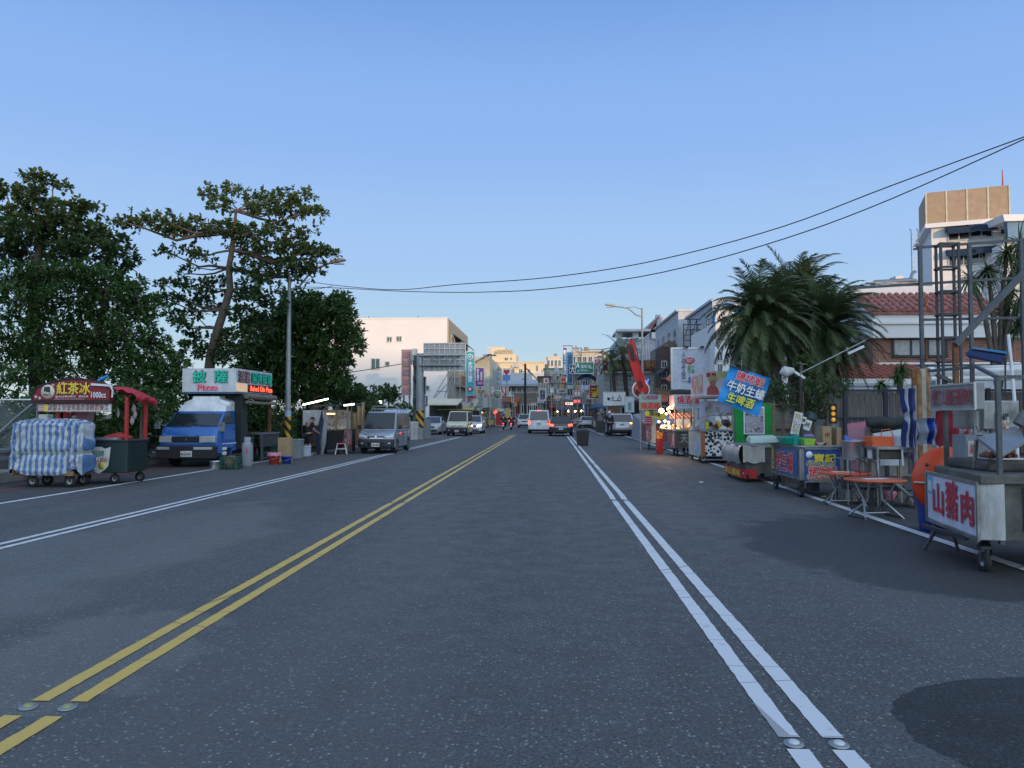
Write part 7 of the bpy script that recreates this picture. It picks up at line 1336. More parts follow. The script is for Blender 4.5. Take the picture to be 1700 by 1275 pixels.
# vertical signs
def sign(name,label,a,b,tp,bt,d,m,txt=None,tm=None,th=.25,u=(.12,.88),v=(.08,.92),vert=False,frame=None,pole=None,outline=None,bold=.02,cat='sign',dark=0):
    u0,u1,v0,v1=R(a,b,tp,bt,d); t=thing(name,label,cat,((u0+u1)/2,d,0)); p=MB().box(u0,u1,d,d+th,v0,v1).build('sign_board',m,t,world=True)
    f=MB(); e=(u1-u0)*.03+.02
    for q in ((u0-e,u1+e,v1,v1+e),(u0-e,u1+e,v0-e,v0),(u0-e,u0,v0,v1),(u1,u1+e,v0,v1)): f.box(q[0],q[1],d-.03,d+th+.02,q[2],q[3])
    f.build('frame',frame or alu,t,world=True)
    if txt:
        W_=u1-u0;H_=v1-v0
        text(p,txt,(u0+W_*u[0],d-.01,v0+H_*v[0]),X,ZU,W_*(u[1]-u[0]),H_*(v[1]-v[0]),tm or whl,bold,vert=vert,outline=outline,deep=.03)
    if pole!=0:
        for fx in ((.5,) if (pole or 1)==1 else (.15,.85)): x_=lerp(u0,u1,fx); MB().bar((x_,d+th+.08,0),(x_,d+th+.08,v1-.1),.12).build('post',galv,t,world=True)
    return t,p,(u0,u1,v0,v1)
pinkp=M_('salmon sign sheet',(.62,.3,.24),.55)
t,p,(u0,u1,v0,v1)=sign('tower_sign','tall salmon tower sign with five rows of dark pictures',667,681,581,656,55,pinkp,pole=2)
for k in range(5): z=lerp(v0,v1,.03+.2*k); MB().box(u0+.06,u1-.1,54.96,54.995,z,z+(v1-v0)*.13).build('picture',photos('tiny sign pictures',9,((.15,.12,.25),(.55,.3,.25),(.3,.1,.08),(.5,.35,.3),(.12,.15,.3)),2),p,world=True)
for k in range(18): z=lerp(v0,v1,.02+k/18.5); MB().box(u1-.07,u1+.05,54.95,54.99,z,z+(v1-v0)*.025).build('edge_bulb',M_('sign edge bulbs',(.25,.04,.03),.5),p,world=True)
u0,u1,v0,v1=R(682,692,579,605,55.3); MB().box(u0,u1,55.3,55.6,v0,v1).build('side_board',dirtyw,t,world=True)
# wooden utility pole with transformer boxes, grey gantry with the back of a road sign
d=52; t=thing('utility_pole','weathered dark utility pole with switch boxes beside the tower sign','utility pole',(W(689,690,d).x,d,0)); x_=W(689,690,d).x; zt=W(689,590,d).z; MB().tube([(x_,d,0),(x_,d,zt)],[.17,.12],10).build('pole',M_('mossy grey timber',(.09,.1,.085),.9,var=.5,scale=5),t,world=True)
for i,(py,s) in enumerate(((603,.28),(628,.2),(664,.22))): z=W(689,py,d).z; MB().box(x_-.1,x_+.25,d-.35,d-.14,z-s,z+s*.6).build('switch_box',dsteel,t,world=True,bevel=.02)
MB().tube([(x_+.18,d-.05,zt-.2),(x_+.26,d-.05,zt*.6),(x_+.15,d-.05,.4)],.035,6).build('cable',black,t,world=True); MB().bar((x_-.5,d,zt-.35),(x_+.5,d,zt-.35),.09).build('cross_arm',galv,t,world=True)
d=49; t=thing('gantry_sign','grey gantry post holding a large road sign seen from its ribbed back','road sign',(W(697,690,d).x,d,0)); x_=W(697,690,d).x; zt=W(697,587,d).z; MB().tube([(x_,d,0),(x_,d,zt)],[.26,.22],14).build('pole',lampm,t,world=True)
u0,u1,v0,v1=R(704,773,570,616,d); MB().box(u0,u1,d-.05,d-.02,v0,v1).build('sign_board',M_('bare aluminium sheet',(.4,.41,.42),.5,.3),t,world=True)
for i in range(9): x2=lerp(u0,u1,i/8); MB().bar((x2,d-.1,v0),(x2,d-.1,v1),.06).build('rib',alu,t,world=True)
for i in range(6): z=lerp(v0,v1,i/5); MB().bar((u0,d-.14,z),(u1,d-.14,z),.05).build('stiffener',alu,t,world=True)
za,zb_=W(697,591,d).z,W(697,607,d).z
for z in (za,zb_): MB().tube([(x_,d-.25,z),(u1-.3,d-.25,z)],.07,8).build('arm',galv,t,world=True)
q=MB(); n=8
for i in range(n): q.bar((lerp(x_+.6,u1-.5,i/n),d-.25,za if i%2 else zb_),(lerp(x_+.6,u1-.5,(i+1)/n),d-.25,zb_ if i%2 else za),.05)
q.build('truss',galv,t,world=True); MB().grid(lambda u,v:V((x_+.27*math.cos(2*PI*u),d+.27*math.sin(2*PI*u),.75+1.1*v)),14,6).build('hazard_sleeve',stripes('diagonal hazard bands c','X',.45,((.75,.42,.03),(.015,.015,.015)),.5,diag=.8),t,world=True)
sign('side_panel_sign','narrow dark panel seen edge-on beside the gantry post',699,706,626,654,50,dsteel,pole=1)
sign('blue_notice','dark blue notice with white rows and yellow foot by the gantry post',699,709,658,674,52,navy,'住宿停車\n旅遊資訊',whl,th=.1)
for i,(px,w_) in enumerate(((644,.5),(704,.5))):
    pass
a=W(686,716,48).x; tag(MB().box(a-.3,a+.25,48,48.5,0,1.15).build('cabinet_box',dirtyw,bevel=.02),'upright pale utility cabinet at the foot of the utility pole','cabinet'); a=W(706,716,50).x; tag(MB().box(a-.35,a+.3,50,50.5,0,1.25).build('cabinet_box',grayp,bevel=.02),'grey utility cabinet right of the gantry post','cabinet')
t,p,(u0,u1,v0,v1)=sign('hotel_banner','tall teal vertical sign with white characters and red diamond',774,787,584,656,70,teal,'大尖山旅',whl,u=(.25,.8),v=(.3,.78),vert=True,th=.5)
MB().lathe(((u0+u1)/2,69.95,lerp(v0,v1,.88)),[(.2,-.02),(.26,-.02),(.26,.02)],16,axis='y').build('ring_emblem',whl,p,world=True); text(p,'w',((u0+u1)/2-.1,69.98,lerp(v0,v1,.865)),X,ZU,.2,.15,whl,.03,deep=.03); c_=V(((u0+u1)/2,69.95,lerp(v0,v1,.14))); MB().prism([(0,-.3),(.3,0),(0,.3),(-.3,0)],c_,X,ZU,(0,-.02,0)).build('red_diamond',redsign,p,world=True); MB().prism([(0,-.13),(.13,0),(0,.13),(-.13,0)],c_-V((0,.03,0)),X,ZU,(0,-.02,0)).build('white_diamond',whl,p,world=True)
t,p,_=sign('purple_sign','purple vertical sign with white characters and pink foot',790,803,611,641,73,M_('purple sign sheet',(.09,.03,.28),.5),'伴手禮店',whl,u=(.1,.42),v=(.3,.95),vert=True,th=.4); u0,u1,v0,v1=_; text(p,'海鮮燒烤',(lerp(u0,u1,.58),72.98,lerp(v0,v1,.3)),X,ZU,(u1-u0)*.25,(v1-v0)*.5,whl,.01,vert=True,deep=.03); MB().box(u0+.15,u1-.1,72.93,72.97,v0+.15,v0+.4).build('pink_band',M_('pink sign band',(.6,.25,.3),.5),p,world=True)
for a in (('sign_board_box','pinkish poster board under the teal vertical sign',774,793,655,668,71,M_('pale poster board',(.6,.5,.52),.6),'新鮮海味\n現撈',redlet),('blue_shop_sign','small blue shop sign with yellow mark left of the market',793,801,661,676,74,M_('dull cyan sign',(.12,.3,.38),.5),'冰',yel),('orange_sign','small orange square sign above a white board',734,742,660,666,80,orange,'福',whl),('white_board','white board with grey characters below the orange sign',733,748,667,675,80,whl,'租車',M_('grey lettering',(.1,.1,.1),.5)),('red_shop_sign','bright red shop sign with two white figures',829,844,642,656,120,redsign,'191',whl),('heart_sign','tall white sign with red heart above a blue half',835,847,612,632,125,whl,None,None),('white_round_sign','pale disc sign behind the red shop sign',841,848,650,658,122,whl,None,None)):
    t,p,q=sign(*a[:8],a[8],a[9],th=.3)
    if a[0]=='heart_sign':
        u0,u1,v0,v1=q; cx=(u0+u1)/2; MB().box(u0,u1,124.95,124.99,v0,lerp(v0,v1,.48)).build('blue_half',M_('sign blue half',(.12,.25,.6),.5),p,world=True); hp=[(.5*math.sin(a_)**3*1.0,.035*(13*math.cos(a_)-5*math.cos(2*a_)-2*math.cos(3*a_)-math.cos(4*a_))) for a_ in [2*PI*i/24 for i in range(24)]]; MB().prism(hp,(cx,124.98,lerp(v0,v1,.72)),X,ZU,(0,-.04,0)).build('heart',redsign,p,world=True)
# round green picture sign, wooden pole with brace
c_=W(826,655,112); t=thing('round_sign','large round picture sign with pale rim above the market','sign',(c_.x,112,0)); MB().lathe(c_,[(0,-.05),(.62,-.05),(.62,.05),(0,.05)],24,axis='y').build('sign_face',photos('round sign picture',3,((.1,.18,.12),(.4,.4,.35),(.35,.3,.1),(.15,.25,.3)),2),t,world=True); MB().lathe(c_,[(.6,-.08),(.72,-.08),(.72,.08),(.6,.08)],24,axis='y').build('rim',whl,t,world=True); MB().bar((c_.x,112.2,0),(c_.x,112.2,c_.z),.12).build('post',galv,t,world=True)
d=118; x_=W(872,690,d).x; t=thing('utility_pole','tall dark utility pole with a slanting brace in front of the sunlit hotel','utility pole',(x_,d,0)); zt=W(872,604,d).z; MB().tube([(x_,d,0),(x_,d,zt)],[.2,.16],8).build('pole',M_('tarred timber',(.03,.028,.026),.9),t,world=True); MB().bar(W(873,611,d),W(896,634,d),.14).build('brace',MT['tarred timber'],t,world=True)
for py in (606,617,630): MB().bar(W(866,py,d),W(873,py,d),.08).build('step_arm',dsteel,t,world=True)
MB().bar(W(896,634,d),(W(896,634,d).x,d,0),.14).build('stub',galv,t,world=True)
# slim steel A-frame by the white building
d=72; t=thing('lattice_stand','thin steel lattice stand in front of the white building','mast',(W(748,690,d).x,d,0)); q=MB()
for a,b in (((747,617),(748,665)),((751,617),(752,668)),((745,617),(720,660)),((749,630),(722,660)),((749,622),(738,660)),((726,650),(750,650)),((751,625),(764,625)),((764,625),(764,668)),((751,636),(764,636))): q.bar(W(*a,d),W(*b,d),.08)
q.build('lattice',galv,t,world=True); MB().bar((W(748,660,d).x,d,0),W(748,665,d),.15).build('foot',galv,t,world=True)
# more left row buildings
t=bld('grey_building','pale green grey building with blank end wall and curved roof awning','building',W(786,690,108).x-4,W(813,690,108).x,108,122,W(800,592,108).z,M_('pale green grey render',(.42,.46,.4),.85,grime=.3))
u0,u1,v0,v1=R(790,800,588,700,107.5)
MB().grid(lambda u,v:V((lerp(W(788,690,106).x,W(822,690,106).x,u),106+3*v,W(788,602,106).z+1.2*math.sin(u*PI*.55)+.1*math.sin(u*12))),16,4).build('awning_roof',M_('grey canvas roof',(.4,.43,.48),.8),t,world=True)
t=bld('balcony_building','narrow building with open balconies left of the sunlit hotel','building',W(812,690,130).x-3,W(824,690,130).x,130,145,W(815,604,130).z,gwall)
for k,py in enumerate((612,628,645,660)):
    z=W(815,py,128.5).z; u0,u1,_,_=R(813,829,0,1,128.5); MB().box(u0,u1,128.4,130,z-.2,z).build('balcony',conc2,t,world=True); q=MB()
    for i in range(9): q.bar((lerp(u0,u1,i/8),128.45,z),(lerp(u0,u1,i/8),128.45,z+.8),.05)
    q.bar((u0,128.45,z+.8),(u1,128.45,z+.8),.07); q.build('balcony_rail',dsteel,t,world=True); win(t,'S',130,u0+.3,u1-.5,z+.1,z+1.2,bar=.08)
# sunlit hotel at the end
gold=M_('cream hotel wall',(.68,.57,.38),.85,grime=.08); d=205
def hb(nm,a,b,tp,bt,dd,dep,m=gold): u0,u1,v0,v1=R(a,b,tp,bt,dd); return MB().box(u0,u1,dd,dd+dep,v0,v1).build(nm,m,t,world=True)
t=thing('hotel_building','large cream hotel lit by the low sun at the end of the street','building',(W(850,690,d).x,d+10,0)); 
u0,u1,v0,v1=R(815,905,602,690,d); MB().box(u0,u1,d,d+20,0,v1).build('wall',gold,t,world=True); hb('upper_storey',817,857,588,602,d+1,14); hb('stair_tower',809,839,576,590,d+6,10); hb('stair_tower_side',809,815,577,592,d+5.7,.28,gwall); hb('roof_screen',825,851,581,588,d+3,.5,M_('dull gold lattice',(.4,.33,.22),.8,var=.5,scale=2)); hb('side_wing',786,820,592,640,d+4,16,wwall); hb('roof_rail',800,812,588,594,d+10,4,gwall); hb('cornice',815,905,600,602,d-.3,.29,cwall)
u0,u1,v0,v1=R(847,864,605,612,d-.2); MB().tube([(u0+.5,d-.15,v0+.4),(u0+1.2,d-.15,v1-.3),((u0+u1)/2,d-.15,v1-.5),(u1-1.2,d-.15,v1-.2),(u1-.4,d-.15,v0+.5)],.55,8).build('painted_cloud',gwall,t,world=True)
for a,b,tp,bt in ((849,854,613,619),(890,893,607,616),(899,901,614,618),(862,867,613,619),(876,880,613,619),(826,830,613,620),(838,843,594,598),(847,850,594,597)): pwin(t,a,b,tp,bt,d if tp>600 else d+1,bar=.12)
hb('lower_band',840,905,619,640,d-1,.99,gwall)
# low pavilion in front of the hotel
d=160; t=bld('pavilion_building','low grey roofed shop row with red fronts in front of the sunlit hotel','building',W(828,690,d).x,W(897,690,d).x,d,d+14,W(860,652,d).z,M_('dim beige front',(.25,.22,.18),.85,var=.4,grime=.4)); 
u0,u1,v0,v1=R(829,897,634,641,d-2); MB().hexa([(u0,d-2,v0),(u1,d-2,v0),(u1,d+14,v1+.8),(u0,d+14,v1+.8),(u0,d-2,v0+.4),(u1,d-2,v0+.4),(u1,d+14,v1+1.2),(u0,d+14,v1+1.2)]).build('roof',M_('blue grey roof',(.3,.35,.4),.6),t,world=True); hb('upper_wall',830,897,641,653,d-.1,3,gwall)
for i in range(7): a=832+i*9; pwin(t,a,a+6,643,650,d-.1,bar=.1)
hb('red_fascia',834,862,661,667,d-1.2,1,M_('orange red fascia',(.5,.08,.03),.6)); 
for i in range(6): a=836+i*10; pwin(t,a,a+6,672,686,d,bar=.15,fm=redsign if i<3 else frm)
# ===== market goods along the left kerb in the distance
gm=[M_('string of yellow goods',(.5,.42,.15),.6),M_('pale goods',(.5,.48,.45),.6),M_('red goods',(.35,.06,.05),.6),M_('blue goods',(.08,.15,.3),.6),M_('dark goods',(.05,.045,.04),.8),M_('brown goods',(.22,.12,.07),.7)]
def mstall(label,px,d,wd=2.6,side=-1,lit=False,h=2.1,mawn=None,group=None):
    x_=W(px,690,d).x; mawn=mawn or (gm[4],M_('dull maroon awning',(.15,.03,.03),.8),M_('dull blue awning',(.04,.08,.16),.8),M_('grimy canvas awning',(.2,.18,.15),.85))[int(d)%4]; t=thing('market_stall',label,'market stall',(x_,d,0),0,group); x0,x1=x_-wd/2,x_+wd/2
    MB().box(x0,x1,d,d+1.6,.35,.9).build('counter',gm[(int(px)+int(d))%6],t,world=True)
    for xx in (x0+.05,x1-.05):
        for yy in (d+.05,d+1.55): MB().bar((xx,yy,0),(xx,yy,h),.06).build('post',dsteel,t,world=True)
    MB().hexa([(x0-.2,d-.3,h-.1),(x1+.2,d-.3,h-.1),(x1+.2,d+1.8,h+.25),(x0-.2,d+1.8,h+.25),(x0-.2,d-.3,h-.04),(x1+.2,d-.3,h-.04),(x1+.2,d+1.8,h+.31),(x0-.2,d+1.8,h+.31)]).build('awning',mawn or gm[(int(d)*3)%6],t,world=True)
    q=MB()
    for i in range(26): r=rg.uniform(.07,.16); q.lathe((rg.uniform(x0,x1),d+rg.uniform(0,.6),rg.choice((.95,1.0,1.5,1.6,1.9))+rg.uniform(-.1,.1)),[(0,-r),(r*.8,-r*.5),(r,0),(r*.6,r*.7),(0,r)],6,m=i%6)
    q.build('goods',gm,t,world=True)
    if lit: MB().lathe((x_,d-.2,h-.25),[(0,-.13),(.12,-.08),(.14,0),(.08,.12),(0,.14)],8).build('bulb',bulb,t,world=True)
    return t
for i,(px,d,lit) in enumerate(((760,70,0),(776,80,0),(791,88,0),(803,95,1),(813,102,0),(821,110,0),(829,120,1),(838,135,0))): mstall('kerbside market stall with heaped goods, %s on the left pavement'%(('nearest','second','third','fourth','fifth','sixth','seventh','farthest')[i]),px-4,d,3.0,lit=lit,mawn=(gm[0],gm[1],gm[4],gm[5])[i%4],group='market stalls along the left kerb')
for i,(px,py,r) in enumerate(((822,684,.28),(838,708-18,.0),)):
    if r: c_=W(px,py,98); t=thing('red_lantern','glowing red lantern hanging over the left market stalls','lantern',(c_.x,98,0)); MB().lathe(c_,[(0,-r),(r*.7,-r*.8),(r,0),(r*.7,r*.8),(0,r)],12).build('lantern_body',M_('lit red lantern',(.8,.05,.03),.5,emis=(1,.1,.05),es=2.5),t,world=True); MB().bar((c_.x+.25,98,0),(c_.x+.25,98,c_.z+.4),.05).build('post',dsteel,t,world=True); MB().bar((c_.x,98,c_.z+.38),(c_.x+.25,98,c_.z+.38),.04).build('arm',dsteel,t,world=True)
sign('red_banner','waist-high red banner at the end of the left market',823,832,686,706,88,redsign,None,None,th=.1,pole=0)
sign('yellow_board','yellow picture board beside the dark scooter rider',840,847,678,694,86,M_('yellow picture board',(.55,.42,.1),.6,var=.7,scale=8),None,None,th=.1,pole=1)
sign('blue_road_sign','small round blue direction sign on a post by the market',834.5,839,682,687,90,blu,'↑',whl,th=.08,pole=1)
# ===== right row
xr=8.2
# long white row: end walls and street walls
def rrow(name,label,d0,d1,zt,m,xw,depth=12,wins=None,group=None): return bld(name,label,'building',xw,xw+depth,d0,d1,zt,m,group=group)
# villa with tiled roofs
d=31; t=thing('villa','white villa with two red tiled roofs, brick band and long window','building',(W(1560,690,d).x,d+4,0)); B=lambda nm,mb,m,bev=0,par=None,lab=None: mb.build(nm,m,par or t,world=True,bevel=bev,label=lab)
u0,u1,_,_=R(1436,1668,0,1,d); zA=W(1550,526,d).z; zB=W(1550,562,d).z; zC=W(1550,592,d).z
B('wall',MB().box(u0,u1+6,d,d+10,0,zC-.3),gwall); B('white_band',MB().box(u0-.1,u1,d-.4,d+10,zB,zA+.1),wwall); B('brick_band',MB().box(u0,u1+.3,d-.12,d+9.9,zC-.25,zB-.001),brick); B('string_course',MB().box(u0-.15,u1+.05,d-.48,d-.401,lerp(zB,zA,.62),lerp(zB,zA,.74)),wwall)
win(t,'S',d-.12,W(1484,690,d).x,W(1568,690,d).x,W(1520,590,d).z,W(1520,565,d).z,pane=curt,n=3,fm=black,bar=.09); B('sill',MB().box(W(1450,690,d).x,u1,d-.4,d-.121,zC-.33,zC-.251),wwall)
def tiled(nm,xa,xb,ya,za,yb,zb_,m,rw=.28,par=None):
    mb=MB(); n=int((xb-xa)/rw)
    for i in range(n): x_=xa+i*rw; mb.tube([(x_+rw/2,ya,za),(x_+rw/2,yb,zb_)],rw*.36,8)
    k=int(math.hypot(yb-ya,zb_-za)/.38)
    for j in range(k): f_=j/k; y_,z_=lerp(ya,yb,f_),lerp(za,zb_,f_); mb.box(xa,xb,y_-.02,y_+.05,z_+.02,z_+.075)
    mb.hexa([(xa,ya,za-.1),(xb,ya,za-.1),(xb,yb,zb_-.1),(xa,yb,zb_-.1),(xa,ya,za),(xb,ya,za),(xb,yb,zb_),(xa,yb,zb_)]); return B(nm,mb,m,par=par)
tiled('upper_roof',u0-.2,W(1660,690,d).x,d-.5,zA+.15,d+1.5,zA+1.15,rooft2); zT=W(1550,490,d+1.5).z; B('roof_parapet',MB().box(u0-.2,W(1668,690,d).x,d+1.4,d+1.8,zA+1.1,zA+1.45),wwall)
tiled('lower_roof',W(1395,690,d-3).x,W(1572,690,d-3).x,d-3.2,W(1480,628,d-3).z,d-.2,zC-.35,rooft); B('eave_fascia',MB().box(W(1395,690,d-3).x,W(1572,690,d-3).x,d-3.25,d-3.201,W(1480,638,d-3).z,W(1480,629,d-3).z),wwall); zE=W(1480,652,d-3.2).z
for k in range(3): z=W(1480,636,d-3.2).z-k*.16; B('eave_moulding',MB().box(W(1393,690,d-3).x,W(1500,690,d-3).x,d-3.3-.03*k,d-2.8,z-.1,z),gwall)
B('lower_wall',MB().box(W(1400,690,d-3).x,W(1570,690,d-3).x,d-2.8,d-.2,0,zE),gwall)
for px in (1405,1568): xx=W(px,690,d-3).x; B('eave_post',MB().bar((xx,d-2.9,0),(xx,d-2.9,zE+.2),.2),gwall)
B('right_wall',MB().box(u1+.0,u1+6,d+.5,d+9,zC-.29,W(1690,520,d).z),gwall); B('down_pipe',MB().cyl((W(1540,690,d-.2).x,d-.2,zC-.3),.04,zA-zC+1,8),rust)
win(t,'S',d+.5,u1+1.2,u1+1.9,W(1690,570,d).z,W(1690,545,d).z,n=2)
# hotel tower
d=46; t=thing('hotel_tower','white hotel tower with blue awnings and a beige rooftop box','building',(W(1610,690,d).x,d+5,0)); B=lambda nm,mb,m,bev=0,par=None,lab=None: mb.build(nm,m,par or t,world=True,bevel=bev,label=lab)
aL=W(1546,380,d); aR=W(1672,370,d-1.5); aB=W(1524,388,d+5); zt=aL.z; 
def quadbox(P0,P1,dep,z0,z1): 
    dv=(P1-P0); dv.z=0; nn=V((-dv.y,dv.x,0)).normalized()*dep; a,b=V((P0.x,P0.y,0)),V((P1.x,P1.y,0)); return MB().hexa([a+V((0,0,z0)),b+V((0,0,z0)),b+nn+V((0,0,z0)),a+nn+V((0,0,z0)),a+V((0,0,z1)),b+V((0,0,z1)),b+nn+V((0,0,z1)),a+nn+V((0,0,z1))])
Pa=V((aL.x,d,0)); dv=V((.945,-.326,0)).normalized(); Pb=Pa+dv*9.5; nn=V((dv.y,-dv.x,0))
tan_=M_('beige rooftop panels',(.36,.26,.17),.7); B('wall',quadbox(Pa,Pb,6,0,zt),wwall); B('cornice',quadbox(Pa+nn*.35-dv*.35,Pb+nn*.35,6.6,zt,zt+.25),wwall)
P0=Pa-dv*.25+nn*.05; P1=P0+dv*4.2; zr=W(1540,320,d).z; B('rooftop_box',quadbox(P0,P1,3.6,zt+.251,zr),tan_)
for k in range(5): q0=P0+dv*(4.2*k/4)+nn*.0; B('panel_joint',quadbox(q0-dv*.04+nn*.04,q0+dv*.04+nn*.04,.05,zt+.26,zr+.02),cwall)
def tw(px0,px1,tp,bt,n=2,aw=None):
    sx_=lambda p_:(lambda k_:(k_*(d+.345*Pa.x))/(1+k_*.345)-Pa.x)((p_-914)/F)/dv.x; s0=sx_(px0); s1=sx_(px1); z0,z1=W(px0,bt,d-.5).z,W(px0,tp,d-.5).z; q0,q1=Pa+dv*s0,Pa+dv*s1
    f=quadbox(q0+nn*.06-dv*.08,q1+nn*.06+dv*.08,.05,z0-.08,z1+.08).build('window',frm,t,world=True); quadbox(q0+nn*.075,q1+nn*.075,.012,z0,z1).build('pane',glass,f,world=True); 
    for i in range(1,n): c_=q0.lerp(q1,i/n); quadbox(c_-dv*.03+nn*.09,c_+dv*.03+nn*.09,.012,z0,z1).build('mullion',frm,f,world=True)
    if aw:
        z2=z1+.4; a,b=q0-dv*.2,q1+dv*.2; mb=MB(); A=a+nn*.05;Bq=b+nn*.05; Cq=b+nn*.8; D_=a+nn*.8; mb.hexa([A+V((0,0,z1+.1)),Bq+V((0,0,z1+.1)),Cq+V((0,0,z1-.15)),D_+V((0,0,z1-.15)),A+V((0,0,z2)),Bq+V((0,0,z2)),Cq+V((0,0,z1+.2)),D_+V((0,0,z1+.2))]); B('awning',mb,bawn,.04)
tw(1563,1594,388,398,2,1); tw(1598,1630,386,396,2,1); tw(1645,1667,383,393,1,1); tw(1563,1596,425,440,3,1); tw(1599,1632,423,438,3,1); tw(1648,1670,423,436,1,1)

q=MB(); lx=W(1519,690,d+.5).x
for i in range(16): z=lerp(W(1519,500,d).z,W(1519,385,d).z,i/15); q.bar((lx,d+.5,z),(lx+.4,d+.5,z),.04)
for s_ in (0,.4): q.tube([(lx+s_,d+.5,3),(lx+s_,d+.5,W(1519,380,d).z),(lx+s_+.1,d+.9,W(1519,377,d).z+.1)],.03,6)
B('ladder',q,galv); p=W(1664,282,d-1); B('antenna',MB().tube([(p.x,d-1,zr-.2),(p.x,d-1,p.z)],[.05,.02],6),redp)
q=MB(); q.tube([W(1445,478,d),W(1452,469,d),W(1515,465,d),W(1525,468,d),W(1525,500,d)],.14,8).tube([W(1500,470,d+.3),W(1512,462,d+.3),W(1514,455,d+.3),W(1520,450,d+.3)],.09,8); B('blue_pipe',q,M_('blue grey pipe',(.1,.16,.25),.5)); B('plant_room',MB().box(W(1448,690,d).x,W(1528,690,d).x,d+.3,d+5,0,W(1500,479,d).z),gwall); B('roof_unit',MB().box(W(1494,690,d).x,W(1507,690,d).x,d+.2,d+1,W(1500,479,d).z,W(1500,457,d).z),dirtyw); q=MB(); q.bar(W(1438,470,d-.5),W(1528,470,d-.5),.1); q.bar(W(1438,478,d-.5),W(1528,476,d-.5),.25); B('roof_duct',q,conc2)
B('glass_bay',MB().hexa([W(1674,402,d-3),W(1716,404,d-3),W(1716,370,d-3),W(1672,366,d-3)]+[p_+V((0,.3,0)) for p_ in (W(1674,402,d-3),W(1716,404,d-3),W(1716,370,d-3),W(1672,366,d-3))]),M_('pale blue glazing',(.12,.22,.32),.1)); B('bay_roof',MB().hexa([W(1668,367,d-3.2),W(1720,366,d-3.2),W(1720,355,d-3.2),W(1665,356,d-3.2)]+[p_+V((0,3,0)) for p_ in (W(1668,367,d-3.2),W(1720,366,d-3.2),W(1720,355,d-3.2),W(1665,356,d-3.2))]),wwall); B('bay_wall',MB().box(W(1675,690,d-2.9).x,W(1720,690,d-2.9).x+2,d-2.68,d-1,0,W(1690,404,d-2.9).z),wwall)
# blue dome house with arched window
d=48; t=thing('dome_house','white house with bright blue domed roof and tall arched window','building',(W(1215,690,d).x,d+4,0)); B=lambda nm,mb,m,bev=0,par=None,lab=None: mb.build(nm,m,par or t,world=True,bevel=bev,label=lab)
u0,u1,v0,v1=R(1188,1262,535,690,d); B('wall',MB().box(u0,u1+3,d,d+8,0,v1),wwall); c_=W(1203,535,d); rr2=.62
prof_=[(c_.x-rr2,v1-1)]+[(c_.x-rr2*math.cos(a*PI/12),W(1203,533,d).z+rr2*1.5*math.sin(a*PI/12)) for a in range(13)]+[(c_.x+rr2,v1-1)]; B('arched_gable',MB().prism(prof_,(0,d-.25,0),X,ZU,(0,.24,0)),wwall)
pr2=[(c_.x-.3,W(1203,560,d).z)]+[(c_.x-.3*math.cos(a*PI/10),W(1203,537,d).z+.45*math.sin(a*PI/10)) for a in range(11)]+[(c_.x+.3,W(1203,560,d).z)]; aw_=B('arched_window',MB().prism(pr2,(0,d-.27,0),X,ZU,(0,.02,0)),glass); q=MB(); q.bar((c_.x,d-.29,pr2[0][1]),(c_.x,d-.29,v1+.6),.05); q.bar((c_.x-.3,d-.29,v1-.2),(c_.x+.3,d-.29,v1-.2),.05); q.bar((c_.x-.3,d-.29,v1-.6),(c_.x+.3,d-.29,v1-.6),.05); q.build('glazing_bar',wwall,aw_,world=True)
bp=M_('bright blue roof sheet',(.02,.14,.5),.5); dm=MB(); cD=W(1208,530,d+1.2); dm.grid(lambda u,v:V((cD.x+1.0*math.cos(2*PI*u)*math.cos(v*PI/2),cD.y+1.0*math.sin(2*PI*u)*math.cos(v*PI/2),cD.z-.2+1.25*math.sin(v*PI/2))),24,8); B('dome',dm,bp); a=W(1215,530,d+1); b=W(1262,505,d+1); B('blue_roof',MB().hexa([(a.x,d-.1,a.z),(b.x+2,d-.1,a.z),(b.x+2,d+5,a.z),(a.x,d+5,a.z),(a.x+.8,d+1.5,b.z),(b.x+2,d+1.5,b.z),(b.x+2,d+4,b.z),(a.x+.8,d+4,b.z)]),bp); B('cream_band',MB().box(a.x+.1,b.x+2,d-.15,d-.01,a.z-.5,a.z-.05),cwall)
for px in (1190,1218,1234): pwin(t,px,px+6,545,562,d,fm=wwall,bar=.06); 
for py in (585,605,628): pwin(t,1192,1198,py,py+13,d,bar=.06); pwin(t,1222,1240,py,py+14,d,bar=.06)
# row of white houses beyond, seen obliquely
d0=54; X0=W(1186,690,d0).x; 
def street_house(label,d0,d1,py_top,xw,m,name='street_house',pw=None,floors=3):
    zt=W(914+xw*F/d0,py_top,d0).z; t=bld(name,label,'building',xw,xw+11,d0,d1,zt,m); fh=(zt-3)/max(1,floors-1) if zt>5 else 2
    for k in range(floors):
        z=.9+k*(zt-.6)/floors; n=max(1,int((d1-d0)/3.5))
        for i in range(n): y_=d0+1+i*(d1-d0-1)/n; win(t,'W',xw,y_,y_+1.6,z+.4,z+1.7,bar=.09)
    MB().box(xw-.2,xw+11,d0-.1,d1+.0,zt,zt+.18).build('parapet',m,t,world=True); return t
t1=street_house('tall grey clad row house beyond the blue domed house',57,68,500,12.0,M_('blue grey cladding',(.42,.46,.54),.7,grime=.2))
u0,u1,v0,v1=R(1183,1200,495,520,56.8); MB().box(u0,u1,56.85,56.95,v0-3,v1).build('side_cladding',M_('blue grey cladding',(.42,.46,.54),.7),t1,world=True)
t2=street_house('white row house with scaffold in front, beyond the clad house',69,84,517,11.4,gwall)
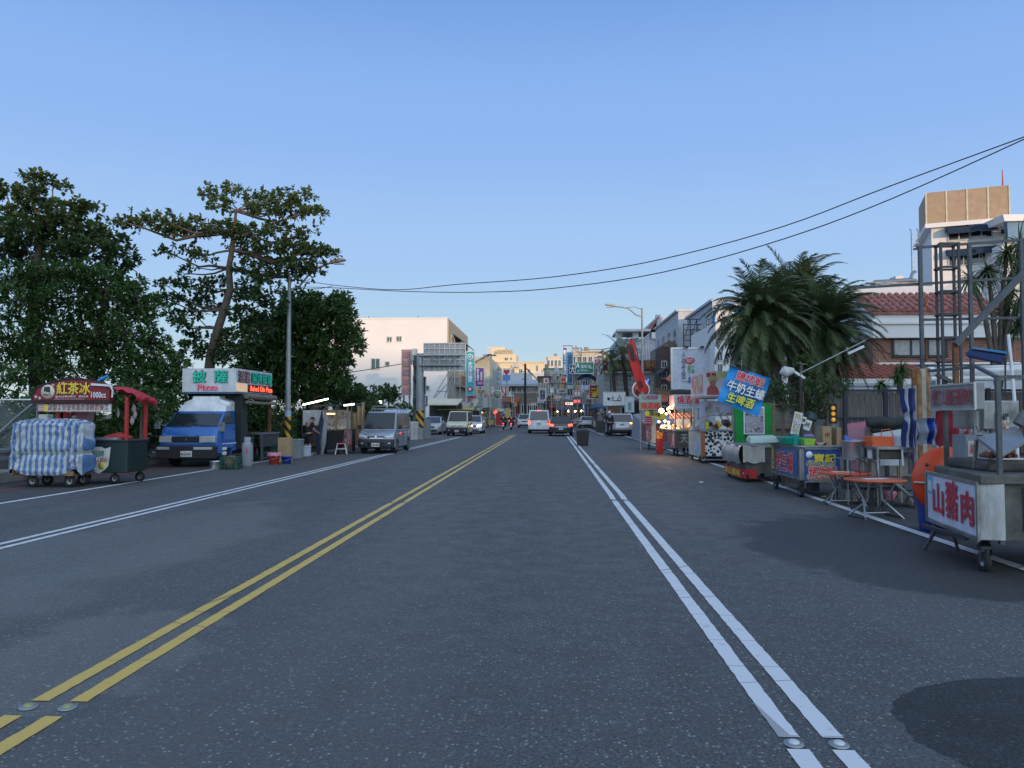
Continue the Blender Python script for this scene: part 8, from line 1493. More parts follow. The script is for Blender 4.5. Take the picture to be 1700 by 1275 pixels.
# scaffold
d=62; t=thing('scaffold','dark steel scaffold standing against the row houses','scaffold',(W(1150,690,d).x,d,0)); q=MB(); u0,u1,v0,v1=R(1135,1168,530,565,d)
for i in range(4):
    x_=lerp(u0,u1,i/3); MB().bar((x_,d,0),(x_,d,v1-(i==0)*.3),.07).build('upright',dsteel,t,world=True)
for j in range(5): z=lerp(v0,v1,j/4); MB().bar((u0,d,z),(u1,d,z),.06).build('ledger',dsteel,t,world=True)
for i in range(3): x_,x2=lerp(u0,u1,i/3),lerp(u0,u1,(i+1)/3); MB().bar((x_,d,v0),(x2,d,v1),.05).build('brace',dsteel,t,world=True)
# white building with open roof terrace
d=88; t=thing('terrace_building','white building with stepped roofline and shaded terrace above the red flag','building',(W(1090,690,d).x,d+5,0)); B=lambda nm,mb,m,bev=0,par=None,lab=None: mb.build(nm,m,par or t,world=True,bevel=bev,label=lab)
u0,u1,v0,v1=R(1091,1140,526,690,d); B('wall',MB().box(u0,u1,d,d+12,0,v1),gwall); u2,u3,_,v2=R(1026,1091,562,690,d); B('terrace_wall',MB().box(u2,u0-.001,d+.3,d+12,0,v2),gwall)
for a,b,tp in ((1090,1097,522),(1130,1137,521)): q0,q1,_,z=R(a,b,tp,530,d); B('roof_stub',MB().box(q0,q1,d+.1,d+1.2,v1,z),gwall)
q0,q1,_,z=R(1025,1080,545,690,d-1); zs=W(1050,548,d).z; B('terrace_roof',MB().box(q0,q1,d-1.2,d+6,zs-.25,zs),gwall); 
for px in (1028,1056,1088): xx=W(px,690,d).x; B('terrace_post',MB().box(xx-.35,xx+.35,d,d+.5,v2,zs-.26),wwall)
B('gable_roof',MB().hexa([W(1076,550,d-.5),W(1094,524,d-.5),W(1094,527,d-.5),W(1079,552,d-.5)]+[p_+V((0,6,0)) for p_ in (W(1076,550,d-.5),W(1094,524,d-.5),W(1094,527,d-.5),W(1079,552,d-.5))]),rooft); pwin(t,1126,1134,550,556,d,bar=.1); pwin(t,1100,1106,560,572,d,bar=.1)
for i in range(14): a=1030+i*4.2; B('lattice_bar',MB().bar(W(a,573,d-.2),W(a+2,595,d-.2),.07),wwall)
# brown fronted building behind the billboard
d=70; t=thing('brown_building','brown tiled building behind the big white billboard','building',(W(1135,690,d).x,d+4,0)); B=lambda nm,mb,m,bev=0,par=None,lab=None: mb.build(nm,m,par or t,world=True,bevel=bev,label=lab)
u0,u1,v0,v1=R(1109,1160,566,690,d); brn_=tiles('brown wall tiles',.4,.15,((.16,.09,.06),(.12,.07,.05))); B('wall',MB().box(u0,u1+1.5,d,d+12,0,v1),brn_); u2,u3,_,v2=R(1098,1109,575,690,d-1); B('side_bay',MB().box(u2,u0-.001,d-1,d+2.5,0,v2),M_('dark brown clad wall',(.09,.06,.05),.8,var=.5,grime=.4)); 
for py in (600,618,640): pwin(t,1099,1106,py,py+10,d-1,bar=.06,fm=dirtyw)
B('shop_canopy',MB().hexa([W(1094,618,d-3),W(1112,606,d-3),W(1112,609,d-3),W(1094,621,d-3)]+[p_+V((0,3,0)) for p_ in (W(1094,618,d-3),W(1112,606,d-3),W(1112,609,d-3),W(1094,621,d-3))]),dsteel)
win(t,'S',d-1,u2+.05,u2+.5,.5,2.3,bar=.06)
# the billboard
d=50; t,p,(u0,u1,v0,v1)=sign('billboard','large white hotel billboard with vertical dark characters and red bubble','x' and 1117,1182,579,650,d,M_('billboard white sheet',(.52,.56,.66),.5,grime=.1),'小徑文旅',M_('thin grey lettering',(.06,.07,.09),.6),u=(.22,.33),v=(.28,.92),vert=True,pole=2,bold=.0,cat='billboard')
cx=lerp(u0,u1,.44); cz=lerp(v0,v1,.72); MB().prism([(.33*math.cos(2*PI*i/20),.22*math.sin(2*PI*i/20)) for i in range(16)]+[(-.1,-.3),(.1,-.21)],(cx,d-.005,cz),X,ZU,(0,-.03,0)).build('red_bubble',M_('bubble red',(.5,.05,.08),.5),p,world=True); text(p,'HOTEL\nMINI',(cx-.22,d-.035,cz-.09),X,ZU,.44,.2,whl,.01,deep=.02)
text(p,'墾丁\n小羊',(lerp(u0,u1,.38),d-.01,lerp(v0,v1,.42)),X,ZU,.42,.5,M_('leaf green lettering',(.08,.3,.12),.5),.03,deep=.03); text(p,'島',(lerp(u0,u1,.39),d-.01,lerp(v0,v1,.2)),X,ZU,.28,.4,M_('deep blue lettering',(.03,.12,.3),.5),.03,deep=.03); text(p,'Kenting',(lerp(u0,u1,.22),d-.01,lerp(v0,v1,.215)),X,ZU,.42,.1,blk,.01,deep=.03)
for fx in (.33,.72): x_=lerp(u0,u1,fx); MB().bar((x_,d-.35,v1+.12),(x_,d+.1,v1+.1),.05).box(x_-.1,x_+.1,d-.5,d-.3,v1+.0,v1+.14).build('flood_lamp',black,t,world=True)
u2=W(1112,690,d+2).x
tag(MB().tube([W(1111,634,53),W(1117,626,53),W(1125,628,53),W(1127,636,53)],.3,8).bar((W(1119,640,53).x,53,0),W(1119,632,53),.08).build('orange_balloon_sign',M_('orange rounded sign',(.55,.16,.03),.5)),'rounded orange sign beside the left edge of the billboard','sign')
# red feather flag
d=44; t=thing('feather_flag','tall curved red feather flag with black characters on a bent pole','flag',(W(1073,690,d).x,d,0)); L_=[(1048,562),(1043,572),(1043,590),(1047,608),(1053,626),(1059,642),(1061,652)]; R_=[(1049,561),(1054,573),(1057,588),(1062,606),(1069,624),(1073,640),(1075,650)]
mb=MB(); n=len(L_); mb.grid(lambda u,v:(lambda i,f:W(*[lerp(a,b,f) for a,b in zip(L_[i],L_[i+1])],d).lerp(W(*[lerp(a,b,f) for a,b in zip(R_[i],R_[i+1])],d),u)+V((0,.06*math.sin(u*5+v*9),0)))(min(n-2,int(v*(n-1))),v*(n-1)-min(n-2,int(v*(n-1)))),8,24); fl=mb.build('flag_cloth',M_('scarlet flag cloth',(.62,.025,.02),.6),t,world=True)
text(fl,'海\n產',W(1047,598,d)+V((0,-.1,0)),V((1,0,-.1)),V((-.28,0,1)).normalized(),.36,1.0,blk,.03); text(fl,'店',W(1060,643,d)+V((0,-.1,0)),V((1,0,-.1)),V((-.28,0,1)).normalized(),.3,.4,blk,.03); MB().tube([(W(1077,690,d).x,d+.1,0),W(1074,650,d+.1),W(1062,606,d+.1),W(1055,573,d+.1),W(1048,561,d+.1)],.025,6).build('pole',dsteel,t,world=True)
d=47; x_=W(1067,690,d).x; lamppost('slim white street lamp arching over the road beside the red feather flag',x_,d,W(1067,514,d).z,W(1005,515,d).x-x_,.25,.09,band=False)
# signs along the right pavement
t,p,q=sign('shop_board','white board with a black brush drawing over wooden doors',1003,1037,652,672,64,M_('warm white board',(.66,.66,.66),.5),None,pole=2); u0,u1,v0,v1=q
g=MB(); g.tube([(lerp(u0,u1,.45),63.97,lerp(v0,v1,.38)),(lerp(u0,u1,.6),63.97,lerp(v0,v1,.32)),(lerp(u0,u1,.7),63.97,lerp(v0,v1,.55)),(lerp(u0,u1,.62),63.97,lerp(v0,v1,.6))],.025,5).tube([(lerp(u0,u1,.62),63.97,lerp(v0,v1,.35)),(lerp(u0,u1,.82),63.97,lerp(v0,v1,.35)),(lerp(u0,u1,.84),63.97,lerp(v0,v1,.5)),(lerp(u0,u1,.72),63.97,lerp(v0,v1,.72)),(lerp(u0,u1,.76),63.97,lerp(v0,v1,.8))],.03,5).lathe((lerp(u0,u1,.22),63.97,lerp(v0,v1,.5)),[(0,-.03),(.1,-.02),(.12,0)],12,axis='y'); text(p,'立',(lerp(u0,u1,.34),63.98,lerp(v0,v1,.36)),X,ZU,.25,.35,blk,.01,deep=.02); g.build('brush_drawing',blk,p,world=True)
u2,u3,v2,v3=R(1009,1032,674,690,65); MB().box(u2,u3,65,65.2,0,v3).build('wooden_doors',M_('warm timber doors',(.35,.2,.11),.7,var=.4),t,world=True)
sign('small_white_sign','narrow white sign with a green umbrella mark right of the brush board',1038,1052,659,684,62,M_('cool white board',(.55,.6,.64),.5),'椰\n林',M_('soft green lettering',(.15,.35,.3),.5),u=(.3,.7),v=(.1,.65),th=.15)
c_=W(1064,647,52); t=thing('round_sign','round orange red sign with white rim below the feather flag','sign',(c_.x,52,0)); sf_=MB().lathe(c_,[(0,-.05),(.52,-.05),(.52,.05),(0,.05)],28,axis='y').build('sign_face',M_('orange red disc',(.55,.1,.04),.5,var=.4,scale=9),t,world=True); MB().lathe(c_,[(.52,-.07),(.6,-.07),(.6,.07),(.52,.07)],28,axis='y').build('rim',whl,t,world=True); text(sf_,'和牛',(c_.x-.35,51.94,c_.z-.3),X,ZU,.5,.3,navy,.03,deep=.02); MB().bar((c_.x+.2,52.15,0),(c_.x+.2,52.15,c_.z),.1).build('post',galv,t,world=True)
c_=W(1074,633,54); t=thing('direction_sign','small round blue arrow sign on the lamp post side','road sign',(c_.x,54,0)); MB().lathe(c_,[(0,-.03),(.26,-.03),(.26,.03),(0,.03)],20,axis='y').build('disc',blu,t,world=True); text(t,'↙',(c_.x-.13,53.95,c_.z-.13),X,ZU,.26,.26,whl,.04); MB().bar((c_.x,54.1,0),(c_.x,54.1,c_.z),.07).build('post',galv,t,world=True)
# maroon fascia shop with convenience sign
d=79; t=thing('corner_shop','pale corner shop with a long maroon fascia and ribbed white walls','building',(W(1030,690,d).x,d+5,0)); B=lambda nm,mb,m,bev=0,par=None,lab=None: mb.build(nm,m,par or t,world=True,bevel=bev,label=lab)
u0,u1,v0,v1=R(1003,1096,618,690,d); B('wall',MB().box(u0,u1,d,d+10,0,v1),M_('ribbed pale wall',(.42,.42,.4),.8,grime=.4)); mf=M_('maroon fascia',(.13,.02,.025),.5,grime=.2); u2,u3,v2,v3=R(1001,1097,598,617,d-.6); fa_=B('fascia',MB().box(u2,u3,d-.6,d-.2,v2,v3),mf); text(fa_,'海鮮',(lerp(u2,u3,.28),d-.61,v2+.25),X,ZU,1.4,.9,M_('dull gold lettering',(.35,.2,.06),.5),.02,deep=.03); text(fa_,'美味',(lerp(u2,u3,.72),d-.61,v2+.25),X,ZU,1.4,.9,MT['dull gold lettering'],.02,deep=.03)
for py in (628,636,644): B('wall_rib',MB().box(u0-.05,u1,d-.12,d-.001,W(1050,py,d).z-.04,W(1050,py,d).z+.04),dirtyw)
B('lower_band',MB().box(u0,u1,d-.5,d-.13,0,W(1050,665,d).z),mf); B('ground_front',MB().box(u0+.5,u1-.5,d-.56,d-.51,.2,W(1050,668,d).z),glass); pwin(t,1040,1048,622,632,d,bar=.1)
t,p,q=sign('convenience_sign','green and white convenience store sign with a red figure',1005,1020,622,636,84,M_('store green',(.02,.22,.13),.5),None,pole=1); u0,u1,v0,v1=q; MB().box(lerp(u0,u1,.18),lerp(u0,u1,.82),83.95,83.99,v0+.05,v1-.03).build('white_field',whl,p,world=True); text(p,'7',(lerp(u0,u1,.35),83.95,v0+.3),X,ZU,.45,.5,redlet,.05,deep=.02); MB().box(lerp(u0,u1,.25),lerp(u0,u1,.8),83.93,83.949,lerp(v0,v1,.32),lerp(v0,v1,.42)).build('orange_bar',orange,p,world=True)
sign('store_lightbox','pale blue lightbox under the green and white store sign',1005,1019,637,642,84.2,M_('pale blue lightbox',(.4,.5,.7),.5),None,pole=1)
# green road sign on gantry
d=78; t=thing('road_sign','green road sign giving 16 km, hung from a grey gantry arm','road sign',(W(1012,690,d).x,d,0)); x_=W(1012,690,d).x; B=lambda nm,mb,m,bev=0,par=None,lab=None: mb.build(nm,m,par or t,world=True,bevel=bev,label=lab)
B('pole',MB().tube([(x_,d,0),(x_,d,W(1012,598,d).z)],[.2,.15],10),lampm); 
for py in (604,616): B('arm',MB().bar(W(986,py,d+.1),W(1012,py,d+.1),.1),galv)
q=MB(); 
for i in range(4): q.bar(W(986+i*6.5,604 if i%2 else 616,d+.1),W(986+(i+1)*6.5,616 if i%2 else 604,d+.1),.05)
B('truss',q,galv); u0,u1,v0,v1=R(954.5,986,601,620.5,d-.3); pn=B('sign_board',MB().box(u0,u1,d-.3,d-.22,v0,v1),M_('road sign green',(.0,.2,.13),.45)); f=MB()
for a in ((u0,u1,v1-.05,v1),(u0,u1,v0,v0+.05),(u0,u0+.05,v0+.05,v1-.05),(u1-.05,u1,v0+.05,v1-.05)): f.box(a[0],a[1],d-.33,d-.301,a[2],a[3])
B('border',f,whl,par=pn); text(pn,'滿州',(lerp(u0,u1,.3),d-.3,v0+.52),X,ZU,.6,.4,whl,.01,deep=.02); text(pn,'16',(lerp(u0,u1,.68),d-.3,v0+.52),X,ZU,.3,.4,whl,.02,deep=.02); text(pn,'km',(lerp(u0,u1,.85),d-.3,v0+.52),X,ZU,.2,.15,whl,.02,deep=.02); text(pn,'Manzhou',(lerp(u0,u1,.3),d-.3,v0+.28),X,ZU,.75,.15,whl,.02,deep=.02); text(pn,'↑',(lerp(u0,u1,.07),d-.3,v0+.12),X,ZU,.32,.95,whl,.03,deep=.02); MB().lathe((lerp(u0,u1,.15),d-.33,lerp(v0,v1,.45)),[(0,-.02),(.14,-.02),(.14,0)],12,axis='y').build('route_shield',blu,pn,world=True)
# hanging signs over the shops in the distance (right of centre)
S_=[('tall_blue_sign','tall dark blue vertical sign with white characters far down the street',935,941,577,626,130,M_('royal blue sign',(.02,.05,.25),.5),'凱信大飯店',whl,True),
('tall_cyan_sign','tall pale cyan vertical sign with red emblem beside the dark blue one',941.5,951,585,637,124,M_('dusty cyan sign',(.1,.25,.35),.5),'渡假民宿',M_('blue ink',(.03,.1,.25),.5),True),
('black_sign','small black sign with one white character left of the green road sign',946,955,606,620,100,blk,'大',whl,False),
('red_white_sign','white sign with big red characters right of the green road sign',986,998,595,604,110,whl,'創匯',redlet,False),
('maroon_sign','maroon square sign with four gold characters in two rows',979,1000.5,639.5,661,88,M_('deep maroon sign',(.2,.02,.015),.5),'一品\n滷味',yel,False),
('lilac_sign','lilac blue sign left of the maroon four-character sign',963,978,640,647,92,M_('lilac blue sign',(.25,.3,.6),.5),'海之戀',whl,False),
('dark_red_sign','small dark red sign with pale writing at left of the lilac sign',952,965,649,658,95,redsign,'餐廳',whl,False),
('thin_red_sign','thin vertical dark red sign below the lilac sign',974,978,649,663,93,redsign,'火鍋',whl,True),
('pale_vertical_sign','pale green vertical sign between the two red ones',967,973,650,670,97,M_('faded pink green sign',(.4,.3,.3),.5),'旅店',M_('dull green lettering',(.1,.25,.1),.5),True),
('white_shop_sign','long white sign with navy characters above the lit shops',926,940,647,652,105,M_('pale pink white sign',(.55,.52,.56),.5),'民宿客房',navy,False),
('amber_sign','small amber sign with brown writing above the white sign',931,940,626,634,108,M_('amber sign',(.5,.28,.08),.5),'燒烤',redlet,False),
('green_round_sign','dark green board with pale writing near the far left shops',911,921,643,655,112,M_('deep green board',(.02,.12,.08),.5),'茶',whl,False),
('grey_shop_sign','pale grey sign with rows of writing above the white van roof',895.5,906,645,665,100,M_('pale grey sign sheet',(.5,.52,.55),.5),'衝浪\n教學',navy,False),
('white_hotel_sign','low white sign with a blue foot near the grey writing sign',893,903,660,668,104,whl,'套房',blu,False)]
for a in S_: sign(*a[:7],a[7],a[8],a[9],th=.2,vert=a[10],pole=1,bold=.02)
for i,a in enumerate((('round','white',903,910,628,635,118,whl,'湯',redlet),('square','dark blue',921,927,611,618,112,blu,'宿',whl),('tall','red',930,934,636,650,109,redsign,'海鮮',yel),('tall','yellow',957,961,640,656,99,M_('sign yellow',(.55,.42,.05),.5),'冷飲',redlet),('low','teal',941,952,640,645,103,teal,'潛水浮潛',whl),('square','pink',990,997,668,675,90,M_('sign pink',(.55,.15,.25),.5),'甜',whl),('tall','green',1001,1004,640,656,92,M_('sign green',(.03,.25,.1),.5),'藥局',whl),('low','orange',920,934,657,661,111,orange,'燒烤海鮮',whl),('low','blue',936,948,658,662,107,blu,'冰品飲料',whl),('tall','white',849,853,655,668,119,whl,'旅店',navy),('low','red',804,817,654,659,96,redsign,'水果冰',whl),('low','yellow',793,805,648,653,92,MT['sign yellow'],'雞排',redlet),('tall','orange',816,820,640,654,101,orange,'烤鴨',whl),('square','black',853,858,668,674,116,blk,'酒',yel),('low','lit pale',939,951,668,672,100,M_('lit pale sign',(.7,.6,.5),.5,emis=(1,.8,.6),es=1.2),'營業中',redlet),('low','lit red',953,963,664,668,98,M_('lit red sign',(.6,.05,.05),.5,emis=(1,.1,.1),es=1.5),'小吃',whl),('tall','lit blue',968,971,672,684,96,M_('lit blue sign',(.1,.2,.6),.5,emis=(.2,.4,1),es=1.0),'酒吧',whl),('low','brown',880,892,669,673,125,wood,'咖啡',whl))):
    sign('shop_sign','%s %s shop sign reading %s over the distant shops'%(a[0],a[1],a[8]),*a[2:7],a[7],a[8],a[9],th=.15,vert=a[0]=='tall',pole=1,bold=.02)
# far right street blocks
def fblock(label,a,b,tp,d,dep,m,floors=3,name='shop_building',nw=3,roof=None):
    u0,u1,v0,v1=R(a,b,tp,690,d); t=bld(name,label,'building',u0,u1,d,d+dep,v1,m)
    fh=v1/floors
    for k in range(floors):
        for i in range(nw):
            ua=lerp(u0,u1,(i+.2)/nw); ub=lerp(u0,u1,(i+.8)/nw); win(t,'S',d,ua,ub,k*fh+fh*(.1 if k==0 else .3),k*fh+fh*.75,bar=.08,n=2)
        if k: MB().box(u0-.1,u1+.1,d-.7,d-.001,k*fh-.12,k*fh+.06).build('ledge',conc2,t,world=True)
    MB().hexa([(u0-.2,d-1.6,fh*.8),(u1+.2,d-1.6,fh*.8),(u1+.2,d-.05,fh*.93),(u0-.2,d-.05,fh*.93),(u0-.2,d-1.6,fh*.84),(u1+.2,d-1.6,fh*.84),(u1+.2,d-.05,fh*.99),(u0-.2,d-.05,fh*.99)]).build('shop_awning',roof or gm[int(a)%6],t,world=True)
    rq=random.Random(int(a)); 
    for k in range(1): q0=lerp(u0,u1,rq.uniform(.1,.85)); MB().cyl((q0,d+3,v1+.3),.45,1.0,12).build('water_tank',conc2,t,world=True)
    for k in range(3): q0=lerp(u0,u1,rq.uniform(.05,.85)); z_=fh*rq.choice((1,2 if floors>2 else 1))+rq.uniform(.3,.9); MB().box(q0,q0+.8,d-.42,d-.001,z_,z_+.6).build('air_conditioner',dirtyw,t,world=True,bevel=.02)
    MB().tube([(u0+.3,d-.15,.3),(u0+.3,d-.15,v1)],.07,6).build('drain_pipe',rust,t,world=True)
    MB().box(u0-.15,u1+.15,d-.15,d+dep,v1,v1+.3).build('parapet',roof or m,t,world=True); return t
fblock('striped pale tower far behind the shops, lit by the sun',907.5,932,593,230,12,M_('pale banded wall',(.6,.55,.48),.8),5,nw=4,name='tower_block')
fblock('green edged cream shop house far down the right side',903,938,613,170,10,M_('cream green wall',(.42,.42,.32),.85,grime=.3),3,roof=M_('dull green edge',(.15,.22,.15),.7))
fblock('dark timber fronted shop house above the white van',893,926,627,140,9,M_('brown timber front',(.16,.11,.08),.85,var=.4),2,nw=4,roof=M_('dark brown roof',(.06,.035,.03),.8))
fblock('weathered concrete shop house behind the black saloon',914,953,636,126,8,conc2,2,nw=3)
fblock('tall pale apartment block behind the green road sign',948,1003,585,150,12,M_('sunlit cream grey wall',(.5,.45,.38),.85,grime=.3),4,nw=6)
fblock('grimy three storey shop house behind the maroon sign',953,990,622,118,9,M_('grimy grey wall',(.2,.2,.2),.85,var=.5,grime=.6),2,nw=3)
fblock('cream shop house with pale shutters between pole and road sign',984,1006,603,112,9,M_('soiled cream wall',(.4,.38,.32),.85,grime=.5),3,nw=2)
fblock('far pale block on the skyline behind the coconut palms',985,1075,592,190,10,M_('far cream wall',(.55,.48,.38),.85),3,nw=6)
# roof frames above the far shops
d=140; t=thing('roof_frame','rusty steel advertising frame on a far roof above the green road sign','roof frame',(W(975,690,d).x,d,0)); q=MB()
for a,b in (((951,578),(965,578)),((965,577),(965,600)),((965,581),(1000,580)),((1000,579),(1000,600)),((965,585),(1000,584)),((935,574),(950,574)),((950,574),(950,600)),((935,574),(935,600)),((952,578),(965,590)),((955,574),(963,586))): q.bar(W(*a,d),W(*b,d),.16)
q.build('frame',M_('rust grey steel',(.22,.17,.14),.8),t,world=True)
for px in (935,965,1000): p=W(px,600,d); MB().bar((p.x,d,0),p,.16).build('upright',MT['rust grey steel'],t,world=True)
c_=W(974,628,100); tag(MB().grid(lambda u,v:V((c_.x-1.2+2.4*u,99+2*v,c_.z+.55*math.sin(u*PI)-.4*v)),14,4).bar((c_.x,100.5,0),(c_.x,100.5,c_.z+.2),.1).build('blue_awning',M_('royal blue canopy',(.02,.06,.3),.6)),'rounded royal blue canopy below the green road sign','awning')
# stalls and lights on the right far pavement
for i,(px,d,lit) in enumerate(((1014,70,0),(1008,78,0),(1003,86,1),(994,98,1),(944,106,1),(955,112,1),(938,118,0),(965,104,1),(925,125,1),(975,96,0))): mstall('small lit snack stall on the right pavement far ahead, %s'%(('nearest','second','third','fourth','fifth','sixth','seventh','eighth','ninth','tenth')[i]),px if px>980 else px,d,2.6,lit=lit,h=2.3,group='snack stalls on the far right pavement')
tag(MB().box(W(991,690,68).x,W(1003,690,68).x,68,68.8,0,1.0).build('planter_box',M_('dark planter',(.05,.05,.05),.7),bevel=.02),'dark box planter beside the stopped silver crossover','planter')
a=W(1048,690,50).x; t=thing('low_wall','grey sheet barrier along the right pavement behind the silver crossover','barrier',(a+.6,50,0)); MB().hexa([(a+.2,44,0),(a+2.2,44,0),(a+2.2,52,0),(a+.2,52,0),(a+.3,44,1.0),(a+2.2,44,1.2),(a+2.2,52,1.9),(a+.3,52,1.6)]).build('sheet',M_('creased grey sheet',(.25,.26,.28),.8,bump=.6,bscale=3),t,world=True,bevel=.03)
# ---------------------------------------------------------------- overhead wires
wirem=M_('black wire',(.02,.02,.022),.6)
def wire(label,pts,d0,d1,r=.022,sw=None):
    n=40; P_=[]
    for i in range(n+1):
        f=i/n; k=f*(len(pts)-1); a=min(int(k),len(pts)-2); g=k-a
        p0=pts[max(a-1,0)];p1=pts[a];p2=pts[a+1];p3=pts[min(a+2,len(pts)-1)]
        cr=lambda i_: .5*((2*p1[i_])+(-p0[i_]+p2[i_])*g+(2*p0[i_]-5*p1[i_]+4*p2[i_]-p3[i_])*g*g+(-p0[i_]+3*p1[i_]-3*p2[i_]+p3[i_])*g**3)
        dd=1/lerp(1/d0,1/d1,f); P_.append((W(cr(0),cr(1),dd),dd))
    t=thing('overhead_wire',label,'wire',(P_[0][0].x,P_[0][0].y,0)); MB().tube([p for p,_ in P_],r,5).build('cable',wirem,t,world=True); return t
wire('lower of two long black wires sagging from the left lamp to the upper right',[(490,476),(560,478),(680,484),(800,485),(925,478),(1100,452),(1300,397),(1480,330),(1720,222)],30,13,.011)
wire('upper of two long black wires sagging from the left lamp to the upper right',[(495,464),(560,474),(660,481),(760,472),(925,459),(1100,430),(1300,376),(1480,308),(1720,220)],30,13,.011)
wire('short loose wire loop beside the left lamp arm',[(488,472),(505,479),(530,479),(552,475)],30,29,.012)
wire('thin wire running past the white building front',[(575,619),(620,612),(667,604)],60,56,.03)
# ---------------------------------------------------------------- people
def skinned(name,pts,edges,m,parent=None,sub=1,root=0):
    """pts: {key:(x,y,z,r)}"""
    ks=list(pts); me=bpy.data.meshes.new(name); me.from_pydata([pts[k][:3] for k in ks],[(ks.index(a),ks.index(b)) for a,b in edges],[]); o=bpy.data.objects.new(name,me); C.objects.link(o)
    if parent: o.parent=parent; WM[o.name]=WM[parent.name].copy()
    md=o.modifiers.new('skin','SKIN'); sv=me.skin_vertices[0].data
    for i,k in enumerate(ks): r=pts[k][3]; sv[i].radius=(r,r*(pts[k][4] if len(pts[k])>4 else 1)); sv[i].use_root=(i==root)
    md.use_smooth_shade=True; s2=o.modifiers.new('sub','SUBSURF'); s2.levels=sub; s2.render_levels=sub; me.materials.append(m); return o
def person(label,loc,rz,J,shirt,legs,hair,shorts=False,helmet=None,shoe=black,scale=1,long=False):
    """J: joint dictionary in metres; body faces +y"""
    t=thing('person',label,'person',loc,rz); t.scale=(scale,)*3
    P=dict(J); E=[('pel','chest'),('chest','neck'),('neck','head0'),('head0','head1')]
    for s in 'LR':
        E+=[('pel','hip'+s),('hip'+s,'knee'+s),('knee'+s,'ank'+s),('ank'+s,'toe'+s),('chest','sh'+s),('sh'+s,'el'+s),('el'+s,'wr'+s),('wr'+s,'palm'+s)]
        w=V(P['wr'+s][:3]); pm=V(P['palm'+s][:3]); dr=(pm-w).normalized(); sd=dr.cross(V((0,1,.3))).normalized()
        for i,(o_,l) in enumerate(((-.03,.06),(-.01,.075),(.01,.07),(.03,.055))):
            a=pm+sd*o_+dr*.025; b=a+dr*l*.55; c=b+dr*l*.35+V((0,.02,0)); P[f'f{i}a{s}']=(*a,.011); P[f'f{i}b{s}']=(*b,.009); P[f'f{i}c{s}']=(*c,.007); E+=[('palm'+s,f'f{i}a{s}'),(f'f{i}a{s}',f'f{i}b{s}'),(f'f{i}b{s}',f'f{i}c{s}')]
        a=w+dr*.03-sd*.035; b=a+dr*.035-sd*.02; P['tha'+s]=(*a,.011); P['thb'+s]=(*b,.009); E+=[('wr'+s,'tha'+s),('tha'+s,'thb'+s)]
    skinned('body',P,E,skin,t)
    h0=V(J['head0'][:3]); h1=V(J['head1'][:3]); up_=(h1-h0).normalized(); hc=h0.lerp(h1,.55); fwd=V((0,1,0)); fwd=(fwd-up_*fwd.dot(up_)).normalized(); sd=fwd.cross(up_)
    hd=MB()
    def hp(u,v):
        a=2*PI*u; b=PI*(v-.5); return hc+sd*(.078*math.cos(a)*math.cos(b))+fwd*(.098*math.sin(a)*math.cos(b))+up_*(.118*math.sin(b)-.012*(b<0)*math.cos(b))
    hd.grid(hp,16,12); hd.add([hc+fwd*.09+up_*.015,hc+fwd*.122-up_*.02,hc+fwd*.085-up_*.03+sd*.018,hc+fwd*.085-up_*.03-sd*.018],[(0,1,2),(0,3,1),(1,3,2)]); 
    for s_ in (-1,1): hd.lathe(hc+sd*s_*.08,[(0,-.012),(.022,-.006),(.026,0),(.02,.008),(0,.01)],8,axis='x')
    hd.build('head',skin,t); ey=MB()
    for s_ in (-1,1): ey.lathe(hc+fwd*.088+sd*s_*.03+up_*.02,[(0,-.012),(.012,0),(0,.012)],6)
    ey.lathe(hc+fwd*.088-up_*.05,[(0,-.008),(.02,0),(0,.008)],8); ey.build('face_features',M_('dark features',(.1,.04,.03),.5),t)
    hm=MB()
    def hr(u,v):
        a=2*PI*u; b=PI*.5*v; lo=-.25 if math.sin(a)<.2 else .35; b=lerp(lo,PI/2,v); k=1.12 if helmet is None else 1.35; return hc+sd*(.08*k*math.cos(a)*math.cos(b))+fwd*(.1*k*math.sin(a)*math.cos(b))+up_*(.125*k*math.sin(b))
    hm.grid(hr,18,7); hm.build('helmet' if helmet else 'hair',helmet or hair,t)
    # shirt
    Q={k:J[k] for k in ('pel','chest','neck','shL','shR','elL','elR')}
    g=lambda k,ex:tuple(J[k][:3])+(J[k][3]+ex,)+tuple(J[k][4:])
    Q={'pel':g('pel',.03),'chest':g('chest',.022),'neck':(J['neck'][0],J['neck'][1],J['neck'][2]-.03,.07)}
    ES=[('pel','chest'),('chest','neck')]
    for s in 'LR':
        Q['sh'+s]=g('sh'+s,.02); 
        if long: Q['el'+s]=g('el'+s,.02); Q['wr'+s]=g('wr'+s,.018); ES+=[('chest','sh'+s),('sh'+s,'el'+s),('el'+s,'wr'+s)]
        else: a=V(J['sh'+s][:3]).lerp(V(J['el'+s][:3]),.75); Q['el'+s]=(*a,.062); ES+=[('chest','sh'+s),('sh'+s,'el'+s)]
    skinned('shirt',Q,ES,shirt,t)
    Q={'pel':g('pel',.024)}; ES=[]
    for s in 'LR':
        Q['hip'+s]=g('hip'+s,.022); Q['knee'+s]=g('knee'+s,.03 if shorts else .02); ES+=[('pel','hip'+s),('hip'+s,'knee'+s)]
        if not shorts: Q['ank'+s]=g('ank'+s,.022); ES+=[('knee'+s,'ank'+s)]
    skinned('shorts' if shorts else 'trousers',Q,ES,legs,t)
    for s in 'LR':
        a=V(J['ank'+s][:3]); b=V(J['toe'+s][:3]); MB().tube([a-V((0,.03,.03)),a-V((0,.0,.035)),b-V((0,0,.005)),b+V((0,.03,0))],[.035,.045,.04,.02],8).build('shoe',shoe,t)
    return t
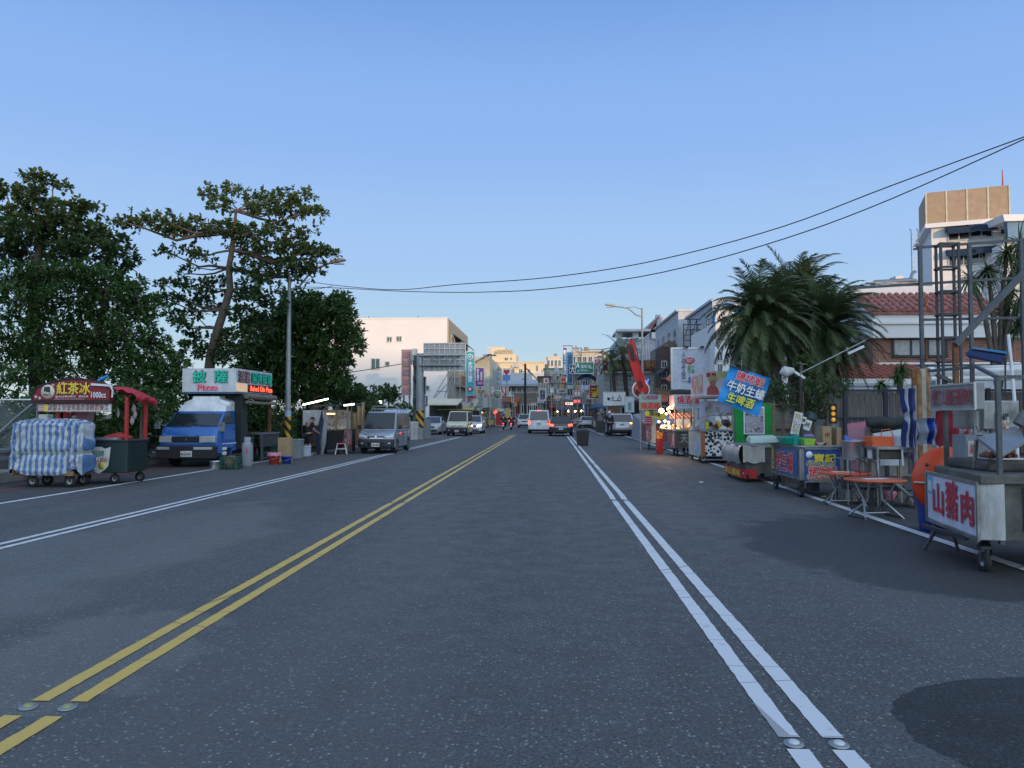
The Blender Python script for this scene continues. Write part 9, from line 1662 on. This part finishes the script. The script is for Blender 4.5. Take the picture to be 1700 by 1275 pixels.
def stand(bend=0,armf=.1,headf=0,sit=False):
    f=bend; J={'pel':(0,0,.93,.13,.85),'chest':(0,.25*f,1.3-.06*f,.15,.75),'neck':(0,.4*f,1.47-.1*f,.055),'head0':(0,.43*f+.02,1.52-.12*f,.055),'head1':(0,.5*f+.05+headf,1.7-.18*f-headf*.6,.06)}
    for s,x in (('L',-1),('R',1)):
        J['hip'+s]=(x*.1,0,.86,.09); J['knee'+s]=(x*.12,.02,.48,.06); J['ank'+s]=(x*.13,-.01,.09,.042); J['toe'+s]=(x*.15,.14,.04,.036)
        J['sh'+s]=(x*.19,.36*f,1.41-.08*f,.058); J['el'+s]=(x*.25,.3*f+.02,1.12-.02*f,.043); J['wr'+s]=(x*.24,.3*f+armf,.88+armf*.6,.03); J['palm'+s]=(x*.235,.3*f+armf*1.35,.81+armf*.75,.033)
    return J
p=G(509,757)
person('man in black T-shirt and black shorts bending over at the papered stall',(p.x,p.y+.1,0),rad(-35),stand(.35,.22,.06),cloth_k,cloth_k,hairm,shorts=True,shoe=M_('tan sandals',(.3,.2,.12),.7),scale=.9)
p=G(1012,724.5)
person('person in dark jacket and white helmet standing behind the silver crossover',(p.x,p.y-.2,0),rad(10),stand(.05,.06,.02),navy,cloth_k,hairm,helmet=white,long=True,scale=1.06)
# someone crouched behind the boar stall
J=stand(.9,.3,.05); d=10.4; p=W(1585,745,d)
for k in list(J): 
    q=list(J[k]); q[2]-=.35 if k[:3] in('pel','che','nec','hea','hip') or k[:2] in ('sh','el','wr','pa') else 0; J[k]=tuple(q)
for s,x in (('L',-1),('R',1)): J['knee'+s]=(x*.16,.32,.52,.06)
person('person with dark hair in a green jacket leaning behind the boar stall',(p.x,d,0),rad(-70),J,M_('dark green jacket',(.02,.045,.035),.8),navy,hairm,long=True,scale=1)
def rider(label,px,d,sh,hel,lift=0):
    J=stand(.15,.36,.02)
    for k in list(J):
        q=list(J[k]); 
        if k[:3] in('pel','che','nec','hea','hip') or k[:2] in ('sh','el','wr','pa'): q[2]-=.1; q[1]-=.28
        J[k]=tuple(q)
    for s,x in (('L',-1),('R',1)): J['knee'+s]=(x*.18,.15,.68,.065); J['ank'+s]=(x*.15,.18,.36,.045); J['toe'+s]=(x*.15,.34,.33,.036); J['wr'+s]=(x*.28,.36,1.05,.03); J['palm'+s]=(x*.3,.43,1.04,.033); J['el'+s]=(x*.3,.08,1.08,.043)
    person(label,(gx(px,d),d,0),0,J,sh,cloth_k,hairm,helmet=hel,long=True)
rider('rider in dark red jacket on the scooter left of the centre line',849,80,M_('dark red jacket',(.08,.015,.02),.7),M_('dark helmet',(.03,.03,.035),.3)); rider('rider in black on the scooter next to the red banner',836,81,cloth_k,M_('black helmet',(.015,.015,.018),.3))
for i,(px,d,rz,sh,lab) in enumerate(((1139,31.5,200,M_('pale vendor shirt',(.55,.5,.5),.8),'vendor in a white cap behind the lit snail stall, left of the two'),(1147,31.6,170,M_('cream vendor shirt',(.55,.45,.35),.8),'vendor in a white cap behind the lit snail stall, right of the two'))):
    person(lab,(gx(px,d),d,0),rad(rz),stand(.1,.2),sh,cloth_k,hairm,helmet=white,scale=.92)
for i,(px,d,rz,sh,lab) in enumerate(((907,108,10,cloth_k,'pedestrian in black standing outside the shops above the white van'),(998,80,190,M_('beige shirt',(.4,.33,.25),.8),'pedestrian in beige walking by the far right stalls'),(945,104,30,M_('red shirt',(.3,.04,.04),.8),'pedestrian in red by the lit far stalls'),(817,100,90,M_('grey shirt',(.2,.2,.22),.8),'pedestrian in grey browsing the left market'))):
    person(lab,(gx(px,d),d-.8,0),rad(rz),stand(.05,.08),sh,navy,hairm)
flush_text()
